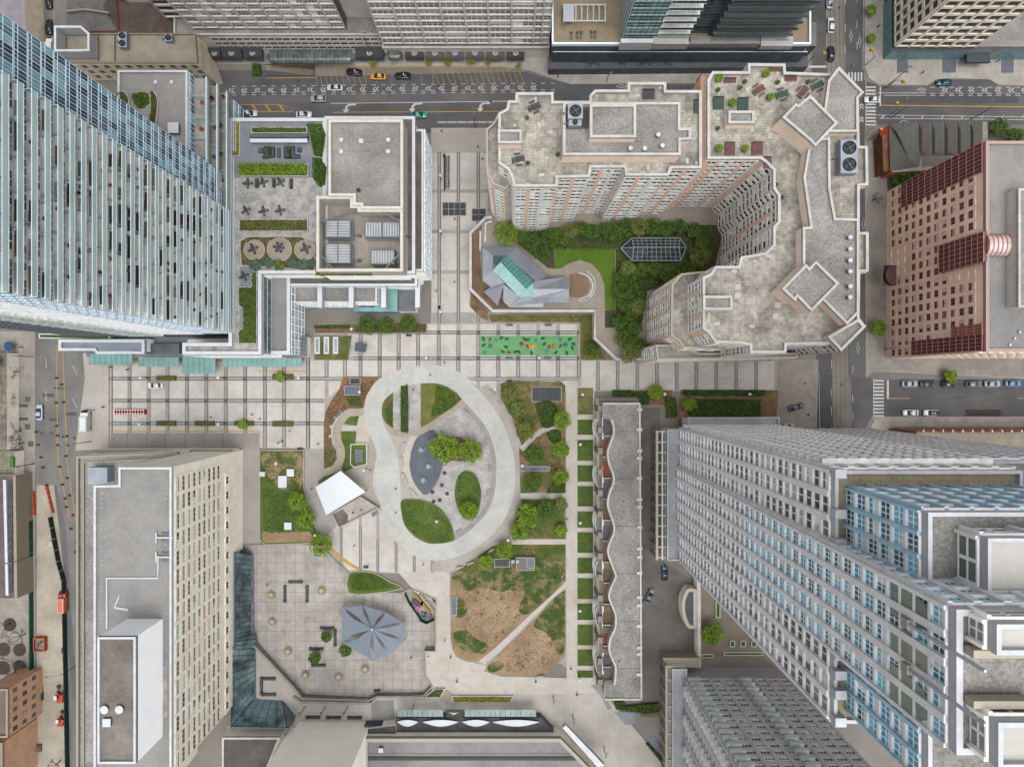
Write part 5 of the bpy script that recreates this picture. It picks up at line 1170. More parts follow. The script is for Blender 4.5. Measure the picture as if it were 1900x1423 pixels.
# ---------------------------------------------------------------- dark glass tower at the top
GT=Bld('dark_glass_tower','dark glass tower with white balcony edges on a black podium at the top','apartment tower',*G(320,-640))
p=P('1026,82 1152,82 1502,82 1502,-60 1026,-60',14);prism('podium',p,0,13.4,M('deck_tan',cg(176,158,128),cg(160,143,116),.3,.85,.1,2,tile=(.5,.5,.03,.85)),black_w,GT.o);ring('podium_edge',P('1024,83 1504,83 1504,-60 1024,-60',14),.4,13,14.3,mull_w,GT.o)
p2=gr(72,-640,540,-598);prism('lower_terrace',p2,0,8.8,M('terrace_grey',cg(126,122,116),cg(140,136,130),.4),black_w,GT.o)
y_=W(0,100,9)[1];x_a,x_b=W(1026,0,9)[0],W(1496,0,9)[0]
prism('terrace_deck',rect(x_a,y_+3.2,x_b,y_),0,9,MATS['terrace_grey'],black_w,GT.o)
ob('glass_guard',MB().box(x_a,y_-.05,9,x_b,y_,10).me('gt_guard',g_dkteal),GT.o);ob('hand_rail',MB().box(x_a,y_-.08,10,x_b,y_+.04,10.1).me('gt_rail',mull_w),GT.o)
for i in range(18):xx=x_a+(x_b-x_a)*(i+.5)/18;block('screen',(xx,y_+1.6,9.9),(.08,3,1.7),g_dkteal,GT.o)
prism('shop_canopy',P('1018,104 1500,104 1500,124 1018,128',4),0,3.8,M('canopy_dark',cg(82,86,92),cg(98,102,106),.4,.5,.06,2),black_w,GT.o)
wgd=winmesh(g_dkteal,M('frame_teal',cw(118,134,132),None),3,.5,.04);wgk=winmesh(GL('glass_black',[cw(30,38,44),cw(40,52,58),cw(54,68,72),cw(26,30,36)]),mull_d,3,.5,.04)
def gt(x0,x1,y,win,nb,span,bal=None):
 prism('tower_wing',gr(x0,-720,x1,y),0,60,gravelg_m,core_m,GT.o);facade(GT,G(x0,y),G(x1,y),14.2,58,nb,14,.14,.5,.15,mull_d,span,win,proud=.05)
 if bal:
  for k in range(14):
   a,c=G(x0+1,y),G(x1-1,y);z=14.2+k*3.13;bl=ob('balcony',ubox(bal),GT.o,((a[0]+c[0])/2,a[1]-.8,z),0,(c[0]-a[0],1.6,.22));ob('balcony_guard',ubox(g_dkteal),GT.o,((a[0]+c[0])/2,a[1]-1.55,z+.6),0,(c[0]-a[0],.05,1.0))
gt(190,246,-592,wgd,6,MATS['frame_teal']);gt(246,303,-598,wgk,6,white_w,slabc);gt(303,340,-606,wgk,4,black_w);gt(340,476,-598,wgk,14,black_w,MATS['terrace_grey'])
a,c=G(190,-720),G(190,-592);facade(GT,a,c,14.2,58,10,14,.5,.5,.15,M('teal_pier',cw(150,164,160),None),mull_d,wgd,proud=.05)
prism('white_roof',P('1152,72 1212,72 1212,80 1152,80',17),13,17,white_m,parent=GT.o);prism('white_roof',P('1212,58 1278,58 1278,82 1212,82',16),13,16,M('roof_white',cg(204,202,196),cg(192,190,184),.3),parent=GT.o);prism('grey_roof',P('1281,67 1410,67 1410,82 1281,82',15),13,15,gravel_m,parent=GT.o);prism('white_roof',P('1412,68 1472,68 1472,86 1412,86',15),13,15,MATS['roof_white'],parent=GT.o)
GT.done()
# pergola on its roof deck
t=empty('roof_pergola',(*W(1085,30,13.4),13.4),'white slatted pergola on the tan roof deck','pergola')
ob('frame',MB().ring(prect(1045,8,1124,40,16),.3,15.7,16).me('frame',white_m),t)
for i in range(8):x=1047+i*10.8;a,c=W(x,9,16),W(x,40,16);ob('slat',MB().bar((*a,15.9),(*c,15.9),.22).me('slat',white_m),t)
ob('awning',MB().prism(prect(1045,8,1065,41,16),16,16.06).me('awning',M('pale_blue',cg(206,210,220),None)),t)
b=MB()
for x,y in ((1046,9),(1123,9),(1046,40),(1123,40)):p=W(x,y,16);b.bar((*p,13.4),(*p,15.8),.2)
ob('post',b.me('post',white_m),t)
# ---------------------------------------------------------------- office at the top right
OF=Bld('tan_grid_office','tan office block with deep grid windows at the top right corner','office building',*G(760,-640))
tn=M('tan_precast',cw(182,175,160),cw(170,163,148),.3,.85,.05,2);wo=winmesh(g_dark,mull_d,3,0,.03)
prism('core',gr(690,-780,836,-607),0,60,gravelg_m,core_m,OF.o)
a,c,d=G(690,-607),G(836,-607),G(690,-780)
facade(OF,a,c,6,60,6,16,.7,1.1,.3,tn,tn,wo,proud=.15);facade(OF,d,a,6,60,10,16,.7,1.1,.3,tn,tn,wo,proud=.15)
prism('glass_base',gr(688,-700,960,-600),0,4.6,MATS['canopy_dark'],g_dkteal,OF.o)
prism('low_wing',gr(836,-700,980,-610),4.6,8,gravel_m,conc_w,OF.o)
prism('entrance_canopy',P('1794,100 1838,100 1838,116 1794,116',4),3.2,4,M('entr_dark',cg(78,82,88),None),parent=OF.o)
OF.done()
for i,(x0,x1) in enumerate(((1664,1684),(1748,1773),(1857,1880))):
 t=empty('pavement_grating',(*W((x0+x1)/2,124),.13),('left','middle','right')[i]+' blue-grey square grating on the pavement before the tan office','grating','office pavement gratings')
 ob('panel',MB().prism(prect(x0,111,x1,136),.13,.16).me('panel',M('grate_blue',cg(118,124,132),cg(106,112,120),.6,.6,.08,5,tile=(.3,.3,.04,.7))),t);ob('rim',MB().ring(prect(x0,111,x1,136),.12,.13,.18).me('rim',steel_m),t)
# ---------------------------------------------------------------- corner shops with hipped grey-green roofs
CS=Bld('corner_shops','old corner shops with grey-green hipped roofs at the crossing','shop building',*W(1730,275))
shg=M('shingle_green',cg(112,113,105),cg(100,102,96),.4,.9,.1,3,tile=(.6,.3,.02,.85,.5,.06));shb=M('shingle_brown',cg(112,103,96),cg(102,94,88),.4,.9,.1,3,tile=(.6,.3,.02,.85,.5,.06))
def hip(pts,ridge,z0,z1,mt,name='roof'):
 p=ccw(pts);n=len(p);v=[(x,y,z0) for x,y in p]+[(x,y,z1) for x,y in ridge];f=[]
 r=len(ridge)
 near=[min(range(r),key=lambda k:(ridge[k][0]-x)**2+(ridge[k][1]-y)**2) for x,y in p]
 for i in range(n):
  j=(i+1) % n;a,b_=n+near[i],n+near[j];f.append((i,j,b_,a) if a !=b_ else (i,j,a))
 return ob(name,mesh(name,v,f,mt),CS.o)
prism('wall',P('1650,232 1832,226 1835,310 1655,320',6),0,6,gravel_m,M('shop_brick',cw(134,76,62),cw(120,66,54),.4),CS.o)
hip(P('1650,230 1702,226 1710,285 1706,310 1652,318',6),P('1670,245 1690,290',9),6,7.8,shg)
for i in range(5):hip(P(f'{1704+i*24},226 {1727+i*24},226 {1727+i*24},290 {1704+i*24},290',6),P(f'{1715+i*24},240 {1715+i*24},280',8),6,7.0,(shg,shb)[i % 2==0])
prism('rear_roof',P('1706,286 1760,286 1760,308 1706,312',5),0,6.1,graveldk_m,M('shop_brick',cw(0,0,0)),CS.o)
a=W(1640,246,4);prism('red_sign',P('1632,240 1650,236 1650,248 1632,254',5),4,5.4,M('sign_red',cg(150,40,40),None),parent=CS.o)
prism('shop_front',P('1633,252 1650,248 1655,318 1636,322',4),0,5,M('front_mix',cg(150,108,70),cg(120,66,52),.4,.8,.15,1.5),parent=CS.o)
CS.done()
# ---------------------------------------------------------------- brick terrace right of the side street
BT=Bld('brick_balcony_terrace','brown brick terrace with arched balcony fronts on the side street','terrace houses',*W(1780,830))
bk=M('terrace_brick',cw(126,96,82),cw(112,84,72),.4,.85,.08,2);cn=M('arch_conc',cw(160,148,132),None,fine=.06)
p=gr(698,85,1000,124);prism('body',p,0,14,M('brick_roof',cg(158,148,132),cg(142,132,118),.3),bk,BT.o)
for i in range(16):
 g0=G(712+i*17,84);block('buttress',(g0[0],g0[1]+.2,6.8),(.35,.8,13.6),M('buttress_m',cw(146,118,104),None),BT.o)
 b=MB();n=6
 for k in range(n):
  t0,t1=math.pi*k/n,math.pi*(k+1)/n;b.bar((1.15*math.cos(t0),0,1.15*math.sin(t0)),(1.15*math.cos(t1),0,1.15*math.sin(t1)),.3)
 ob('arch',b.me('arch',cn),BT.o,(g0[0]+1.4,g0[1]+.3,9.2));ob('arch',b.me('arch',cn),BT.o,(g0[0]+1.4,g0[1]+.3,5.2))
facade(BT,G(1000,84),G(700,84),.6,13.6,18,4,.5,.9,.12,bk,bk,winmesh(g_std,maroon,2,0,.08),proud=.05)
for i in range(5):prism('roof_bay',prect(1800+i*36,803,1832+i*36,820,6),0,5.5,MATS['brick_roof'],bk,BT.o)
BT.done()
# ---------------------------------------------------------------- left edge buildings
LE=Bld('dark_roof_shops','dark flat-roofed shops with a white roof beam on the left edge','shop building',*W(10,950))
prism('block',P('-30,883 24,883 27,1110 -30,1110',7),0,6.6,M('roof_purple',cg(104,92,92),cg(120,108,106),.3),sand_w,LE.o)
prism('white_beam',P('7,890 12,890 17,1104 12,1104',7),6.6,7.3,white_m,parent=LE.o)
for i in range(14):prism('skylight_pane',prect(14,892+i*15,22,904.5+i*15,7),6.6,6.9,M('pane_dark',cg(66,72,76),cg(90,96,98),.6,.2,.06,1),parent=LE.o)
prism('fascia',P('23,883 28,883 31,1110 26,1110',7),0,6.8,M('fascia_tan',cg(176,164,142),None,fine=.06),parent=LE.o);LE.done()
bt_=curve=None
LG=Bld('glass_block_roof','small green glass-block roof at the left edge','kiosk',*W(10,860));prism('roof',P('-30,838 27,838 27,882 -30,882',4),0,4,M('glass_block',cg(156,156,124),cg(130,130,104),.4,.4,.08,2,tile=(.8,.8,.08,.6)),sand_w,LG.o);prism('green_box',prect(21,848,28,866,4),4,4.6,M('green_box',cg(70,132,50),None),parent=LG.o);LG.done()
LB=Bld('brown_brick_corner','brown brick building with awnings at the lower left edge','building',*W(10,1350));p=P('-30,1278 14,1278 14,1368 -30,1368',14);roofed(LB,p,0,14,M('corner_brick',cw(150,118,94),cw(138,108,86),.3),M('corner_roof',cg(116,100,92),cg(130,114,104),.3),MATS['fascia_tan'],.6,.5)
p=P('-30,1378 4,1378 4,1470 -30,1470',14);roofed(LB,p,0,14,MATS['corner_brick'],MATS['corner_roof'],MATS['fascia_tan'],.6,.5)
a,c=W(14,1368,14),W(14,1278,14);facade(LB,a,c,2,13,5,3,1.4,1.8,.12,MATS['corner_brick'],MATS['corner_brick'],winmesh(g_std,mull_d,2,0,.08),proud=.004)
for i,(y,cl) in enumerate(((1313,(60,172,150)),(1383,(46,46,50)),(1405,(52,44,46)))):prism('awning',prect(34,y-(7 if i else 0),50,y+(9 if i else 38),3),2.4,3,M('awn%d' % i,cg(*cl),None),parent=LB.o)
prism('low_front',P('14,1270 36,1270 52,1440 14,1440',2),0,2.3,MATS['corner_brick'],parent=LB.o)
LB.done()
LD=Bld('left_edge_roofs','row of low shop roofs and umbrellas at the upper left edge of the street','shop building',*W(5,650));prism('roof',P('-30,655 12,655 12,835 -30,835',5),0,4.8,M('mixed_roof',cg(150,140,126),cg(104,96,90),.3,.8,.2,1),sand_w,LD.o);LD.done()
# ---------------------------------------------------------------- top left: old stone building, grey gabled house, brown terrace, lane house
OS=Bld('old_stone_building','old sandstone building with flat brown roof beside the top left lane','building',*W(250,100))
p=P('105,62 362,62 366,117 118,117',11);roofed(OS,p,0,11,M('old_stone',cw(172,162,144),cw(158,148,130),.4,.85,.1,2),M('old_roof',cg(156,147,131),cg(176,166,148),.2,.9,.12,2,detail=8),M('old_cop',cg(158,146,124),None,fine=.08),.5,.4)
a,c=W(118,117,11),W(366,117,11);facade(OS,a,c,1,10.4,12,3,1.6,1.3,.12,MATS['old_stone'],MATS['old_stone'],winmesh(g_dark,MATS['old_cop'],2,.5,.08),proud=.05)
ring('white_frame',P('100,48 150,48 166,62 166,95 150,96 100,96',15),.6,11,15,white_m,OS.o)
prism('side_wall',P('357,70 372,68 398,138 388,143 365,118',6),0,8,MATS['old_cop'],MATS['old_stone'],OS.o)
for x in (181,212):strip('rust_pipe',[W(x,64,11),W(x,116,11)],.25,10.75,M('rust',cg(126,86,66),None,fine=.1),parent=OS.o,z0=10.5)
OS.done()
fan_unit(234,80,2.2,4.2,1.8,10.5,'tan double-fan rooftop unit on the old stone building',2);fan_unit(317,75,2.0,2.0,1.4,10.5,'small grey fan box on the old stone building',1)
GH=Bld('gabled_house','grey shingled house roof with dark ridge at the top left','house',*W(165,20));CS_o=CS.o;CS.o=GH.o
hip(P('124,-20 212,-20 218,58 122,58',8),P('150,20 200,22',9),8,11.5,M('shingle_grey',cg(128,126,124),cg(112,110,108),.5,.9,.12,3,tile=(.5,.25,.02,.8,.5,.1)),'roof');CS.o=CS_o
prism('wall',P('124,-20 212,-20 218,58 122,58',8),0,8,gravel_m,MATS['shop_brick'],GH.o);strip('ridge',[W(130,27,10),W(160,20,11),W(208,30,10)],.5,11.7,MATS['old_cop'],parent=GH.o,z0=10.6);GH.done()
BTR=Bld('brown_terrace_roof','cluttered brown roof terrace behind the old stone building','building',*W(260,30));prism('roof',P('220,5 330,5 330,60 222,60',7),0,7,M('terr_brown',cg(86,70,62),cg(104,88,78),.4,.85,.12,2),MATS['shop_brick'],BTR.o);BTR.done()
LH2=Bld('lane_house','narrow lane-side house with a purple-grey roof at the top left corner','house',*W(30,20));prism('roof',P('-40,-30 44,-30 47,60 20,48 -40,20',8),0,8,M('roof_mauve',cg(168,160,168),cg(150,142,150),.2),MATS['old_stone'],LH2.o);prism('porch',P('48,-30 62,-30 62,45 50,62',3),0,3,MATS['fascia_tan'],parent=LH2.o);LH2.done()
# ---------------------------------------------------------------- courtyard podium with its wall, lawn, pavilion and skylight
CY=Bld('courtyard_podium','raised courtyard garden behind a pale stone wall','podium',*W(1050,500))
cy=P('902,404 873,432 873,536 914,577 1104,577 1104,626 1145,667 1440,667 1480,420 1420,330 935,330',GZ)
prism('podium',cy,0,GZ-.05,M('court_pave',cg(164,152,138),cg(178,167,153),.2,.85,.1,2,tile=(.6,.6,.03,.8,0,.06)),stone_wall,CY.o)
strip('pale_wall',[W(*q,GZ+1) for q in ((913,403),(901,404),(873,432),(873,537),(914,577),(1104,577),(1104,628),(1144,666),(1215,666))],.75,GZ+1.0,wcap_m,parent=CY.o,z0=GZ-1)
strip('inner_wall',[W(*R('a',*q),GZ+.8) for q in ((250,145),(195,165),(190,330))],.6,GZ+.8,wcap_m,parent=CY.o,z0=GZ-.1);strip('inner_wall',[W(*R('a',*q),GZ+.8) for q in ((148,230),(146,400),(170,402))],.5,GZ+.8,wcap_m,parent=CY.o,z0=GZ-.1)
def QG(s,z=GZ):return Q('a',s,z)
flat('brown_bed',QG('75,260 165,180 140,400 165,670 420,910 270,915 75,730'),GZ-.03,M('bed_brown',cg(136,108,84),cg(112,90,72),.3,.95,.12,2),parent=CY.o)
flat('lawn',QG('805,385 1335,385 1335,925 1245,925 1240,700 1200,600 1130,520 1030,485 920,520 860,560 800,565'),GZ-.02,M('lawn_stripe',cg(84,116,26),cg(96,128,32),.3,.95,.08,3,wave=('X',.9,.06,2.0),bump=.3),parent=CY.o)
flat('garden_soil',QG('470,240 1700,180 2300,180 2200,600 1620,760 1560,1100 1420,1330 1330,1080 1245,1085 1245,930 1340,925 1340,385 800,385 800,560 745,560 600,440 480,345'),GZ-.025,M('soil_dark',cg(88,74,58),cg(74,78,44),.4,.95,.2,2),parent=CY.o)
flat('paved_court',smooth(QG('700,600 860,565 920,525 1030,492 1125,525 1195,605 1235,720 1240,930 1205,1085 1330,1095 1420,1200 1420,1310 1370,1340 1170,1160 1165,935 1145,910 700,905'),1),GZ-.015,MATS['court_pave'],parent=CY.o)
flat('brown_patio',smooth(QG('932,610 1010,605 1090,640 1115,715 1090,780 1020,820 932,815'),1),GZ-.005,M('patio',cg(150,122,98),cg(136,110,88),.3,.85,.08,2),parent=CY.o)
strip('curved_bench',smooth(QG('1010,602 1085,625 1128,680 1132,745 1095,805 1015,835'),5,False),.45,GZ+.45,wcap_m,parent=CY.o,z0=GZ-.05);strip('curved_bench',smooth(QG('1085,588 1140,640 1157,710 1140,780 1085,840 1015,850'),5,False),.3,GZ+.4,wcap_m,parent=CY.o,z0=GZ-.05)
CY.done()
PV=Bld('garden_pavilion','metal-roofed pavilion with a teal glass ridge in the courtyard','pavilion',*W(955,520,GZ))
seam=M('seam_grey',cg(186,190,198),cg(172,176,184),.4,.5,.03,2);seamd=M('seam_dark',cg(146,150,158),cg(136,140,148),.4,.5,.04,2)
def roofpc(s,hts,mat,name='roof_slope'):
 pts=s.split();v=[(*W(*R('a',*map(float,t.split(','))),h),h) for t,h in zip(pts,hts)]
 ob(name,mesh(name,v+[(x,y,z-.25) for x,y,z in v],[tuple(range(len(v))),tuple(range(2*len(v)-1,len(v)-1,-1))]+[(i,len(v)+i,len(v)+(i+1) % len(v),(i+1) % len(v)) for i in range(len(v))],mat),PV.o);return v
def seams(A,B,C,D,n,mat=steel_m):       # raised seams from edge AB to edge DC
 for i in range(n+1):
  a,c=Vector(A).lerp(Vector(B),i/n),Vector(D).lerp(Vector(C),i/n);up=Vector((0,0,.05));ob('seam',MB().bar(a+up,c+up,.09).me('seam',seam),PV.o)
E,RZ=GZ+3.2,GZ+5.6
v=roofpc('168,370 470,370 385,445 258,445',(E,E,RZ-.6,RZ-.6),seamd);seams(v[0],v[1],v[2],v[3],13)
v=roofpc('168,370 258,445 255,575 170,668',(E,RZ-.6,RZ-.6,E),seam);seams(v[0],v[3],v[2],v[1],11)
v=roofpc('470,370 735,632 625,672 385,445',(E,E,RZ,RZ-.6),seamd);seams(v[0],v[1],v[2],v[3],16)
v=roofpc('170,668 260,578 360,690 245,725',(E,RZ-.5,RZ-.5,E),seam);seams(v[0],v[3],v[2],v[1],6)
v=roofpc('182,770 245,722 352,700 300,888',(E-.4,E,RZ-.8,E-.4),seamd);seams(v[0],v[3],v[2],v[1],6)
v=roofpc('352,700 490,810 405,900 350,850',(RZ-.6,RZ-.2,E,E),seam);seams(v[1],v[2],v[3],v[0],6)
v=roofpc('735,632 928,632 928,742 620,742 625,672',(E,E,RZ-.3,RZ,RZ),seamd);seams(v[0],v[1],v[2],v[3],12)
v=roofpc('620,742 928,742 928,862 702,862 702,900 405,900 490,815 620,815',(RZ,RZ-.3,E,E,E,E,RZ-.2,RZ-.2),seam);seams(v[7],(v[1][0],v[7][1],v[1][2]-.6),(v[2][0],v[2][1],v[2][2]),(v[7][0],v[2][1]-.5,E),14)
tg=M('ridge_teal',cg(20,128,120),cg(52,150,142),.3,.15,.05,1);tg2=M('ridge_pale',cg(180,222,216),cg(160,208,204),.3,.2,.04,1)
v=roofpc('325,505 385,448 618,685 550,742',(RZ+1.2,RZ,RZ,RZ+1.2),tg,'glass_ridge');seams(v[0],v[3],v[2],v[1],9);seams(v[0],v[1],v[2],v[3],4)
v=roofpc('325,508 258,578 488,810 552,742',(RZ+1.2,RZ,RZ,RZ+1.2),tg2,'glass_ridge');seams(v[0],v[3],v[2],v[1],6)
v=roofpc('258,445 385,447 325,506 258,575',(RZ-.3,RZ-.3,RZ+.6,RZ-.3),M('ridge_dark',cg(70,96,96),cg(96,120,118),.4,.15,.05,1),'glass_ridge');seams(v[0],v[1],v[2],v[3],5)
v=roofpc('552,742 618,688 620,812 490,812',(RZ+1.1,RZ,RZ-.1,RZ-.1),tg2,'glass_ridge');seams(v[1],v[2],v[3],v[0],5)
prism('wall',offset(QG('195,400 465,400 710,655 905,655 905,840 685,840 685,870 425,870 360,800 330,740 215,690',E),.5),GZ-.05,E-.6,seamd,conc_w,PV.o)
PV.done()
SK=Bld('glass_skylight','long hipped glass skylight framed in white among the court trees','skylight',*W(1212,462,GZ))
c0,c1,l_,r_=W(1175,460,10),W(1259,460,10),W(1152,461,8),W(1273,460,8);cor=P('1172,442 1262,442 1263,484 1173,484',8)
ev={'nw':(*cor[0],8),'ne':(*cor[1],8),'se':(*cor[2],8),'sw':(*cor[3],8),'w':(*l_,8),'e':(*r_,8),'a':(*c0,10.6),'b':(*c1,10.6)}
gdk=M('sky_dark',cg(58,66,68),cg(86,96,98),.5,.1,.05,1,spec=.6)
for f in (('nw','a','b','ne'),('sw','se','b','a'),('w','a','nw'),('w','sw','a'),('e','ne','b'),('e','b','se')):ob('glass_slope',mesh('glass_slope',[ev[k] for k in f],[tuple(range(len(f)))],gdk),SK.o)
for a,c in (('a','b'),('w','a'),('e','b'),('w','nw'),('w','sw'),('e','ne'),('e','se'),('nw','ne'),('sw','se'),('a','nw'),('a','sw'),('b','ne'),('b','se')):ob('frame_bar',MB().bar(Vector(ev[a])+Vector((0,0,.1)),Vector(ev[c])+Vector((0,0,.1)),.2).me('frame_bar',M('sky_bar',cg(168,176,178),None)),SK.o)
for i in range(1,10):
 for s_ in (('nw','ne'),('sw','se')):
  a=Vector(ev['a']).lerp(Vector(ev['b']),i/10);c=Vector(ev[s_[0]]).lerp(Vector(ev[s_[1]]),i/10);ob('frame_bar',MB().bar(a+Vector((0,0,.08)),c+Vector((0,0,.08)),.13).me('frame_bar',MATS['sky_bar']),SK.o)
for t_ in (.35,.7):
 for s_ in (('nw','ne'),('sw','se')):ob('frame_bar',MB().bar(Vector(ev['a']).lerp(Vector(ev[s_[0]]),t_)+Vector((0,0,.08)),Vector(ev['b']).lerp(Vector(ev[s_[1]]),t_)+Vector((0,0,.08)),.08).me('frame_bar',MATS['sky_bar']),SK.o)
prism('base',[cor[0],l_,cor[3],cor[2],r_,cor[1]],GZ-.05,7.9,core_m,core_m,SK.o)
SK.done()
# ================================================================ vegetation
ORD='first second third fourth fifth sixth seventh eighth ninth tenth eleventh twelfth thirteenth fourteenth fifteenth sixteenth seventeenth eighteenth nineteenth twentieth'.split()
_cr={}
def leafquads(pts,nrm,size,rg):
 v=[];f=[]
 for p,n in zip(pts,nrm):
  n=(Vector(n)+Vector((rg.gauss(0,.55),rg.gauss(0,.55),rg.gauss(0,.4)))).normalized()
  t=n.cross(Vector((rg.random()-.5,rg.random()-.5,rg.random()-.5)))
  if t.length<1e-3:continue
  t.normalize();b=n.cross(t);s=size*rg.uniform(.6,1.35);k=len(v);p=Vector(p)
  v+=[tuple(p-t*s*.5),tuple(p+b*s*.34),tuple(p+t*s*.62),tuple(p-b*s*.34)];f.append((k,k+1,k+2,k+3))
 return v,f
def crown_mesh(mat,var=0,n=1500,flat_=.75,size=.17,lobes=12,spread=.62):
 key=(mat.name,var,n,flat_,size,lobes)
 if key in _cr:return _cr[key]
 rg=random.Random(hash(key[1:]) & 0xffff);L=[(Vector((0,0,0)),.62)]
 for i in range(lobes):
  a=2*math.pi*(i+rg.random()*.6)/lobes;r=spread*rg.uniform(.75,1.1);L.append((Vector((r*math.cos(a),r*math.sin(a),rg.uniform(-.25,.3))),rg.uniform(.2,.42)))
 pts=[];nr=[]
 while len(pts)<n:
  c,r=L[0] if rg.random()<.26 else rg.choice(L[1:])
  d=Vector((rg.gauss(0,1),rg.gauss(0,1),rg.gauss(0,1))).normalized()
  if d.z<-.35 and rg.random()<.7:continue
  p=c+d*r*rg.uniform(.72,1.06);pts.append((p.x,p.y,p.z*flat_));nr.append(d*.8+Vector((0,0,.5)))
 v,f=leafquads(pts,nr,size,rg);me=mesh('crown',v,f,mat);_cr[key]=me;return me
def trunk_mesh(var):
 key=('trunk',var)
 if key in _cr:return _cr[key]
 rg=random.Random(var+50);b=MB();b.rev([(.16,-1),(.11,-.3),(.08,.2)],7)
 for i in range(5):
  a=i*1.26+rg.random();b.bar((0,0,-.25+i*.06),(.55*math.cos(a),.55*math.sin(a),.25+rg.random()*.2),.06)
 _cr[key]=b.me('trunk',twig_m);return _cr[key]
def tree(px,py,r_px,mat,label,cat='tree',group=None,z0=.15,ht=None,size=None,n=1500,flat_=.8):
 r=r_px*S;ht=ht or max(1.2,r*1.15);zc=z0+ht;x,y=W(px,py,zc)
 t=empty('tree' if cat=='tree' else 'shrub',(x,y,z0),label,cat,group);va=int(px*7+py) % 4;rz=(px*13+py*7) % 6.28
 c=ob('crown',crown_mesh(mat,va,n,flat_,size or min(.24,max(.12,.42/r))),t,(x,y,zc),rz,(r,r,r*.85))
 tr=ob('trunk',trunk_mesh(va),t,(x,y,zc),rz,(r*.55,r*.55,ht))
 return t
park=[(824,832,33,tree_l,'broad bright green tree beside the dark splash pad'),(873,837,27,tree_l,'bright green tree right of the splash pad tree, inside the trail loop'),(870,947,20,tree_l,'lone green tree at the tip of the oval lawn inside the trail'),
 (552,930,22,tree_l,'green tree near the middle of the fenced planter lawn'),(569,963,18,tree_l,'smaller green tree at the lower edge of the planter lawn'),(596,1011,24,tree_l,'leafy tree at the corner above the curved steps'),
 (1042,780,19,tree_l,'upper of three round trees along the straight path'),(1042,835,19,tree_l,'middle of three round trees along the straight path'),(1041,885,17,tree_l,'lowest of three round trees along the straight path'),
 (992,844,20,hedge_l,'dark green bushy tree above the grey stair opening'),(989,895,19,hedge_l,'dark green bushy tree below the grey stair opening'),(975,799,19,pale_l,'pale olive tree beside the curved garden path'),(960,758,15,pale_l,'pale shrub tree in the bed right of the trail top'),(945,731,16,pale_l,'pale olive tree at the top corner of the right bed'),
 (978,956,25,tree_l,'large spreading tree by the cross path right of the trail'),(963,986,21,tree_l,'spreading tree at the lower cross path beside the benches'),(1013,943,20,hedge_l,'dark leafy tree in the middle of the square bed'),(1041,935,13,pale_l,'small pale tree at the upper right of the square bed'),(1041,983,13,tree_l,'small bright tree at the lower right of the square bed'),
 (937,1020,18,tree_l,'green tree beside the grey vent box'),(901,1042,15,tree_l,'small round green tree left of the grey vent box'),(1218,728,16,tree_l,'yellow-green tree above the hedge by the terrace row'),(1279,751,14,tree_l,'light green tree at the left end of the long hedge'),
 (1322,1176,24,tree_l,'yellow-green tree in the tower garden'),(1617,20,11,tree_l,'upper street tree on the avenue pavement by the tan office'),(1617,72,9,tree_l,'lower street tree on the avenue pavement by the tan office'),(1688,321,22,dark_l,'dark tree behind the corner shops'),(1668,335,15,dark_l,'smaller dark tree at the rear of the corner shops'),
 (1855,236,20,hedge_l,'green tree right of the corner shop roofs'),(1884,254,18,dark_l,'dark tree at the right edge above the brown block'),(1630,608,17,tree_l,'green street tree on the pavement beside the brown block'),(1764,699,13,tree_l,'small street tree above the parked cars'),
 (1034,20,13,dark_l,'dark tree squeezed beside the pergola roof'),(450,788,10,tree_l,'small tree in the lower right promenade planter'),(519,699,10,tree_l,'small tree in the upper right promenade planter')]
for a in park:tree(*a,group='park and street trees',ht=(10 if a[0]==1034 else None))
for i,px in enumerate((681,715,757)):tree(px,(603,604,600)[i],18,hedge_l,('left','middle','right')[i]+' of three feathery trees along the podium bed',group='trees along the podium bed',z0=.4)
tree(938,433,24,tree_l,'bright round tree at the corner of the courtyard garden',group='courtyard trees',z0=GZ)
cyt=[(965,440),(985,447),(1003,462),(1020,443),(1042,438),(1060,428),(1080,424),(1100,430),(1122,424),(1142,428),(1162,424),(1185,422),(1210,420),(1235,424),(1262,420),(1288,428),(1302,450),(1300,478),(1290,502),(1268,512),(1240,508),(1215,500),(1190,502),(1165,498),(1152,512),(1172,522),(1155,538),(1180,545),(1160,562),(1185,568),(1172,584),(1150,598),(1178,608),(1160,626),(1180,640),(1168,656)]
for i,(px,py) in enumerate(cyt):
 k='leafy'
 side=('top row' if i<16 else 'skylight side' if i<24 else 'lower strip');o_=i if i<16 else i-16 if i<24 else i-24
 tree(px,py,14+(i*7) % 8,(hedge_l,dark_l,dark_l,tree_l,hedge_l,pale_l)[i % 6] if i % 3 else hedge_l,'%s courtyard tree, %s along the %s' % (k,ORD[o_],side),group='courtyard trees',z0=GZ,ht=3.2+(i % 3)*.5,n=1100)
tree(1099,648,17,hedge_l,'dense green bush below the pale courtyard wall','shrub',z0=.3)
tree(263,186,15,hedge_l,'round tree on the paved roof beside the balcony tower',z0=33,ht=2.4)
for i,(x,y,r) in enumerate(((584,1221,13),(641,1207,13),(606,1181,11))):tree(x,y,r,hedge_l,('clipped green tree at the lower left of the shade sail','clipped green tree under the corner of the shade sail','low green tree in the square planter above the others')[i],group='plaza planter trees',z0=SUNK+.6,ht=2.2)
for i,(x,y,r) in enumerate(((692,116,8),(795,115,8),(831,115,8),(874,111,10),(905,117,5),(963,122,6))):tree(x,y,r,tree_l,ORD[i]+' small potted tree from the left before the top hotel',group='potted trees by the hotel',n=500,size=.22)
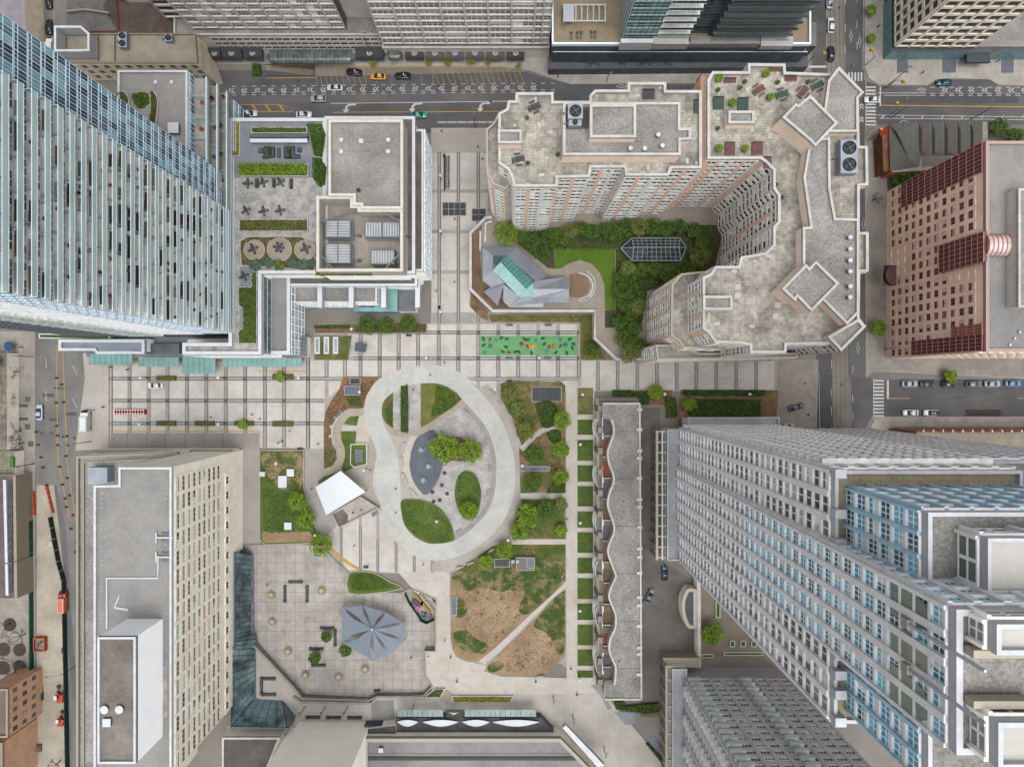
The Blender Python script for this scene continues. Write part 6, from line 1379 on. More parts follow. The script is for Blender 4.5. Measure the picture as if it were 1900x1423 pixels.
# bare street trees
def bare(px,py,r_px,label):
 r=r_px*S;x,y=W(px,py);t=empty('bare_tree',(x,y,.13),label,'bare tree','bare street trees');rg=random.Random(int(px+py));b=MB()
 def br(a,d,L,w,k):
  c=a+d*L;b.bar(a,c,w)
  if k:
   for _ in range(3):nd=(d+Vector((rg.uniform(-.9,.9),rg.uniform(-.9,.9),rg.uniform(-.1,.5)))).normalized();br(c,nd,L*rg.uniform(.6,.8),w*.62,k-1)
 for i in range(5):a=i*1.26+rg.random();br(Vector((0,0,2)),Vector((math.cos(a),math.sin(a),.5)).normalized(),r*.42,.12,3)
 ob('branches',b.me('branches',twig_m),t,local=True);ob('trunk',MB().rev([(.18,0),(.13,2.1)],7).me('trunk',twig_m),t,local=True)
for a in ((28,742,24,'bare tree above the round dark tree pit on the left pavement'),(40,800,22,'bare tree beside the left pavement bench ring'),(45,822,18,'bare tree below the bench ring on the left pavement'),(35,690,16,'upper bare tree on the left pavement'),(20,1155,22,'bare tree over the upper tree pits at the lower left'),(48,1175,20,'bare tree by the green site fence at the lower left'),(35,1225,24,'bare tree over the four tree pits at the lower left'),(1618,372,12,'thin bare tree on the avenue pavement by the brown block'),(113,1410,14,'bare tree at the bottom of the construction strip')):bare(*a)
for i,(x,y,r) in enumerate(((12,748,12),(3,788,8),(19,1158,12),(7,1204,13),(37,1205,12),(6,1238,13),(37,1236,12))):
 t=tag(ob('tree_pit',MB().rev([(r*S,0),(r*S,.05)],24).me('tree_pit',M('pit_dark',cg(88,74,66),cg(72,62,56),.8,.9,.12,4)),None,(*W(x,y),.13)),'dark round tree pit, '+ORD[i]+' from the top on the left pavement','tree pit','round tree pits')
# ground cover made of leaf-sized faces
def scatter(name,poly,n,mat,size,z,h,label,seed=1,cl=0.):
 rg=random.Random(seed);xs=[p[0] for p in poly];ys=[p[1] for p in poly];pts=[];nr=[]
 cen=[(rg.uniform(min(xs),max(xs)),rg.uniform(min(ys),max(ys)),rg.uniform(.5,1.4)) for _ in range(40)]
 tries=0
 while len(pts)<n and tries<n*8:
  tries+=1
  if cl and rg.random()<cl:c=rg.choice(cen);q=(rg.gauss(c[0],c[2]*.55),rg.gauss(c[1],c[2]*.55));zz=z+h*rg.uniform(.4,1)
  else:q=(rg.uniform(min(xs),max(xs)),rg.uniform(min(ys),max(ys)));zz=z+h*rg.random()
  if inside(q,poly):pts.append((*q,zz));nr.append((0,0,1))
 v,f=leafquads(pts,nr,size,rg);return tag(ob(name,mesh(name,v,f,mat)),label,None,None,'stuff')
def hedge(name,poly,h,n,mat,size,z,label,cat='hedge',group=None):
 rg=random.Random(len(label));pts=[];nr=[];xs=[p[0] for p in poly];ys=[p[1] for p in poly];poly=ccw(poly)
 while len(pts)<n:
  if rg.random()<.35:
   i=rg.randrange(len(poly));a,b_=Vector(poly[i-1]),Vector(poly[i]);t=rg.random();p=a.lerp(b_,t);d=(b_-a).normalized();pts.append((p.x,p.y,z+h*rg.random()));nr.append((d.y,-d.x,.4))
  else:
   q=(rg.uniform(min(xs),max(xs)),rg.uniform(min(ys),max(ys)))
   if inside(q,poly):pts.append((*q,z+h*(1+rg.gauss(0,.09))));nr.append((0,0,1))
 v,f=leafquads(pts,nr,size,rg);c=sum((Vector(p) for p in poly),Vector((0,0)))/len(poly)
 t=empty(name,(c.x,c.y,z),label,cat,group);ob('foliage',mesh('foliage',v,f,mat),t)
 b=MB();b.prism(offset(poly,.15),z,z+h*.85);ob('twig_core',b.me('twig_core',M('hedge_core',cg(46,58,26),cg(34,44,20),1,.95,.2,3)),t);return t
hedge('clipped_hedge',smooth(Q(10,'1085,90 1095,70 1120,66 1136,80 1138,380 1125,398 1098,398 1085,370'),2),.9,1500,M and hedge_l,.3,.16,'long clipped hedge between two pale strips inside the trail')
hedge('round_hedge',smooth(Q(11,'215,200 300,172 365,215 360,330 330,360 265,365 240,290'),3),1.0,1500,hedge_l,.32,.24,'rounded dark hedge below the dark grating')
hedge('round_hedge',smooth(Q(11,'295,410 345,385 390,395 395,450 375,475 325,470'),3),.9,700,hedge_l,.32,.24,'small dark hedge below the curved garden path')
hedge('low_hedge',Q(11,'300,830 340,780 430,770 425,845 300,845'),.6,700,hedge_l,.3,.24,'low hedge in the corner above the cross path')
hedge('hedge_strip',Q(11,'775,95 905,95 910,110 1040,105 1040,200 960,205 955,140 775,135'),.9,1500,dark_l,.3,.35,'dark hedge strip above the terrace row')
hedge('hedge_strip',Q(11,'1160,150 1230,150 1250,280 1215,295 1165,295'),1.2,900,hedge_l,.34,.35,'dense rounded hedge by the driveway corner')
hedge('hedge_strip',Q(11,'1380,160 1850,165 1850,285 1340,290 1330,220'),1.3,3500,dark_l,.34,.35,'long dense hedge along the grey tower podium')
hedge('hedge_strip',Q(11,'1290,90 1890,92 1890,140 1380,135 1290,125'),.6,1600,dark_l,.28,.35,'low planting strip under the promenade above the long hedge')
hedge('hedge_strip',Q(15,'790,935 850,925 870,965 1110,940 1115,1005 1020,1025 800,985'),1.0,1600,hedge_l,.32,.13,'hedge curving round the bottom end of the terrace row')
hedge('hedge_strip',Q(15,'1020,1245 1035,1240 1130,1340 1125,1370'),.8,500,hedge_l,.3,.14,'narrow diagonal hedge near the bottom paving','hedge')
hedge('clipped_hedge',Q(2,'0,480 58,480 62,560 0,565'),1.0,500,dark_l,.3,.13,'small clipped hedge beside the garage ramp')
hedge('podium_hedge',P('585,604 650,604 650,610 585,610'),.7,600,hedge_l,.3,.4,'narrow hedge in the bed above the lawn panel')
scatter('flower_cover',Q(10,'1345,60 1430,80 1525,160 1400,255 1300,300 1330,180'),1700,hedge_l,.4,.27,.4,'loose green planting inside the trail loop',3,.6)
scatter('flower_cover',Q(10,'970,230 1020,170 1022,360 985,330'),350,hedge_l,.35,.27,.3,'loose planting in the crescent bed',4,.6)
scatter('bed_cover',Q(11,'20,40 170,40 170,180 230,300 200,420 100,500 20,200'),900,pale_l,.38,.25,.4,'mixed pale planting beside the bench walk',5,.6)
scatter('bed_cover',Q(11,'130,200 260,250 330,560 420,640 300,830 250,560'),600,brn_l,.35,.25,.15,'dry mulch litter in the right bed',6,.3)
scatter('wedge_cover',P('652,1068 662,1064 692,1066 735,1088 690,1096 652,1094',.5),1100,hedge_l,.32,.5,.35,'thick green planting in the wedge bed',7)
scatter('planter_cover',P('488,905 530,915 560,915 570,945 590,985 500,990 488,980',.5),1800,dark_l,.32,.56,.2,'rough green grass in the fenced planter',8)
scatter('planter_cover',P('490,842 560,842 560,908 490,905',.5),700,hedge_l,.3,.56,.25,'patchy seedlings in the dry part of the planter',9,.7)
scatter('bed_cover',P('908,586 1096,586 1096,628 1120,665 1080,665 1080,600 915,596'),1500,pale_l,.34,.31,.25,'dry weeds along the courtyard wall',10,.4)
scatter('bed_cover',P('660,606 790,602 790,616 660,617',.4),900,dark_l,.34,.42,.8,'dense planting under the podium trees',11)
scatter('mulch_cover',Q('d','60,400 110,300 200,190 480,100 400,240 370,340 250,340 120,470'),900,brn_l,.4,.2,.15,'dry leaf litter in the orange mulch bed',12)
scatter('bed_cover',Q('d','235,240 350,240 370,320 260,330'),350,hedge_l,.38,.2,.5,'low shrubs below the vent box',13,.5)
scatter('mulch_cover',Q('d','55,660 150,690 155,760 110,820 55,835'),350,grass_l,.35,.2,.15,'sparse grass in the left mulch bed',14)
for i,(poly,n) in enumerate(((Q(10,'1500,720 1560,690 1620,720 1660,820 1650,960 1600,1030 1530,1000 1490,900'),1300),(Q(10,'1095,910 1200,898 1350,960 1450,1090 1470,1185 1380,1205 1280,1205 1180,1150 1105,1060'),1900),(P('846,1067 960,1044 1040,1044 1044,1062 1004,1114 976,1134 968,1122 976,1096 930,1094 870,1092'),2400),(P('970,930 1046,930 1046,996 955,996'),1500),(P('920,1014 1046,1014 1046,1040 900,1050'),1200),(P('1046,1100 1047,1178 1025,1188 1022,1160 1008,1140'),700),(P('842,1110 862,1115 860,1140 845,1140'),250),(P('845,1174 868,1174 902,1195 890,1208 850,1190'),350))):
 scatter('grass',poly,n,grass_l,.34,.22 if i not in (2,) else .2,.1,'rough grass tufts, '+('oval lawn','round lawn inside the trail','upper bare field','square bed','lawn under the vent box','triangle field','left field patch','lower field patch')[i],20+i,.5)
for i,(a_,b2) in enumerate(ys_l):scatter('grass',prect(1072.5,a_+1,1099,b2-1),160,grass_l if i else pale_l,.3,.19,.06,'short grass of the '+ORD[i]+' lawn square',40+i)
scatter('soil_cover',P('845,1090 960,1090 1000,1120 900,1205 850,1170'),700,brn_l,.4,.22,.06,'dry stalks on the bare field',60,.5);scatter('soil_cover',P('1000,1150 1040,1190 1040,1225 960,1248 920,1240'),500,brn_l,.4,.21,.06,'dry stalks on the triangle field',61,.5)
scatter('court_cover',QG('480,260 800,200 1700,150 2200,180 2150,600 1620,760 1560,1100 1440,1330 1350,1080 1345,400 790,400 700,520 560,400'),5200,hedge_l,.45,GZ,.7,'dense green ground cover under the courtyard trees',62)
# ================================================================ roof terraces
ZT=19.66
def planter(name,pts,h,label,mat,n,z=ZT,rim=wcap_m,lh=.4,cat='planter',size=.3):
 c=sum((Vector(p) for p in pts),Vector((0,0)))/len(pts);t=empty(name,(c.x,c.y,z),label,cat,'roof garden planters')
 ob('rim',MB().ring(pts,.22,z,z+h).me('rim',rim),t);ob('soil',MB().prism(offset(pts,.2),z,z+h-.1).me('soil',mulch_m),t)
 rg=random.Random(n);q=offset(pts,.2);xs=[p[0] for p in q];ys=[p[1] for p in q];pp=[]
 while len(pp)<n:
  a=(rg.uniform(min(xs),max(xs)),rg.uniform(min(ys),max(ys)))
  if inside(a,q):pp.append((*a,z+h+lh*rg.random()))
 v,f=leafquads(pp,[(0,0,1)]*n,size,rg);ob('plants',mesh('plants',v,f,mat),t)
planter('flower_planter',qrect('b',415,325,1340,430,20),.6,'long flower planter above the white roof canopy',hedge_l,700)
planter('grass_planter',qrect('b',210,925,1355,1140,20),.6,'wide planter of feathery grasses on the podium roof',tree_l,2600,lh=1.4,size=.42)
planter('side_planter',Q('b','155,235 235,235 235,810 60,810 60,710 155,710',20),.6,'narrow hooked planter along the balcony tower',yel_l,300)
planter('garden_bed',qrect('c',120,35,760,150,20),.5,'mulched bed with green clumps beside the curved seats',hedge_l,800,size=.4)
planter('garden_bed',Q('c','120,230 200,190 700,190 815,280 815,515 130,465',20),.2,'curving shrub bed around the round seating nooks',hedge_l,1500,lh=.2,size=.36)
planter('side_bed',Q('c','230,520 285,520 285,1190 110,1190 110,1060 150,1050 150,860 110,840 110,660 230,660',20),.3,'narrow planted bed beside the low glazed wing',hedge_l,2000,lh=.3,size=.42)
for i,q in enumerate(('1340,290 1580,290 1650,480 1600,800 1460,780 1400,470','1440,850 1560,850 1660,1000 1640,1290 1540,1300 1440,1160')):hedge('tall_hedge',Q('b',q,20),1.3,1500,dark_l if i else hedge_l,.38,ZT,('upper' if i==0 else 'lower')+' tall hedge beside the mechanical block wall','hedge')
hedge('ivy_wall',P('586,470 594,460 594,508 690,508 690,512 586,512',24),.5,700,yel_l,.3,24,'yellow-green ivy spilling over the mechanical yard corner','ivy')
for i,(x,y) in enumerate(((275,465),(390,435),(490,465),(615,440),(710,455),(790,440))):p=R('c',x,y);tree(p[0],p[1],(11,11,11,9,11,8)[i],blue_l if i !=2 else pale_l,ORD[i]+' round '+('blue-green' if i !=2 else 'olive')+' shrub from the left on the podium roof','shrub','round podium shrubs',ZT,.8,n=700)
# round nooks
for i,(cx,cy,r) in enumerate(((265,320,95),(497,315,112),(735,320,95))):
 p=R('c',cx,cy);x,y=W(*p,20);r=r/5*S*.9;t=empty('seating_nook',(x,y,ZT),('left','middle','right')[i]+' round paved nook with curved wall on the podium roof','seating nook','round seating nooks')
 ob('floor',MB().rev([(r,.1),(r,.5)],28).me('floor',M('nook_floor',cg(168,152,136),cg(186,170,153),.5,.85,.08,3,tile=(.8,.2,.02,.8,.5,.06))),t,local=True)
 b=MB();n=24
 for k in range(n):
  a0,a1=math.pi*(.75+1.5*k/n),math.pi*(.75+1.5*(k+1)/n);b.bar((r*math.cos(a0),r*math.sin(a0),.55),(r*math.cos(a1),r*math.sin(a1),.55),.2,h=.6)
 ob('curved_wall',b.me('curved_wall',MATS['sand_coping']),t,local=True)
def table_set(px,py,z,label,seats=4,rz=0.,mat=None,group='dark table sets',s=1.,cat='table set'):
 mat=mat or M('furniture_dark',cg(58,60,66),cg(72,74,80),1,.6,.08,4);x,y=W(px,py,z);t=empty('table_set',(x,y,z),label,cat,group,rz)
 key=('tb',mat.name)
 if key not in _cr:
  _cr[key]=(MB().box(-.55,-.55,.68,.55,.55,.75).me('table_top',mat),MB().rev([(.3,0),(.06,.06),(.06,.68)],8).me('table_leg',mat),MB().box(-.26,-.26,.4,.26,.26,.48).box(-.26,.2,.48,.26,.28,.9).box(-.22,-.22,0,-.16,-.16,.4).box(.16,-.22,0,.22,-.16,.4).box(-.22,.16,0,-.16,.22,.4).box(.16,.16,0,.22,.22,.4).me('chair',mat))
 a,b_,c=_cr[key];ob('table_top',a,t,local=True,scale=s);ob('table_leg',b_,t,local=True,scale=s)
 for k in range(seats):an=k*2*math.pi/seats;ob('chair',c,t,(1.0*s*math.sin(an),1.0*s*math.cos(an),0),-an,s,local=True)
for i,(x,y) in enumerate(((365,1260),(615,1240),(905,1240))):table_set(*R('b',x,y),ZT,ORD[i]+' dark table set from the left in the upper terrace row',4,.3*i)
for i,(x,y) in enumerate(((80,170),(200,165))):table_set(*R(6,x,y),ZT,('left' if i==0 else 'right')+' dark table set in the lower terrace row',4,.2)
table_set(*R(5,1810,165),ZT,'dark table set next to the balcony tower in the lower terrace row',4,.5)
for i,(x,y) in enumerate(((255,315),(495,300),(740,310))):table_set(*R('c',x,y),ZT+.5,'dark table set in the '+('left','middle','right')[i]+' round nook',4 if i !=1 else 6,.4,s=1.1)
table_set(*R('c',170,565),ZT+.05,'dark table set on the small blue-grey terrace pad',4,.4)
for i,(x,y,w,h) in enumerate(((505,1250,50,150),(785,1245,45,145),(1070,1260,45,160))):a=qrect('b',x-w/2,y-h/2,x+w/2,y+h/2,20);tag(ob('box_planter',MB().prism(a,ZT,ZT+.7).me('box_planter',M('box_moss',cg(84,84,64),cg(60,62,48),2,.9,.2,5))),ORD[i]+' mossy box planter between the terrace tables','planter','mossy box planters')
for k,(q,l_) in enumerate((('125,475 228,475 228,668 125,668','upper'),('125,855 228,855 228,1045 125,1045','lower'))):tag(ob('terrace_pad',MB().prism(Q('c',q,20),ZT,ZT+.05).me('terrace_pad',MATS['terrace_blue'])),l_+' blue-grey paved pad beside the herringbone walk','paving pad','terrace pads')
t=empty('roof_canopy',(*W(*R('b',855,510),20),ZT),'long white and grey bar canopy on the podium roof','canopy');ob('white_shelf',MB().prism(qrect('b',380,505,1330,568,21.5),20.9,21.2).me('white_shelf',white_m),t);ob('grey_back',MB().prism(qrect('b',388,432,1335,492,21),ZT,21).me('grey_back',M('back_grey',cg(110,112,120),cg(96,98,106),.6)),t);ob('counter',MB().prism(qrect('b',388,490,1335,508,21),ZT,20.6).me('counter',dsteel_m),t)
sofa=M('sofa_blue',cg(76,82,96),cg(88,94,108),1,.8,.06,4)
for i,q in enumerate(('530,670 610,670 610,750 530,750','625,645 680,645 680,840 600,840 600,800 625,800','740,655 800,655 800,825 740,825','840,665 890,665 890,825 840,825','955,650 1010,650 1010,830 955,830','1070,640 1130,640 1130,780 1220,780 1220,840 960,840 960,830 1070,830','1170,660 1240,660 1240,735 1170,735')):
 p=Q('b',q,20);c=sum((Vector(a) for a in p),Vector((0,0)))/len(p);t=empty('lounge_seat',(c.x,c.y,ZT),('small square table left of the sofas','left corner sofa','left facing sofa','slim centre table between the sofas','right back sofa','right corner sofa','small square table right of the sofas')[i]+' on the podium roof','lounge furniture','podium lounge furniture')
 ob('seat',MB().prism(p,ZT+.1,ZT+.42).me('seat',sofa),t);ob('base',MB().prism(offset(p,.08),ZT,ZT+.1).me('base',black_m),t);ob('back',MB().ring(p,.16,ZT+.3,ZT+(.72 if i in (1,2,4,5) else .46)).me('back',dsteel_m),t)
for i,q in enumerate(('675,645 730,645 730,830 675,830','1010,640 1055,640 1055,830 1010,830')):hedge('divider_hedge',Q('b',q,20),.8,250,dark_l,.25,ZT,('left' if i==0 else 'right')+' small hedge between the podium sofas')
# roof vents
def vent(px,py,z,r,h,label,kind=0,mat=None):
 x,y=W(px,py,z+h);mat=mat or white_m
 if kind==0:t=empty('roof_vent',(x,y,z),label,'roof vent','roof vents');ob('pipe',MB().rev([(r*.7,0),(r*.7,h*.7)],12).me('pipe',steel_m),t,local=True);ob('cap',MB().rev([(r,h*.65),(r,h*.9),(r*.5,h)],14).me('cap',mat),t,local=True)
 else:t=empty('roof_hatch',(x,y,z),label,'roof hatch','roof hatches');ob('curb',MB().box(-r,-r,0,r,r,h*.7).me('curb',steel_m),t,local=True);ob('lid',MB().box(-r-.06,-r-.06,h*.7,r+.06,r+.06,h).me('lid',mat),t,local=True)
for i,(x,y) in enumerate(((643,1025),(988,1025),(643,1110),(988,1110))):vent(*R(2,x,y),26.2,.55,.5,('upper left','upper right','lower left','lower right')[i]+' white round vent on the mechanical block roof')
vent(*R(2,790,1035),26.2,.5,.4,'square white hatch on the mechanical block roof',1)
vent(*R(2,770,1395),26.2,.5,.9,'dark bent vent pipe on the mechanical block roof',0,black_m)
for i,(x,y) in enumerate(((910,1085),(1015,1085),(1115,985),(1145,1065))):vent(*R(3,x,y),50.5,.5,1.3,ORD[i]+' white chimney cap from the left on the north penthouse',0)
for i,y in enumerate((355,440,525,605,715,795)):vent(*R(8,628,y),49.5,.5,1.5,ORD[i]+' white exhaust cap from the top along the avenue-side roof',0)
for i,(x,y) in enumerate(((1305,1110),(1340,1110),(1420,1310))):vent(*R(8,x,y) if False else (1875+i*9,640-i*12),41.4,.3,.4,ORD[i]+' tiny white vent on the brown block roof')
for i,(x,y) in enumerate(((760,1005),(870,1003),(780,1098))):vent(*R(13,x,y),52.4,.9 if i !=2 else .8,.8,('large round white fan','smaller round white fan','square white hatch')[i]+' on the hotel penthouse roof',0 if i<2 else 1)
vent(*R(14,935,1300),6.2,.6,.7,'white box vent on the restaurant roof',1)
for i,(x,y) in enumerate(((1140,603),(1257,603),(1370,603),(1370,727),(1370,867))):vent(*R(1,x,y),35.4,.35,.3,ORD[i]+' small white light along the grey wing roof edge',1)
vent(*R(1,1268,938),35.4,1.2,1.2,'large white box unit on the grey wing roof',1)
# planted curved bed on wing roof
planter('wing_planter',smooth(Q(1,'1095,670 1130,670 1155,740 1150,830 1130,930 1085,930 1095,800',36),2),.4,'curved planted bed on the grey wing roof',hedge_l,400,z=35.4);planter('wing_planter',smooth(Q(1,'860,670 910,670 945,730 925,790 880,770 830,720',36),2),.4,'round planted bed beside the roof tree',hedge_l,250,z=35.4)
# apartment roof terrace furniture and pots
RZF=ZR-.9
for i,(n_,x,y) in enumerate(((3,1560,575),(3,1555,655),(3,1660,755),(3,1560,1090),(3,1750,1090),(3,1750,595),(3,1715,640),(3,150,860),(3,375,1130),(3,155,1195),(3,1552,938),(4,40,710),(4,95,600),(4,320,597),(4,5,540),(8,125,65),(4,85,1350))):
 p=R(n_,x,y);big=i in (0,2,3,4,11,14);x_,y_=W(*p,ZR);r=(6.5 if big else 3.6)*S;t=empty('potted_shrub',(x_,y_,RZF),ORD[i]+' potted round shrub on the apartment roof terraces, counted from the top left' if False else ('large' if big else 'small')+' potted shrub on the paved apartment roof, '+('top left corner','below the top left one','between the two dark green chairs','left of the maroon chairs','between the maroon chairs','beside the red bench','below the red bench','by the left table','beside the penthouse corner','near the lower left table','by the small roof box','left of the picnic tables','above the left picnic table','between the picnic tables','along the top parapet','on the inner curve','above the inner curve')[i],'potted shrub','potted shrubs on the apartment roof')
 ob('pot',MB().rev([(r*.55,0),(r*.7,.5)],12).me('pot',M('pot_brown',cg(110,88,68),None)),t,local=True);ob('foliage',crown_mesh(tree_l if big else hedge_l,i % 3,500,.8,.24),t,(0,0,.5+r*.5),i,(r,r,r*.8),local=True)
def picnic(px,py,mat,label,rz):
 x,y=W(px,py,ZR);t=empty('picnic_table',(x,y,RZF),label,'picnic table','picnic tables on the apartment roof',rz);b=MB()
 for k in range(4):b.box(-.9,-.62+k*.32,.7,.9,-.36+k*.32,.76)
 ob('top',b.me('top',mat),t,local=True)
 for k in range(4):a=k*math.pi/2;ob('bench',MB().box(-.7,-.2,.4,.7,.2,.47).me('bench',mat),t,(1.25*math.sin(a),1.25*math.cos(a),0),-a,local=True)
 ob('leg',MB().box(-.1,-.6,0,.1,.6,.7).box(-1.2,-.06,.3,1.2,.06,.4).me('leg',mat),t,local=True)
gf=M('furn_green',cg(70,92,84),cg(58,80,72),1,.7,.08,4);mf=M('furn_maroon',cg(126,82,76),cg(112,70,66),1,.7,.08,4);df=MATS['furniture_dark']
picnic(*R(4,390,620),gf,'green picnic table nearest the avenue on the apartment roof',.5);picnic(*R(4,130,685),gf,'green picnic table left of the maroon one on the apartment roof',.3);picnic(*R(4,285,670),mf,'maroon picnic table on the apartment roof',.9);picnic(*R(3,1855,655),mf,'maroon picnic table near the long parapet',.6)
picnic(*R(3,203,780),df,'dark round table on the left roof terrace',.4);picnic(*R(3,85,1165),df,'dark table at the lower left of the roof terrace',.2)
def lounger(px,py,mat,label,w,d,rz=0.):
 x,y=W(px,py,ZR);t=empty('swing_bench',(x,y,RZF),label,'garden seat','garden seats on the apartment roof',rz)
 for k in range(5):ob('slat',MB().box(-w/2,-d/2+d*k/5+.03,.38,w/2,-d/2+d*(k+1)/5-.03,.44).me('slat',mat),t,local=True)
 ob('back',MB().box(-w/2,d/2-.08,.4,w/2,d/2,.9).me('back',mat),t,local=True);[ob('side_frame',MB().box(k-.05,-d/2,0,k+.05,d/2,.4).me('side_frame',mat),t,local=True) for k in (-w/2+.05,w/2-.05)]
for n_,x,y,m_,l_,w,d in ((3,1560,752,gf,'left dark green swing seat',2.4,2.8),(3,1740,760,gf,'right dark green swing seat',2.4,2.8),(3,1645,1085,mf,'left maroon swing seat',2.2,2.8),(3,1845,1085,mf,'right maroon swing seat',2.4,2.8),(3,1645,585,mf,'red bench at the top left of the terrace',2.6,1.0),(4,80,500,mf,'red bench along the top parapet',2.6,1.1),(4,195,570,mf,'red bench below the top parapet',2.6,1.1),(3,1045,685,df,'dark grey bench on the north bump-out',2.6,2.0),(3,1392,775,df,'long dark bench beside the brick strip',.8,3.0),(4,25,1190,mf,'maroon bench by the inner curve',1.6,2.6)):lounger(*R(n_,x,y),m_,l_+' on the apartment roof',w,d)
# ================================================================ park things
def local_me(f,name,mats,key=None):
 if key and key in _cr:return _cr[key]
 b=MB();f(b);me=b.me(name,mats)
 if key:_cr[key]=me
 return me
globe_m=M('lamp_globe',cg(246,246,244),None,fine=0,rough=.3)
def globe_lamp(px,py,label,z=.14):
 x,y=W(px,py,4.3);t=empty('globe_lamp',(x,y,z),label,'lamp post','white globe lamps')
 ob('pole',local_me(lambda b:b.rev([(.16,0),(.16,.3),(.07,.4),(.06,3.9)],8),'pole',dsteel_m,'lp'),t,local=True)
 ob('globe',local_me(lambda b:b.rev([(.12,3.85),(.34,4.0),(.44,4.3),(.34,4.6),(.12,4.72)],12),'globe',globe_m,'lg'),t,local=True)
for a in ((817,429,'upper globe lamp on the north-south promenade beside the courtyard wall'),(817,579,'globe lamp at the lower end of the north-south promenade'),(817,326,'globe lamp beside the bike dock'),(791,664.5,'globe lamp left of the green play mat'),(652,610.6,'globe lamp at the end of the podium trees'),(1000,664,'globe lamp below the green play mat'),(259,787,'lower left globe lamp of the west promenade'),(405,787,'lower right globe lamp of the west promenade'),(261,701,'upper left globe lamp of the west promenade'),(405,701,'upper middle globe lamp of the west promenade'),(553.5,701.5,'upper right globe lamp of the west promenade'),(675,872,'globe lamp behind the stage roof'),(810,967,'globe lamp on the round lawn inside the trail'),(942.5,1002,'globe lamp at the end of the lower cross path'),(585,993,'globe lamp at the planter corner above the curved steps'),(918.5,721.5,'globe lamp at the top of the bench walk'),(1081,732,'globe lamp on the first lawn square'),(1076.5,824.5,'globe lamp on the third lawn square'),(1076.5,970,'globe lamp on the sixth lawn square'),(1076,1133,'globe lamp on the tenth lawn square'),(1076,1260,'globe lamp at the bottom of the lawn squares'),(969,864,'globe lamp beside the grey stair opening'),(1233.5,731,'globe lamp in the hedge bed by the terrace row'),(1391,731.5,'globe lamp in the strip above the long hedge'),(512,860,'globe lamp in the fenced planter'),(667,727,'globe lamp by the vent box in the mulch bed')):globe_lamp(*a)
def street_lamp(px,py,dx,dy,label,h=8.5,z=.13,wood=False):
 x,y=W(px,py);t=empty('street_lamp',(x,y,z),label,'street lamp','tall street lamps');ob('pole',MB().rev([(.14,0),(.07,h)],8).me('pole',dsteel_m if not wood else steel_m),t,local=True)
 ob('arm',MB().bar((0,0,h-.1),(dx,dy,h+.3),.1).me('arm',steel_m),t,local=True);ob('lamp_head',MB().box(dx-.45,dy-.18,h+.22,dx+.45,dy+.18,h+.4).me('lamp_head',steel_m),t.children[1],local=True)
for a in ((1125,152,0,-1.5,'street lamp on the pavement above the apartment block'),(1292,152,1.2,1,'street lamp near the crossing above the apartment block'),(1653,219,-.4,2,'street lamp at the bike lane left of the shops'),(1801,222,0,2,'street lamp along the right-hand street'),(882,238,0,2.2,'street lamp by the separator kerb'),(170,819,-2,-.2,'street lamp beside the west promenade edge'),(1648,158,1.2,1.2,'lamp with signal at the office corner'),(64,860,1.5,0,'street lamp on the left pavement'),(62,1030,-1.5,0,'lamp with blue banner by the site fence'),(150,1229,-4,-.4,'long-armed lamp over the construction strip'),(62,662,-2,0,'upper street lamp on the left pavement'),(689,100,0,1.4,'lamp in front of the hotel entrance'),(1640,647,-2,0,'lamp with red discs at the avenue corner'),(1026,1290,0,1.5,'lamp on the bottom paving near the field'),(1062,1325,0,1.5,'lamp on the bottom paving middle'),(1120,1385,0,1.5,'lamp on the lowest paving'),(566,1310,.5,1.2,'left lamp below the sunken plaza'),(604,1310,.5,1.2,'middle lamp below the sunken plaza'),(645,1310,.5,1.2,'right lamp below the sunken plaza'),(768,1305,.2,1.2,'lamp on the white slab by the restaurant')):street_lamp(*a,h=6 if a[1]>1280 else 8.5)
sig=M('signal_yellow',cg(232,166,24),None,fine=.04)
for i,(px,py,dx,dy,l_) in enumerate(((1496,120,2.6,.6,'upper left corner of the crossing'),(1605,122,-1.0,2.0,'upper right corner of the crossing'),(1644,164,2.0,-.4,'right side of the crossing'),(1648,216,-.6,1.6,'bike lane corner of the crossing'),(1609,262,1.0,1.4,'pavement before the corner shops'))):
 x,y=W(px,py);t=empty('traffic_signal',(x,y,.13),'yellow traffic signal at the '+l_,'traffic signal','yellow traffic signals');ob('pole',MB().rev([(.12,0),(.09,5.4)],8).me('pole',steel_m),t,local=True)
 ob('arm',MB().bar((0,0,5.2),(dx,dy,5.4),.1).me('arm',steel_m),t,local=True);ob('signal_head',MB().box(dx-.3,dy-.3,4.7,dx+.5,dy+.3,5.7).me('signal_head',sig),t,local=True);ob('lens',MB().box(dx+.5,dy-.15,5.3,dx+.55,dy+.15,5.6).me('lens',M('lens_red',cg(170,30,26),None)),t.children[2],local=True)
bw=M('bench_wood',cg(196,188,176),cg(178,170,158),1,.7,.08,4);bdk=M('bench_grey',cg(118,116,116),cg(104,102,104),1,.7,.08,4)
def bench(px,py,deg,label,L=2.0,m=None,z=.15):
 x,y=W(px,py);m=m or bw;t=empty('park_bench',(x,y,z),label,'bench','park benches',math.radians(deg))
 for k in range(3):ob('seat_slat',local_me(lambda b:b.box(-.5,-.07,.4,.5,.07,.46),'seat_slat',m,('bs',m.name)),t,(0,-.18+k*.18,0),0,(L,1,1),local=True)
 ob('backrest',local_me(lambda b:b.box(-.5,.3,.5,.5,.36,.9),'backrest',m,('bb',m.name)),t,(0,0,0),0,(L,1,1),local=True)
 for s_ in (-.4,.4):ob('leg',local_me(lambda b:b.box(-.05,-.25,0,.05,.34,.42).box(-.05,.28,.4,.05,.34,.6),'leg',dsteel_m,'bl'),t,(s_*L,0,0),local=True)
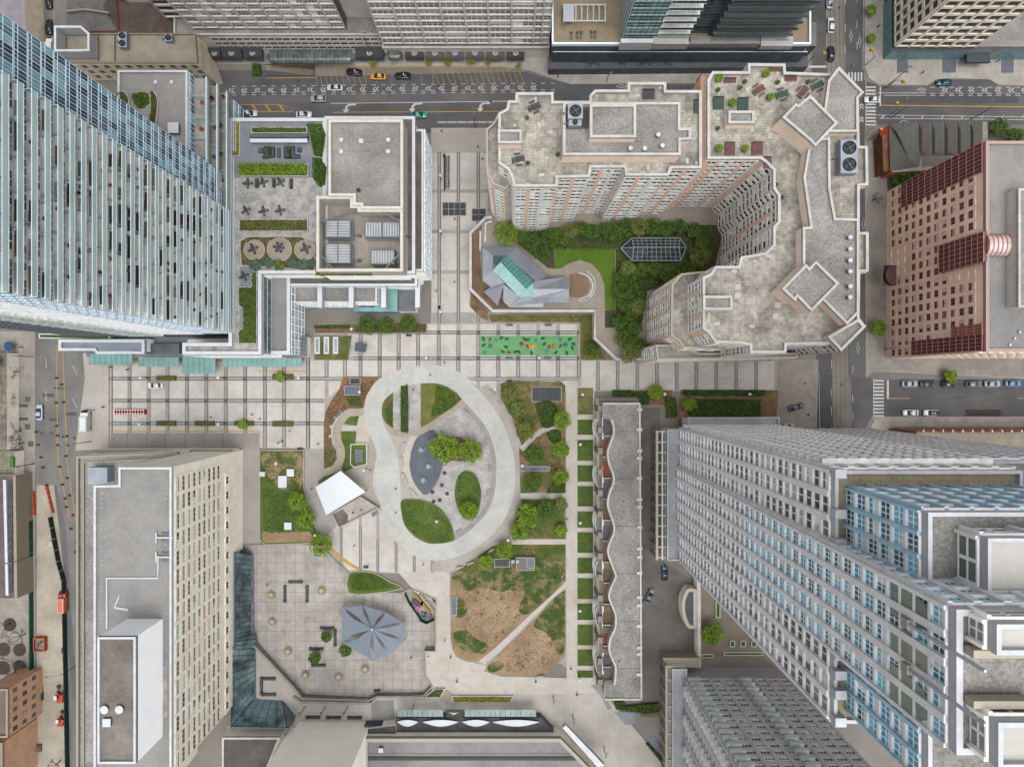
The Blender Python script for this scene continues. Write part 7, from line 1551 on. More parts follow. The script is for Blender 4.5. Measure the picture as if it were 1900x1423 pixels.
for n_,x,y,d,l_ in ((10,1562,258,-45,'top of the inner arc'),(10,1697,475,-70,'upper right of the inner arc'),(10,1740,665,90,'right middle of the inner arc'),(10,1727,845,80,'lower right of the inner arc'),(10,1625,1040,45,'lower end of the inner arc'),(10,1510,1130,30,'bottom end of the inner arc'),(10,1750,112,-50,'top of the bench walk'),(10,1803,190,-55,'second on the bench walk'),(10,1855,258,-60,'third on the bench walk'),(11,38,338,-65,'bench walk beside the pale trees'),(11,97,925,70,'upper of the pair by the spreading tree'),(11,65,1018,62,'middle by the spreading tree'),(11,35,1080,58,'lower of the pair by the spreading tree'),(10,1740,1270,32,'lower bench walk beside the small tree'),(10,1590,1362,20,'lower bench walk beneath the trail'),(10,1513,1390,12,'bottom end of the bench walk'),(7,20,1003,0,'left above the play mat'),(7,305,1003,0,'right above the play mat'),(7,20,1243,0,'left below the play mat'),(7,300,1243,0,'right below the play mat'),(15,252,750,0,'bottom edge of the triangle field')):bench(*R(n_,x,y),d,'park bench at the '+l_,m=bw if n_ !=7 else bdk)
for i,(x,y,d) in enumerate(((165,395,45),(122,455,62),(100,535,88),(112,612,-75))):bench(*R('d',x,y),d+180,ORD[i]+' grey bench from the top on the curved seat wall left of the trail',m=bdk,z=.25)
strip('seat_wall_base',smooth(Q('d','195,372 145,430 115,500 108,580 125,640'),5,False),1.2,.25,path_m,kind='structure',z0=.1)
for i,(x,y,d,w_) in enumerate(((1098,520,78,3.4),(1088,620,92,3.0),(1110,740,-65,3.2),(1170,845,-45,3.2))):
 p=W(*R(10,x,y));t=empty('splash_bench',(*p,.15),ORD[i]+' long stone bench from the top beside the splash pad','bench','stone benches by the splash pad',math.radians(d));ob('slab',MB().box(-w_/2,-.55,.3,w_/2,.55,.5).me('slab',bw),t,local=True);ob('plinth',MB().box(-w_/2+.2,-.4,0,w_/2-.2,.4,.3).me('plinth',bdk),t,local=True)
rockm=M('rock_blue',cg(136,160,168),cg(112,136,146),1.2,.5,.12,3)
for i,(x,y) in enumerate(((1230,530),(1283,650),(1245,750))):
 p=W(*R(10,x,y));t=empty('fountain_rock',(*p,.19),('upper','middle','lower')[i]+' pale blue fountain rock on the splash pad','fountain','splash pad fountains');rg=random.Random(i);b=MB();b.rev([(1.0,0),(.95,.3),(.6,.5),(.2,.55)],11);b.v=[(x_*rg.uniform(.85,1.12),y_*rg.uniform(.85,1.12),z_) for x_,y_,z_ in b.v];ob('rock',b.me('rock',rockm),t,local=True)
 b=MB();b.rev([(.35,0),(.3,.2),(.1,.25)],8,(1.15,.1-.3*i,0));ob('small_rock',b.me('small_rock',rockm),t,local=True);ob('nozzle',MB().rev([(.16,.5),(.16,.7)],8).me('nozzle',white_m),t,local=True)
for i,(x,y) in enumerate(((1403,702),(1383,790),(1313,840),(1422,852),(1368,900),(1322,910))):
 p=W(*R(10,x,y));t=empty('play_boulder',(*p,.15),ORD[i]+' dark play boulder from the top on the cobbles','boulder','boulders on the cobbles');rg=random.Random(i+9);b=MB();b.rev([(.5,0),(.55,.2),(.3,.45),(.1,.5)],9);b.v=[(x_*rg.uniform(.7,1.15),y_*rg.uniform(.7,1.15),z_) for x_,y_,z_ in b.v];ob('stone',b.me('stone',M('boulder',cg(96,100,92),cg(70,74,70),2,.8,.1,4)),t,local=True);ob('foot',MB().rev([(.62,0),(.6,.04)],9).me('foot',dark_m),t,local=True)
# stage
stg=empty('stage',(*W(*R(10,690,900)),.13),'open-air stage with a white curved roof and concrete deck','stage')
p=Q(10,'575,990 790,868 925,955 632,1100',1.2);ob('deck',MB().prism(p,.12,1.2).me('deck',M('deck_pale',cg(206,198,186),cg(180,170,158),.5,.8,.08,2)),stg);ob('parapet',MB().ring(p,.3,1.0,2.0).me('parapet',kerb_m),stg)
ob('dark_deck_sheet',MB().prism(Q(10,'590,1000 655,965 695,1010 690,1060 635,1085',1.2),1.2,1.23).me('dark_deck_sheet',M('deck_sheet_grey',cg(104,98,94),cg(130,122,116),.5)),stg)  # thin darker grey sheet on the lower left part of the deck
c4=[(455,805,5.6),(640,685,6.6),(822,840,5.6),(535,1010,4.8)];v=[];n=8
for i in range(n+1):
 for j in range(n+1):
  u,w_=i/n,j/n;q=[(1-u)*(1-w_),(1-u)*w_,u*w_,u*(1-w_)];a=[sum(q[k]*c4[k][d] for k in range(4)) for d in range(3)]
  a[1]-=14*math.sin(math.pi*u)*(1-w_)*0;zz=a[2]+.5*math.sin(math.pi*w_)+.3*math.sin(math.pi*u);v.append((*W(*R(10,a[0],a[1]),zz),zz))
f=[(i*(n+1)+j,(i+1)*(n+1)+j,(i+1)*(n+1)+j+1,i*(n+1)+j+1) for i in range(n) for j in range(n)]
v2=[(x,y,z-.25) for x,y,z in v];N1=len(v);rim=[i*(n+1) for i in range(n+1)]+[n*(n+1)+j for j in range(1,n+1)]+[i*(n+1)+n for i in range(n-1,-1,-1)]+list(range(n-1,0,-1))
f+=[tuple(N1+i for i in q) for q in f]+[(rim[k],rim[(k+1) % len(rim)],N1+rim[(k+1) % len(rim)],N1+rim[k]) for k in range(len(rim))]
ob('roof',mesh('roof',v+v2,f,M('stage_white',cg(232,235,240),None,fine=.02,rough=.5)),stg)
for (x,y,zz) in c4[:1]+c4[1:]:
 p=W(*R(10,690+(x-690)*.9,860+(y-860)*.9),4.8);ob('post',MB().rev([(.16,0),(.16,zz-.4)],8).me('post',steel_m),stg,(*p,.13))
for k in range(4):p=Q(10,'862,1000 905,975 918,1000 876,1025',.2);ob('step',MB().prism([(x-.25*k*.2,y-k*.05) for x,y in offset(p,k*.22)],.12,.3+k*.22).me('step',steel_m),stg)
# curved steps with yellow nosing
cs=empty('curved_steps',(*W(645,1035),SUNK),'curved stone steps with a yellow nosing down to the sunken plaza','steps')
arcpts=smooth(P('612,1018 626,1030 640,1042 656,1052 664,1056'),5,False)
for k in range(7):ob('step',mesh('step',*(lambda l,r:([(x,y,.10-k*.26) for x,y in l+r]+[(x,y,SUNK) for x,y in l+r],[(i,len(l)+i,len(l)+i+1,i+1) for i in range(len(l)-1)]+[(len(l)+i,3*len(l)+i,3*len(l)+i+1,len(l)+i+1) for i in range(len(l)-1)]+[(i+1,2*len(l)+i+1,2*len(l)+i,i) for i in range(len(l)-1)]))(*ribbon([(x-.33*k*.72,y-.33*k*.72-.2) for x,y in arcpts],.36)),kerb_m),cs)
strip('nosing',[(x+.25,y+.2) for x,y in arcpts],.9,.16,yellow_p,parent=cs,z0=0.0)
ws=empty('wooden_steps',(*W(797,1224),SUNK),'slatted wooden steps on the right side of the sunken plaza','steps')
for k in range(14):y=1203+k*3.2;a=prect(789,y,805.5,y+2.5);zt_=SUNK+.4+.5*(k % 2)*0+k*.0;ob('tread',MB().prism(a,SUNK+.5,SUNK+.62).me('tread',wood_m),ws)
ob('frame',MB().prism(prect(790,1203,805,1247),SUNK,SUNK+.5).me('frame',M('wood_dark',cg(96,78,54),None)),ws)
# gratings and vents
def grating(px0,py0,px1,py1,label,z=.14,nx=1,ny=1,mat=None,h=.25,z1=None):
 mat=mat or M('grate_dark',cg(64,68,76),cg(54,58,66),.8,.6,.06,4,tile=(.25,.25,.05,.6));c=W((px0+px1)/2,(py0+py1)/2);t=empty('floor_grating',(*c,z),label,'grating','dark gratings');q=prect(px0,py0,px1,py1)
 ob('kerb',MB().ring(offset(q,-.15),.2,z,z+h).me('kerb',kerb_m),t);xs=[px0+(px1-px0)*i/nx for i in range(nx+1)];ys=[py0+(py1-py0)*i/ny for i in range(ny+1)]
 for i in range(nx):
  for j in range(ny):ob('panel',MB().prism(offset(prect(xs[i],ys[j],xs[i+1],ys[j+1]),.05),z,z+h-.06).me('panel',mat),t)
gb=M('grate_slate',cg(92,104,122),cg(82,94,112),.6,.5,.05,3)
grating(821.5,376.5,864.5,400.5,'wide dark grating on the north-south promenade',nx=4,ny=2,h=.08);grating(876,388,901,410.5,'square dark grating beside the courtyard wall',nx=2,ny=2,h=.08)
grating(987,718,1041,744.5,'large five-panel dark grating right of the trail',.24,5,1,h=.4);grating(650.5,702,669,712.5,'small dark grating above the blue vent box',.2,3,1,h=.5);grating(641,716.5,669,732.5,'slate blue vent box in the mulch bed',.2,1,1,gb,1.0)
grating(837.5,1106,847.5,1139,'narrow slate vent on the left of the bare field',.2,1,2,gb,.4);grating(809,566.5,820.5,574,'small dark grating on the promenade band',h=.05);grating(958,1032,990.5,1055,'grey vent box under the small trees',.2,1,1,M('vent_grey',cg(126,122,114),None),1.4);grating(978,1033,991,1050,'slate hatch beside the grey vent box',.2,1,1,gb,1.6);grating(918,1036,945,1050,'dark slatted hatch left of the vent box',.2,4,1,None,.4)
grating(965,865,1019,873.5,'long grey stair opening between the dark trees',.24,6,1,gb,.4);fan_unit(956,1041,2.2,.9,.5,1.6,'white double fan on the grey vent box',2)
pb_=tag(prism('stone_kiosk',Q('d','275,635 412,632 412,805 300,832 270,800'),.2,1.0,lawn_m,stone_wall),'walled green planter with a dark plaque below the pale path','planter');ring('rim',Q('d','275,635 412,632 412,805 300,832 270,800'),.3,.9,1.15,wcap_m,pb_);prism('plaque',Q('d','312,675 385,680 380,785 315,785'),1.0,1.4,M('plaque',cg(108,108,118),cg(132,132,140),.8),parent=pb_)
cn_=empty('dark_canopy',(*W(669,644.5),.14),'tilted dark square parasol on the plaza near the lawn panel','parasol');ob('cloth',MB().prism(Q(6,'748,1128 832,1140 822,1202 742,1190',2.6),2.5,2.62).me('cloth',M('cloth_slate',cg(92,96,104),None,fine=.05)),cn_);ob('pole',MB().rev([(.05,0),(.05,2.4)],6).me('pole',steel_m),cn_,(*W(669,644.5,2.6),.14))
for i,x in enumerate((590,607,624)):
 t=empty('white_skylight',(*W(x,641),.2),('left','middle','right')[i]+' long white slatted skylight on the lawn panel','skylight','white skylights on the lawn');q=prect(x-4.8,625.5,x+4.8,657);ob('curb',MB().ring(q,.35,.2,.9).me('curb',white_m),t);ob('glass',MB().prism(offset(q,.3),.2,.7).me('glass',g_sky),t)
 for k in range(7):ob('bar',MB().prism(prect(x-4.5,628+k*4.2,x+4.5,629.5+k*4.2),.7,.86).me('bar',white_m),t)
for i,(x,y,w_,h_,l_) in enumerate(((527,892.5,15,21,'white box skylight in the fenced planter'),(489.5,878.5,9,8,'small white box at the left planter edge'),(534,976,6.5,6.5,'small pale hatch low in the planter'),(538.5,877,6,6,'small pale hatch in the dry planter soil'))):vent(x,y,.5,1,.8,l_,1) if i>1 else tag(ob('box_skylight',MB().prism(prect(x-w_/2,y-h_/2,x+w_/2,y+h_/2),.5,1.4).ring(prect(x-w_/2-.4,y-h_/2-.4,x+w_/2+.4,y+h_/2+.4),.25,.5,1.5).me('box_skylight',white_m)),l_,'skylight')
# sunken plaza furniture
umb=M('umbrella_tan',cg(206,190,156),cg(192,176,144),.8,.7,.05,3);wdt=M('table_wood',cg(180,160,126),cg(160,140,108),1,.7,.08,3)
for i,(x,y) in enumerate(((135,157),(505,125),(142,352),(257,568),(385,742),(628,755),(822,697))):
 p=W(*R(14,x,y),SUNK);t=empty('hexagon_table',(*p,SUNK),'tan hexagonal table with ring bench, '+('upper left by the dark planters','upper one right of the dark planters','left middle of the plaza','left near the glass wall','lower left','lower middle','below the shade sail')[i],'picnic table','hexagonal tables on the sunken plaza',i*.4)
 ob('table_top',MB().rev([(.75,.7),(.75,.78)],6).me('table_top',umb),t,local=True);ob('pedestal',MB().rev([(.3,0),(.12,.1),(.12,.7)],6).me('pedestal',wdt),t,local=True)
 for k in range(6):a=(k+.5)*math.pi/3;ob('seat',MB().box(-.42,-.2,.38,.42,.2,.46).box(-.05,-.8,.3,.05,-.1,.36).box(-.05,-.1,0,.05,.1,.38).me('seat',wdt),t,(1.05*math.cos(a),1.05*math.sin(a),0),a-math.pi/2,local=True)
bx=M('planter_black',cg(62,64,68),cg(76,78,82),1,.6,.08,4)
for i,(x,y,v_,l_) in enumerate(((235,150,1,'upright on the left of the upper square'),(397,150,1,'upright on the right of the upper square'),(312,62,0,'along the top of the upper square'),(545,400,0,'above the low green tree'),(602,470,1,'right of the low green tree'),(463,552,0,'above the lower left clipped tree'),(480,672,0,'below the lower left clipped tree'),(440,1052,0,'left of the bottom row'),(590,1054,0,'middle of the bottom row'),(745,1055,0,'right of the bottom row'),(112,770,0,'top of the terrace corner group'),(62,825,1,'left of the terrace corner group'),(114,886,0,'bottom of the terrace corner group'))):
 low_=y>760;zz=.14 if low_ else SUNK;p=W(*R(14,x,y),zz);t=empty('trough_planter',(*p,zz),'dark trough planter, '+l_,'planter','dark trough planters',math.pi/2 if v_ else 0);L=3.4 if not v_ else 4.2
 ob('trough',MB().box(-L/2+.5,-.35,0,L/2-.5,.35,.65).me('trough',bx),t,local=True)
 for s_ in (-1,1):
  k_=ob('end_box',MB().box(-.4,-.4,0,.4,.4,.7).me('end_box',bx),t,(s_*(L/2),0,0),local=True);ob('end_shrub',crown_mesh(tree_l,1,300,.8,.3),k_,(0,0,.8),s_,(.36,.36,.35),local=True)
sail=empty('shade_sail',(*W(*R(14,870,415)),SUNK),'grey petal-shaped shade sail over the sunken plaza','shade sail');ct=(870,412);per=[(655,250),(800,237),(965,285),(1100,362),(1110,492),(995,598),(882,642),(650,508)];sm=M('sail_grey',cg(140,151,166),cg(130,141,157),.3,.7,.03,2)
for i in range(8):
 a,b_=per[i],per[(i+1) % 8];n=8;up=[];dn=[]
 for k in range(n+1):
  t_=k/n;bulge=.16*math.sin(math.pi*t_);zz=6.2-3.2*t_**.7
  up.append(((ct[0]+(a[0]-ct[0])*t_)*(1-bulge)+(ct[0]+(b_[0]-ct[0])*t_)*bulge,(ct[1]+(a[1]-ct[1])*t_)*(1-bulge)+(ct[1]+(b_[1]-ct[1])*t_)*bulge,zz));dn.append(((ct[0]+(b_[0]-ct[0])*t_)*(1-bulge)+(ct[0]+(a[0]-ct[0])*t_)*bulge,(ct[1]+(b_[1]-ct[1])*t_)*(1-bulge)+(ct[1]+(a[1]-ct[1])*t_)*bulge,zz))
 v=[(*W(*R(14,x,y),z),z) for x,y,z in up+dn];ob('petal',mesh('petal',v,[(k,k+1,n+2+k,n+1+k) for k in range(n)],sm,sm=True),sail)
 p=W(*R(14,*a),3);ob('post',MB().rev([(.08,0),(.08,3.0-SUNK)],6).me('post',steel_m),sail,(*p,SUNK));
ob('mast',MB().rev([(.2,0),(.12,7.9),(.35,8.0),(.1,8.2)],8).me('mast',white_m),sail,(*W(*R(14,870,412),6.2),SUNK))
# fenced repair site on the plaza edge
fc=M('fence_green',cg(24,96,74),cg(18,80,62),.6,.7,.06,2);fs=empty('site_fence',(*W(785,1125),.14),'green boarded fence round a small repair site','fence');fp=[W(*R(14,*q)) for q in ((1110,155),(1140,220),(1205,310),(1225,350),(1270,372),(1325,345),(1342,290),(1325,215),(1275,145),(1190,112))]
for i in range(len(fp)-1):ob('panel',MB().bar((*fp[i],-.7),(*fp[i+1],-.7),.2,h=2.0).me('panel',fc if i<6 else M('fence_white',cg(196,200,198),None)),fs)
for i,(a,b_,m_,l_) in enumerate((((1165,140),(1290,300),wood_m,'long timber stack'),((1215,165),(1320,300),M('ply',cg(190,170,140),cg(170,150,120),1),'plywood sheets'),((1160,215),(1240,235),MATS['planter_black'],'dark tool crate'),((1225,310),(1300,335),M('tarp',cg(60,66,72),cg(140,150,156),1),'grey tarp bundle'),((1180,262),(1212,280),M('pink',cg(220,110,160),None),'pink bag'),((1170,130),(1205,165),white_m,'white site box'))):
 p,q=W(*R(14,*a)),W(*R(14,*b_));o=ob('site_material',MB().bar((*p,SUNK+.3),(*q,SUNK+.3),1.2 if i<2 else 1.6,h=.6).bar((*p,SUNK+.65),((p[0]+q[0])/2,(p[1]+q[1])/2,SUNK+.65),.7,h=.12).me('site_material',m_));tag(o,l_+' inside the green fenced repair site','building material')
# glass rail and walls along the lower side of the sunken plaza
gw=empty('glass_rail_wall',(*W(620,1294),0),'glass balustrade along the bottom of the sunken plaza','balustrade');a,b_=W(562,1290),W(686,1293)
for k in range(14):p,q=Vector(a).lerp(Vector(b_),k/14),Vector(a).lerp(Vector(b_),(k+.92)/14);ob('pane',MB().bar((*p,.95),(*q,.95),.3,h=1.0).me('pane',M('rail_green',cg(126,136,132),cg(110,120,118),.5,.2)),gw)
for (pts,l_) in (('472,1196 545,1273 560,1292','diagonal pale wall above the glass atrium'),('545,1290 560,1300 690,1303 700,1291 790,1292','pale low wall under the sunken plaza')):tag(strip('low_wall',P(pts),.7,.75,MATS['retaining_conc'],z0=0),l_,'wall')
planter('yellow_planter',P('838,1288 952,1288 948,1301 842,1301'),.7,'long planter of yellow flowers by the bottom steps',yel_l,600,z=.13);planter('corner_planter',P('790,1288 808,1275 826,1275 818,1291 792,1292'),.7,'small green planter at the plaza corner steps',hedge_l,250,z=.13)
st=empty('stone_stairs',(*W(828,1292),.13),'short stone stairs beside the yellow flower planter','steps')
for k in range(8):p,q=W(817+k*2.2-2,1294-k*1.6+6),W(830+k*2.2-4,1280-k*1+10);ob('step',MB().bar((*W(816+k*1.6,1296-k*2.4),.2),(*W(831+k*1.4,1304-k*2.4),.2),.34,h=.2).me('step',kerb_m),st)
for i,q in enumerate(('615,815 690,815 770,990 740,1000 690,900','785,1010 940,1020 940,1100 870,1110','1030,1200 1090,1195 1130,1250 1125,1330')):tag(flat('roof_glazing',Q(15,q),.16,M('glazing_blue',cg(84,96,112),cg(100,112,128),.4,.3,.06,2,wave=('X',1.2,.2))),kind='structure')
# ================================================================ street things
dl=M('post_orange',cg(168,84,40),None)
def delineator(px,py,label,line_):
 x,y=W(px,py);t=empty('traffic_post',(x,y,.02),label,'traffic post',line_);ob('base',local_me(lambda b:b.box(-.42,-.28,0,.42,.28,.12),'base',black_m,'db'),t,local=True);ob('tube',local_me(lambda b:b.rev([(.16,.1),(.14,1.1)],8),'tube',dl,'dt'),t,local=True)
for nm,pts in (('left yellow line','418,5 416,187 418,357 423,427 425,497 440,655 460,785 480,888 488,950'),('right yellow line','455,53 468,183 493,432 500,497 487,577 497,737 512,865 537,1010 522,1110 567,1200 557,1280'),('left lane taper','270,400 283,495 303,587 318,660 346,790')):
 for i,t_ in enumerate(pts.split()):delineator(*R(9,*map(float,t_.split(','))),'%s traffic post from the top on the %s' % (ORD[i],nm),'traffic posts on the left street')
orange=M('barrier_orange',cg(214,88,48),cg(196,74,40),1,.6,.06,3)
for i,(a,b_,l_) in enumerate((((64,912),(66,955),'left orange barrier row beside the pavement'),((88,902),(100,952),'right orange barrier row along the lane taper'))):
 t=empty('barrier_row',(*W((a[0]+b_[0])/2,(a[1]+b_[1])/2),.02),l_,'barrier','orange barriers')
 for k in range(6):p,q=Vector(W(*a)).lerp(Vector(W(*b_)),k/6),Vector(W(*a)).lerp(Vector(W(*b_)),(k+.9)/6);ob('barrier_unit',MB().bar((*p,.3),(*q,.3),.6,h=.6).bar((*p,.75),(*q,.75),.3,h=.4).me('barrier_unit',orange),t)
for (pts,l_,m_) in (('61,965 64,1440','tall green fence along the left pavement of the construction strip',fc),('97,958 112,1040 122,1075 129,1440','dark green barrier along the traffic side of the construction strip',M('fence_dark',cg(42,56,52),cg(34,46,44),.6))):
 p=P(pts);t=empty('hoarding',(*p[0],.02),l_,'fence','construction hoardings')
 for i in range(len(p)-1):
  n=max(2,int((Vector(p[i])-Vector(p[i+1])).length/3))
  for k in range(n):a,b_=Vector(p[i]).lerp(Vector(p[i+1]),k/n),Vector(p[i]).lerp(Vector(p[i+1]),(k+.96)/n);ob('panel',MB().bar((*a,.9),(*b_,.9),.28,h=1.8).me('panel',m_),t)
t=empty('striped_barrier',(*W(243,764),.14),'red and white striped barrier on the west promenade','barrier');rs=M('stripe_red',cg(176,60,48),None)
for k in range(24):
 for y in (761,767):ob('board',MB().prism(prect(214+k*2.45,y-1.6,214+k*2.45+2.4,y+1.6),.9,1.0).me('board',rs if k % 2 else white_m),t)
ob('stand',MB().box(*W(214,769),.14,*W(273,759),.2).box(*W(216,768),.2,*W(217,760),.92).box(*W(270,768),.2,*W(271,760),.92).me('stand',rs),t)
for i,(x,y) in enumerate(((1225,337),(1505,337),(1225,8),(1795,337))):  # long promenade planters
 p=R(9,x,y);planter('promenade_planter',prect(p[0]-18,p[1]-4.5,p[0]+18,p[1]+4.5),.6,('lower left','lower middle','upper left','lower right')[i]+' long planter on the west promenade',pale_l,260,z=.14,rim=M('planter_wood',cg(96,84,72),None),size=.28)
planter('promenade_planter',prect(507,694,545,704),.6,'upper right long planter on the west promenade',pale_l,260,z=.14,rim=MATS['planter_wood'],size=.28);planter('promenade_planter',prect(507,781,545,791),.6,'long planter nearest the mulch bed on the west promenade',pale_l,260,z=.14,rim=MATS['planter_wood'],size=.28)
# play figures on the mat
for i,(x,y,c,l_) in enumerate(((235,1245,(70,140,84),'green grasshopper'),(510,1225,(172,40,64),'red beetle'),(608,1247,(244,178,30),'yellow flower'),(895,1235,(46,120,160),'blue dragonfly'),(790,1245,(206,120,50),'orange snail'))):
 p=W(*R('a',x,y));t=empty('play_figure',(*p,.16),l_+' play figure on the green rubber mat','play figure','play mat figures',i*.7);m_=M('figure%d' % i,cg(*c),None,rough=.5);ob('body',MB().rev([(.3,0),(.55,.3),(.4,.6),(.1,.7)],10).me('body',m_),t,local=True)
 for k in range(6 if i==2 else 4):a=k*2*math.pi/(6 if i==2 else 4)+.6;ob('petal' if i==2 else 'leg',MB().bar((.3*math.cos(a),.3*math.sin(a),.35),(1.0*math.cos(a),1.0*math.sin(a),.08),.3 if i==2 else .14,h=.1).me('limb',m_),t,local=True)
# bike docks
def bike(px,py,rz,label,group,mat):
 x,y=W(px,py);t=empty('bicycle',(x,y,.14),label,'bicycle',group,rz)
 wh_=local_me(lambda b:[b.bar((.33*math.cos(a*math.pi/5),0,.33+.33*math.sin(a*math.pi/5)),(.33*math.cos((a+1)*math.pi/5),0,.33+.33*math.sin((a+1)*math.pi/5)),.06) for a in range(10)],'wheel',black_m,'bkw')
 for s_ in (-.55,.55):ob('wheel',wh_,t,(s_,0,0),local=True)
 ob('frame',local_me(lambda b:b.bar((-.55,0,.33),(-.1,0,.35),.07).bar((-.1,0,.35),(.4,0,.75),.07).bar((.55,0,.33),(.42,0,.95),.07).bar((-.55,0,.33),(-.2,0,.8),.06).box(.3,-.3,.93,.5,.3,1.0).box(-.35,-.1,.85,-.05,.1,.92),'frame',mat,('bkf',mat.name)),t,local=True)
bkm=M('bike_green',cg(62,76,74),None)
for i in range(15):bike(830,293+i*4.1,0,ORD[i]+' dock bicycle from the top on the north-south promenade','bicycles in the promenade dock',bkm)
tag(ob('bike_dock',MB().box(*W(823.5,355),.14,*W(825.5,290),.5).box(*W(825.5,355),.14,*W(826.5,290),.3).box(*W(823,294),.5,*W(827,289),1.6).me('bike_dock',bkm)),'long bike share dock rail on the promenade','bike dock')
for i in range(16):bike(1793+i*4,766,math.pi/2,ORD[i]+' dock bicycle from the left on the side street','bicycles on the side street',M('bike_rust',cg(96,72,64),None))
# ================================================================ vehicles
def loft(st,mi=0):
 b=MB();k=8;rings=[]
 for x,w,z0,z1,c in st:b.v+=[(x,-w,z0+c),(x,-w,z1-c),(x,-w+c*1.6,z1),(x,w-c*1.6,z1),(x,w,z1-c),(x,w,z0+c),(x,w-c,z0),(x,-w+c,z0)]
 for i in range(len(st)-1):
  for j in range(k):b.f.append((i*k+j,i*k+(j+1) % k,(i+1)*k+(j+1) % k,(i+1)*k+j));b.m.append(mi)
 b.f+=[tuple(range(k-1,-1,-1)),tuple((len(st)-1)*k+j for j in range(k))];b.m+=[mi,mi];return b
def carmesh(kind):
 key='car'+kind
 if key in _cr:return _cr[key]
 suv=kind !='sedan';h=1.02 if suv else .92;top_=1.72 if suv else 1.44
 body=loft([(-2.32,.68,.35,.62,.08),(-2.2,.82,.25,.86,.12),(-1.4,.9,.22,h,.12),(0,.92,.22,h,.12),(1.0,.91,.22,h,.12),(1.9,.86,.24,.84 if not suv else .95,.14),(2.28,.7,.32,.66,.1)])
 g=loft([(-2.0 if suv else-1.75,.66,h-.06,h+.02,.02),(-1.75 if suv else-1.05,.66,h-.06,top_-.05,.08),(.1,.68,h-.06,top_-.03,.08),(1.15,.68,h-.06,h+.02,.02)])
 roof=loft([(-1.72 if suv else-1.05,.6,top_-.09,top_-.02,.02),(-.6,.63,top_-.07,top_+.02,.03),(.1,.6,top_-.07,top_,.02)])
 whl=MB();whl.rev([(.33,-.11),(.33,.11)],12);whl.v=[(x,z,y) for x,y,z in whl.v]
 _cr[key]=(body,g,roof,whl.me('tyre',black_m));return _cr[key]
def paint(c,k=0):return M('paint_%d_%d_%d' % c,cg(*c,.45),None,fine=.02,rough=.25,spec=.5)
carg=M('car_glass',cg(40,46,52),cg(58,66,72),.8,.08,.05,2,spec=.6);hl=M('head_lamp',cg(226,228,230),None,rough=.2);tl=M('tail_lamp',cg(140,24,24),None,rough=.3)
def car(px,py,deg,col,label,kind='sedan',roofc=None,group='cars and taxis',sc=1.0,z=.036):
 x,y=W(px,py,.8);t=empty('car',(x,y,z),label,'car' if 'taxi' not in label else 'taxi',group,math.radians(deg));body,g,roof,whl=carmesh(kind);t.scale=(sc,)*3;pm=paint(col)
 for nm,b_,m_ in (('body',body,pm),('windows',g,carg),('roof',roof,paint(roofc) if roofc else pm)):
  k=('cm',kind,nm,m_.name)
  if k not in _cr:_cr[k]=b_.me(nm,m_,True)
  ob(nm,_cr[k],t,local=True)
 for sx in (-1.38,1.42):
  for sy in (-.82,.82):ob('hub_cap',local_me(lambda b:b.box(-.16,-.02,-.16,.16,.02,.16),'hub_cap',steel_m,'hub'),ob('wheel',whl,t,(sx,sy,.33),local=True),(0,.11 if sy>0 else-.11,0),local=True)
 for sy in (-.55,.55):ob('headlight',local_me(lambda b:b.box(-.05,-.18,-.07,.06,.18,.07),'headlight',hl,'hl'),t,(2.2,sy,.62),local=True);ob('tail_light',local_me(lambda b:b.box(-.06,-.18,-.07,.05,.18,.07),'tail_light',tl,'tl'),t,(-2.24,sy,.66),local=True)
 if 'taxi' in label:ob('roof_sign',MB().box(-.12,-.3,0,.12,.3,.16).me('roof_sign',white_m),t,(-.4,0,1.46 if kind=='sedan' else 1.73),local=True)
 return t
K,WH,SI=(34,36,40),(232,232,230),(168,176,184)
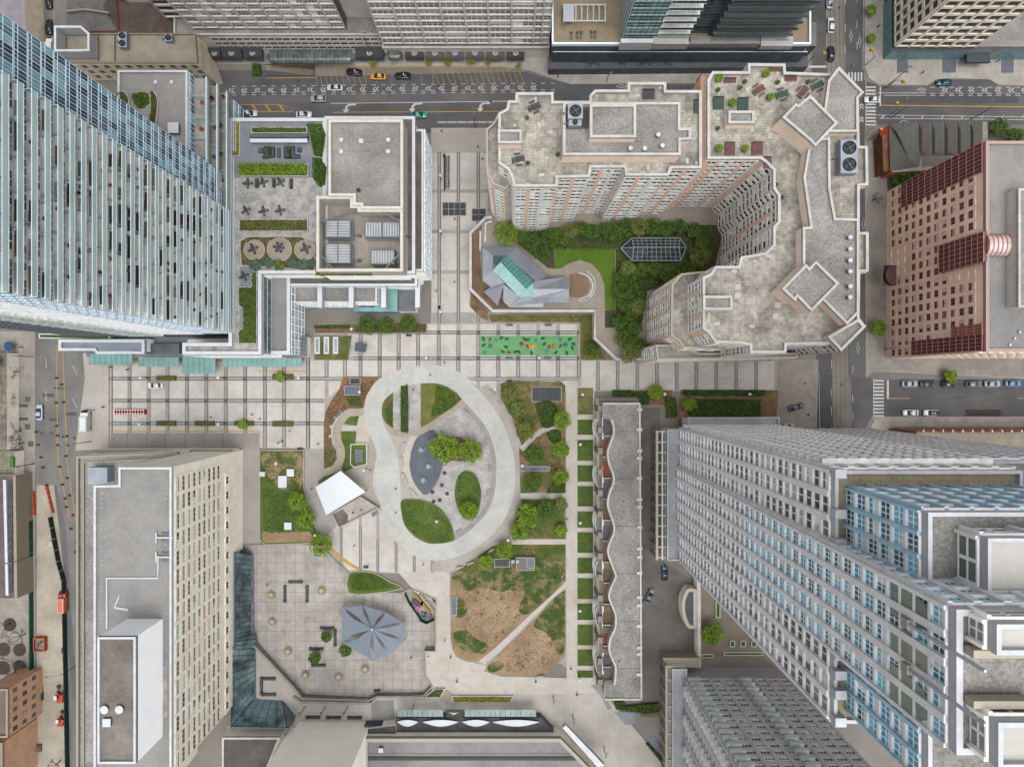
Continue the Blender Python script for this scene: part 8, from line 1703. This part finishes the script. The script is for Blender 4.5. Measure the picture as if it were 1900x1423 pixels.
for a in ((656.5,134,174,K,'black SUV parked in the yellow bays, left of the orange taxi','suv'),(701.5,142,180,(238,160,24),'orange and red taxi in the yellow bays','sedan',(240,170,30)),(747,141,180,(30,36,46),'dark blue-black SUV in the yellow bays, right of the taxi','suv'),(621,162.5,180,(214,218,222),'pale police car in the chevron lane','sedan'),(590.5,183.5,180,SI,'silver SUV driving below the chevron lane','suv'),(777.5,213.5,0,(34,160,140),'teal taxi half hidden by the white parapet','sedan',(40,170,150)),(463,211,0,WH,'white SUV at the left behind the podium parapet','suv'),(563.5,212.5,0,WH,'white sedan behind the podium parapet, left of the teal taxi','sedan'),
 (1539.5,2,90,SI,'silver car at the very top of the avenue','sedan'),(1542,47,90,WH,'white car on the avenue tracks','suv'),(1542,100,90,K,'black SUV waiting at the avenue stop bar','suv'),(1618.5,185,180,WH,'white car crossing the zebra stripes','sedan'),(1752.5,153,180,(20,84,100),'teal car in the lay-by of the right street','sedan'),
 (1688.5,712,0,(176,186,196),'first parked car from the left on the side street, pale silver','sedan'),(1722,712.5,0,(72,84,96),'second parked car on the side street, dark blue-grey','sedan'),(1762,712.5,0,(66,70,74),'third parked car on the side street, under the tree','suv'),(1807,712.5,0,(120,126,134),'fourth parked car on the side street, mid grey','suv'),(1842,712,0,(178,184,190),'fifth parked car on the side street, light grey','sedan'),(1880,711,0,(106,150,196),'blue parked car at the right end of the side street','sedan'),(1690,766,180,WH,'left white car at the lower kerb of the side street','sedan'),(1728.5,766,180,(236,236,236),'right white car with dark roof glass at the lower kerb','suv',(60,64,70)),
 (1478,755,15,(98,106,116),'grey car turning in by the hedge end','sedan'),(72.5,765,90,(186,200,214),'silver blue car on the left street','sedan'),(288,715,180,(238,236,226),'white taxi on the west promenade','sedan'),(90,50,90,K,'black car on the top left lane','sedan'),(72,68,90,(28,30,34),'black SUV at the lane kerb','suv'),(90,2,90,(40,44,52),'dark car at the top of the lane','sedan'),(1205.5,1105.5,62,(112,122,130),'dark grey car on the driveway court','sedan'),(1233.5,1063,90,(36,60,78),'dark blue car under the tower edge','sedan'),(1460,791,0,(170,196,214),'pale blue car nose by the grey tower','sedan')):car(*a,z=.14 if a[0]==288 else .036)
def truck(px,py,deg,L,wd_,h,col,label,cab):
 x,y=W(px,py,h);t=empty('truck',(x,y,.03),label,'truck',None,math.radians(deg));m_=paint(col)
 ob('cargo_box',MB().box(-L/2,-wd_/2,.6,L/2-1.9,wd_/2,h).me('cargo_box',m_),t,local=True);ob('cab',loft([(L/2-1.8,wd_/2,.4,h*.8,.12),(L/2-.8,wd_/2,.4,h*.8,.15),(L/2,wd_/2-.1,.4,h*.45,.12)]).me('cab',paint(cab)),t,local=True);ob('windscreen',MB().add([(L/2-.75,-wd_/2+.15,h*.8),(L/2-.75,wd_/2-.15,h*.8),(L/2+.02,wd_/2-.2,h*.47),(L/2+.02,-wd_/2+.2,h*.47)],[(0,3,2,1)]).me('windscreen',carg),t.children[1],local=True);ob('chassis',MB().box(-L/2,-.5,.35,L/2-.4,.5,.6).me('chassis',black_m),t,local=True)
 ob('roof_rack',MB().ring(rect(-L/2+.2,-wd_/2+.2,L/2-2.1,wd_/2-.2),.12,h,h+.15).me('roof_rack',white_m),t,local=True)
 for sx in (-L/2+1,L/2-1):
  for sy in (-wd_/2+.12,wd_/2-.12):ob('wheel',carmesh('sedan')[3],t,(sx,sy,.36),0,1.1,local=True)
truck(153,781,90,6.2,2.2,2.7,WH,'white box truck parked beside the west promenade',WH);truck(112,1118,90,6.2,2.1,2.2,(214,110,50),'orange flatbed truck on the construction strip',(190,50,40));truck(88.5,80,90,4.4,1.8,1.9,WH,'small white van on the lane by the stone building',WH)
def digger(px,py,deg,label,s=1.):
 x,y=W(px,py);t=empty('excavator',(x,y,.02),label,'excavator','excavators',math.radians(deg));t.scale=(s,)*3;om=M('digger_orange',cg(212,72,36),cg(190,60,30),1,.5,.06,3)
 for sy in (-1,1):ob('track',loft([(-1.7,.3,.1,.5,.08),(-1.4,.3,0,.75,.1),(1.4,.3,0,.75,.1),(1.7,.3,.1,.5,.08)]).me('track',black_m),t,(0,sy*1.0,0),local=True)
 ob('house',loft([(-1.7,1.0,.8,1.9,.15),(-.6,1.2,.8,2.0,.15),(1.0,1.2,.8,1.7,.15)]).me('house',om),t,local=True);ob('cab',MB().box(-.2,.2,1.6,1.2,1.15,2.7).me('cab',carg),t,local=True);ob('cab_roof',MB().box(-.25,.15,2.7,1.25,1.2,2.8).me('cab_roof',white_m),t,local=True)
 ob('boom',MB().bar((.8,-.3,1.6),(2.6,-.3,3.0),.4).me('boom',om),t,local=True);ob('stick',MB().bar((2.5,-.3,3.0),(3.4,-.3,1.0),.3).me('stick',om),t,local=True);ob('bucket',MB().box(3.0,-.75,.05,3.8,.15,1.0).me('bucket',dsteel_m),t.children[-1],local=True)
digger(116,1290,95,'upper red-orange excavator on the construction strip',.85);digger(117,1335,80,'lower small excavator on the construction strip',.75)
sk=empty('orange_skip',(*W(78,1192),.02),'open orange skip beside the left site fence','skip');ob('shell',MB().ring(prect(68,1180,88.5,1205),.25,.02,1.5).me('shell',orange),sk);ob('load',MB().prism(offset(prect(68,1180,88.5,1205),.25),.02,.9).me('load',M('rubble',cg(168,150,128),cg(110,100,90),1.2)),sk);ob('rod',MB().bar((*W(74,1196),1.2),(*W(82,1187),1.2),.4).me('rod',dsteel_m),sk)
for i,(x,y,w_,h_,c,l_) in enumerate(((75,1278,12,9,(220,150,90),'orange tarp'),(75,1290,13,14,(38,90,84),'teal box'),(120,1205,6,9,(60,60,64),'dark crate'),(122,1248,7,16,(204,206,210),'white pipe stack'),(119,1165,6,22,(206,200,170),'pale plank stack'),(66,1330,5,12,(170,60,40),'red tool rack'),(74,1386,9,13,(130,104,86),'brown pallet'),(98,1008,8,8,(200,216,224),'pale blue tank'))):q=prect(x-w_/2,y-h_/2,x+w_/2,y+h_/2);tag(ob('site_load',MB().prism(q,.02,.7).prism(offset(q,.25),.7,.95).me('site_load',M('load%d' % i,cg(*c),None,fine=.15))),l_+' on the construction strip','site load')
# ================================================================ balcony things on the tower
rg=random.Random(11);bm=[('brown deck mat',(128,82,52)),('dark grey mat',(70,72,78)),('green turf mat',(66,92,44)),('tan deck mat',(150,108,66)),('maroon mat',(94,60,56)),('purple mat',(96,70,110))]
used=set()
for i,(k,seg_) in enumerate(((26,1),(25,2),(24,0),(23,4),(22,3),(21,1),(20,4),(19,0),(18,2),(17,5),(16,1),(15,3),(14,4),(13,0),(12,2),(11,5),(10,3),(9,1),(8,4),(7,2))):
 n_,c=bm[i % 6];z=z0+0
 zz=20.+k*3.0;ya,yb=yb1+(yb0-yb1)*(seg_/6+.03),yb1+(yb0-yb1)*((seg_+1)/6-.03);o=ob('balcony_mat',MB().box(xe+.25,ya,zz,xe+dep-.25,yb,zz+.04).me('balcony_mat',M('mat_'+n_.replace(' ','_'),cg(*c),None,fine=.1)));tag(o,'%s on the tower balconies, %s balcony counted outward from the podium' % (n_,ORD[k] if k<20 else 'upper'),'balcony mat','mats on the tower balconies')
 if k>=20:o['label']=n_+' on a high tower balcony, '+('outermost in view','second from the left edge','third from the left edge','fourth from the left edge','fifth from the left edge','sixth from the left edge','seventh from the left edge')[26-k]
for i in range(64):
 k=rg.randrange(2,27);zz=20.+k*3.0;y_=rg.uniform(yb1+1,yb0-1);c=rg.choice(((196,60,50),(232,230,226),(60,64,70),(40,100,170),(150,110,70),(226,224,214),(70,96,50)));t=empty('balcony_chair',(xe+.85,y_,zz+.04),{196:'red',232:'white',60:'black',40:'blue',150:'tan',226:'cream',70:'green'}[c[0]]+' chair on tower balcony, '+(ORD[k] if k<20 else 'twenty-'+ORD[k-20])+' level, '+ORD[int((y_-yb1)/(yb0-yb1)*12)]+' of twelve spots from lower end','chair','small chairs on the tower balconies',rg.random()*6);m_=M('bch_%d' % c[0],cg(*c),None,rough=.6)
 ob('seat',local_me(lambda b:b.box(-.28,-.28,.36,.28,.28,.44).box(-.26,-.26,0,-.2,-.2,.36).box(.2,-.26,0,.26,-.2,.36).box(-.26,.2,0,-.2,.26,.36).box(.2,.2,0,.26,.26,.36),'seat',m_,('bcs',m_.name)),t,local=True);ob('back',local_me(lambda b:b.box(-.28,.22,.44,.28,.28,.9),'back',m_,('bcb',m_.name)),t,local=True)
cov=[('pale grey',(176,174,172)),('tan',(160,132,98)),('dark brown',(92,64,48)),('slate',(96,100,106)),('light beige',(206,196,178)),('grey-green',(120,132,112))];seen=set()
while len(seen)<70:
 k,sg=rg.randrange(1,27),rg.randrange(6)
 if (k,sg) in seen:continue
 seen.add((k,sg));zz=20.+k*3.0;ya,yb=yb1+(yb0-yb1)*(sg/6+.012),yb1+(yb0-yb1)*((sg+1)/6-rg.choice((.015,.05,.08)));n_,c=rg.choice(cov)
 tag(ob('floor_covering',MB().box(xe+.15,ya,zz,xe+dep-.2,yb,zz+.03).me('floor_covering',M('cov_'+n_.replace(' ','_').replace('-','_'),cg(*c),None,fine=.12))),'%s covering on tower balcony, %s level, %s bay from lower end' % (n_,ORD[k] if k<20 else 'twenty-'+ORD[k-20],ORD[sg]),'balcony floor','floor coverings on the tower balconies')
for i in range(24):
 X_,z_=((-463,24),(-467,28.2),(-472,32.4))[i % 3];x_,y_=G(X_-6-rg.random()*6,-470+15*i+rg.random()*6);c=rg.choice(((150,60,50),(226,224,220),(60,64,72),(40,96,150),(150,110,70),(84,100,60)))
 t=empty('deck_chair',(x_,y_,z_),ORD[i//3]+' deck chair from the top on the '+('outer','middle','inner')[i % 3]+' deck of the glass wing','chair','chairs on the wing decks',rg.random()*6);m_=M('dch_%d' % c[0],cg(*c),None,rough=.6);ob('seat',MB().box(-.4,-.4,.3,.4,.4,.42).box(-.36,-.36,0,-.28,-.28,.3).box(.28,.28,0,.36,.36,.3).me('seat',m_),t,local=True);ob('back',MB().box(-.4,.34,.42,.4,.42,.9).me('back',m_),t,local=True)
for i,(x,y) in enumerate(((205,160),(205,362),(228,487))):p_=W(*R(9,x,y));t=empty('tree_grate',(*p_,.13),('upper','middle','lower')[i]+' dark square tree grate on the left pavement','tree grate','dark square tree grates');ob('plate',MB().box(-.7,-.7,0,.7,.7,.04).me('plate',dark_m),t,local=True);ob('rim',MB().ring(rect(-.75,-.75,.75,.75),.1,0,.07).me('rim',dsteel_m),t,local=True)
bench(*R(9,125,260),90,'left side of the tan bench ring on the left pavement',3.2,MATS['planter_wood']);bench(*R(9,180,212),0,'upper side of the tan bench ring on the left pavement',2.2,MATS['planter_wood']);bench(*R(9,180,305),180,'lower side of the tan bench ring on the left pavement',2.2,MATS['planter_wood'])
for i,(x,y,c) in enumerate(((10,672,(120,90,70)),(4,700,(70,80,96)),(12,722,(160,150,130)),(3,812,(110,110,100)),(14,642,(50,96,150)))):t=empty('shop_parasol',(*W(x,y,2.6),.13),ORD[i]+' street parasol from the top at the upper left edge','parasol','street parasols at the left edge');t.location.z=4.8 if x<12 else .13;ob('cloth',MB().rev([(1.4,2.2),(1.3,2.3),(.1,2.9)],8).me('cloth',M('par_%d' % c[0],cg(*c),None)),t,local=True);ob('pole',MB().rev([(.05,0),(.05,2.3)],6).me('pole',steel_m),t,local=True)
# ================================================================ people
def person_mesh(stride,seed):
 key=('person',stride)
 if key in _cr:return _cr[key]
 J=[(0,0,.93),(0,0,1.15),(0,0,1.42),(0,0,1.53),(0,.02,1.66),(0,.03,1.74),(-.1,0,.9),(-.11,stride*.18,.5),(-.11,stride*.12-.05,.09),(-.11,stride*.12+.13,.05),(.1,0,.9),(.11,-stride*.08,.5),(.11,-stride*.3,.1),(.11,-stride*.3+.17,.05),(-.2,0,1.4),(-.26,-stride*.1,1.13),(-.26,-stride*.06+.1,.9),(-.26,-stride*.05+.15,.8),(.2,0,1.4),(.26,stride*.1,1.13),(.26,stride*.14+.1,.9),(.26,stride*.16+.15,.8)]
 E_=[(0,1),(1,2),(2,3),(3,4),(4,5),(0,6),(6,7),(7,8),(8,9),(0,10),(10,11),(11,12),(12,13),(2,14),(14,15),(15,16),(16,17),(2,18),(18,19),(19,20),(20,21)]
 rad=[.15,.14,.15,.055,.1,.085,.1,.07,.05,.045,.1,.07,.05,.045,.075,.05,.04,.045,.075,.05,.04,.045]
 me=bpy.data.meshes.new('person_skeleton');me.from_pydata(J,E_,[]);o=bpy.data.objects.new('person_skeleton',me);COL.objects.link(o);o.modifiers.new('skin','SKIN');sv=me.skin_vertices[0].data
 for i,r in enumerate(rad):sv[i].radius=(r,r*(.72 if i in (0,1,2) else 1));sv[i].use_root=i==0
 s_=o.modifiers.new('sub','SUBSURF');s_.levels=1;s_.render_levels=1
 dg=bpy.context.evaluated_depsgraph_get();out=bpy.data.meshes.new_from_object(o.evaluated_get(dg));bpy.data.objects.remove(o)
 out.materials.clear()
 for _ in range(4):out.materials.append(None)
 for p in out.polygons:
  z=p.center.z;x=abs(p.center.x);p.use_smooth=True;p.material_index=3 if (z>1.66 or (z>1.56 and p.center.y<-.01)) else 2 if (z>1.5 or (z<.88 and x>.2 and z>.7)) else 1 if z>.92 else 0
 _cr[key]=out;return out
skin_m=M('skin',cg(196,150,120),None,fine=0);
def person(px,py,deg,top_c,leg_c,label,hair=(40,32,28),z=.145,stride=1.):
 me=person_mesh(stride,0).copy();mm=[M('cloth_%d_%d_%d' % c,cg(*c),None,fine=.05) for c in (leg_c,top_c)]+[skin_m,M('hair_%d_%d_%d' % hair,cg(*hair),None,fine=.05)]
 for i,m_ in enumerate(mm):me.materials[i]=m_
 x,y=W(px,py);t=tag(ob('person',me,None,(x,y,z),math.radians(deg)),label,'person','people walking about')
BK,NV,GY,RD,WT=(38,38,42),(40,48,70),(110,112,116),(168,44,48),(224,222,218)
for a in ((820,246,0,BK,NV,'person in black at the top of the north-south promenade'),(887,275,20,NV,BK,'person in navy near the promenade corner'),(895,297,200,BK,GY,'person in black beside the apartment corner'),(844,408,60,BK,BK,'person in black below the wide promenade grating'),(844,524,90,BK,NV,'person in dark clothes midway down the north-south promenade'),(810,541,0,BK,GY,'person by the podium edge of the promenade'),(825,673,90,BK,BK,'person in black above the trail top'),(799,696,45,BK,BK,'person in black on the top of the trail'),(735.5,906,30,BK,BK,'person in black on the trail beside the stone seats'),(735.5,950,0,BK,NV,'person in black on the trail left of the round lawn'),(658.5,1011,20,BK,WT,'person with white trousers below the stage'),(786,1046,0,WT,BK,'person in a white top below the trail'),(484,777,0,BK,GY,'person in black beside the long promenade planter'),(539,799,0,GY,BK,'person in grey above the fenced planter'),(519,821,70,BK,BK,'left of two people walking above the planter'),(525,818,70,BK,NV,'right of two people walking above the planter'),(592,823,0,BK,BK,'person in black on the pale strip left of the mulch bed'),(580,906,60,BK,NV,'person in black at the left tip of the stage roof'),(393,774,0,BK,BK,'person in black by the lower middle planter'),(470,769,0,BK,GY,'lone person in black on the right of the west promenade'),(195,755,90,BK,BK,'person in black near the white box truck'),(176,761,0,(190,150,90),GY,'person in tan beside the white truck'),(240,686,90,BK,BK,'person in black below the left glass canopy'),(208,682,0,NV,BK,'person by the left canopy corner'),(688,871,0,RD,BK,'person in red on the stage apron'),(658,949,0,RD,BK,'person in red on the stage deck',),(673,944,0,(220,90,50),BK,'person in orange on the stage deck'),(494,1087,45,BK,BK,'person in black at the upper left of the sunken plaza'),(762,1222,30,BK,BK,'person in black below the shade sail'),(795,1217,0,BK,BK,'person in black sitting area on the wooden steps'),(848,1261,0,RD,RD,'person in red on the path below the field'),(826,1186,0,WT,WT,'person in white beside the bare field'),(837,1216,0,BK,BK,'person in black at the bare field corner'),(994,1261,0,BK,BK,'person in black under the triangle field'),(1059,1237,0,BK,GY,'person in dark clothes at the end of the spine path'),(1070,1285,0,BK,BK,'person in black on the bottom paving'),(706,1277,30,BK,NV,'person at the bottom wall of the sunken plaza'),(1052,962,0,BK,BK,'person on the spine path beside the spreading tree'),(767,723,0,(120,40,40),BK,'person in maroon on the pale strip inside the trail'),(1708,138,90,BK,BK,'person in black on the office pavement'),(1627,52,0,(130,40,40),BK,'person in maroon on the avenue pavement'),(1848,116,60,BK,BK,'person in black by the office entrance'),(1035,145,0,BK,BK,'person on the pavement by the chevron lane'),(43,645,0,BK,BK,'person on the upper left pavement'),(58,893,0,NV,BK,'person beside the left street barriers'),(50,963,0,BK,GY,'person by the shop fronts on the left'),(1492,711,0,BK,GY,'person at the avenue end of the promenade'),(1497,769,90,BK,BK,'two-wheel rider on the avenue pavement by the turning car'),(1580,126,0,WT,(60,90,170),'person in white and blue crossing the zebra at the top')):
 hz=SUNK if a[5].find('sunken')>0 and 'wall' not in a[5] or 'shade sail' in a[5] else SUNK+.62 if 'wooden' in a[5] else 1.2 if 'deck' in a[5] else .17 if 'trail' in a[5] and 'on the t' in a[5] else .145
 person(*a,z=hz)
for i,(px,py) in enumerate(((1137,113),(1172,117),(1220,116))):
 t=empty('closed_parasol',(*W(px,py),3.8),('left','middle','right')[i]+' folded white parasol on the black podium terrace','parasol','folded parasols on the terrace');ob('pole',MB().rev([(.05,0),(.05,2.6)],6).me('pole',steel_m),t,local=True);ob('folded_cloth',MB().rev([(.55,.7),(.45,1.6),(.12,2.5)],8).me('folded_cloth',white_m),t,local=True)
for i,px in enumerate((1095,1108,1155,1190,1205,1240)):table_set(px,116,3.8,ORD[i]+' dark table set from the left on the black podium terrace',4,i*.4,s=.8)
for i,(px,py,w_) in enumerate(((1068,98,8),(1180,97,6),(1285,97,9),(1330,98,7),(1390,97,10),(1440,98,6))):
 t=empty('terrace_sofa',(*W(px,py,9),9.0),ORD[i]+' sofa from the left on the narrow terrace of the black podium','sofa','sofas on the narrow terrace');w_*=S;ob('seat',MB().box(-w_/2,-.4,.1,w_/2,.4,.4).me('seat',(sofa,bw,mf)[i % 3]),t,local=True);ob('back',MB().box(-w_/2,.3,.4,w_/2,.45,.8).me('back',(sofa,bw,mf)[i % 3]),t,local=True);ob('foot',MB().box(-w_/2+.1,-.3,0,w_/2-.1,.3,.1).me('foot',black_m),t,local=True)
for i,(px,py) in enumerate(((1071,67),(1078,67),(1097,66),(1104,66),(1060,68))):
 t=empty('deck_lounger',(*W(px,py,13.6),13.4),ORD[i]+' grey lounger on the tan roof deck below the pergola','lounger','loungers on the tan deck');ob('bed',MB().box(-.32,-.9,.25,.32,.5,.35).me('bed',bdk),t,local=True);ob('headrest',MB().add([(-.32,.5,.3),(.32,.5,.3),(.32,1.0,.65),(-.32,1.0,.65)],[(0,1,2,3),(3,2,1,0)]).me('headrest',bdk),t,local=True);ob('leg',MB().box(-.3,-.8,0,.3,-.7,.25).box(-.3,.4,0,.3,.5,.25).me('leg',dsteel_m),t,local=True)
bl=M('bin_blue',cg(40,84,150),cg(30,60,120),2,.5,.05,3)
for i,(n_,x,y,l_) in enumerate(((6,1143,1078,'by the podium trees'),(10,348,523,'above the fenced planter'),(10,830,1385,'at the end of the curved steps'),(10,1880,28,'at the top of the right bed'),(14,898,875,'at the bottom wall of the sunken plaza'))):
 zz=SUNK if i==4 else .14;t=empty('recycling_bins',(*W(*R(n_,x,y)),zz),'pair of blue recycling bins '+l_,'bins','blue bins');
 for s_ in (-.4,.4):k=ob('bin',MB().rev([(.32,0),(.36,.9)],10).me('bin',bl),t,(s_,0,0),local=True);ob('lid',MB().rev([(.37,.9),(.3,1.0)],10).me('lid',black_m),k,local=True)
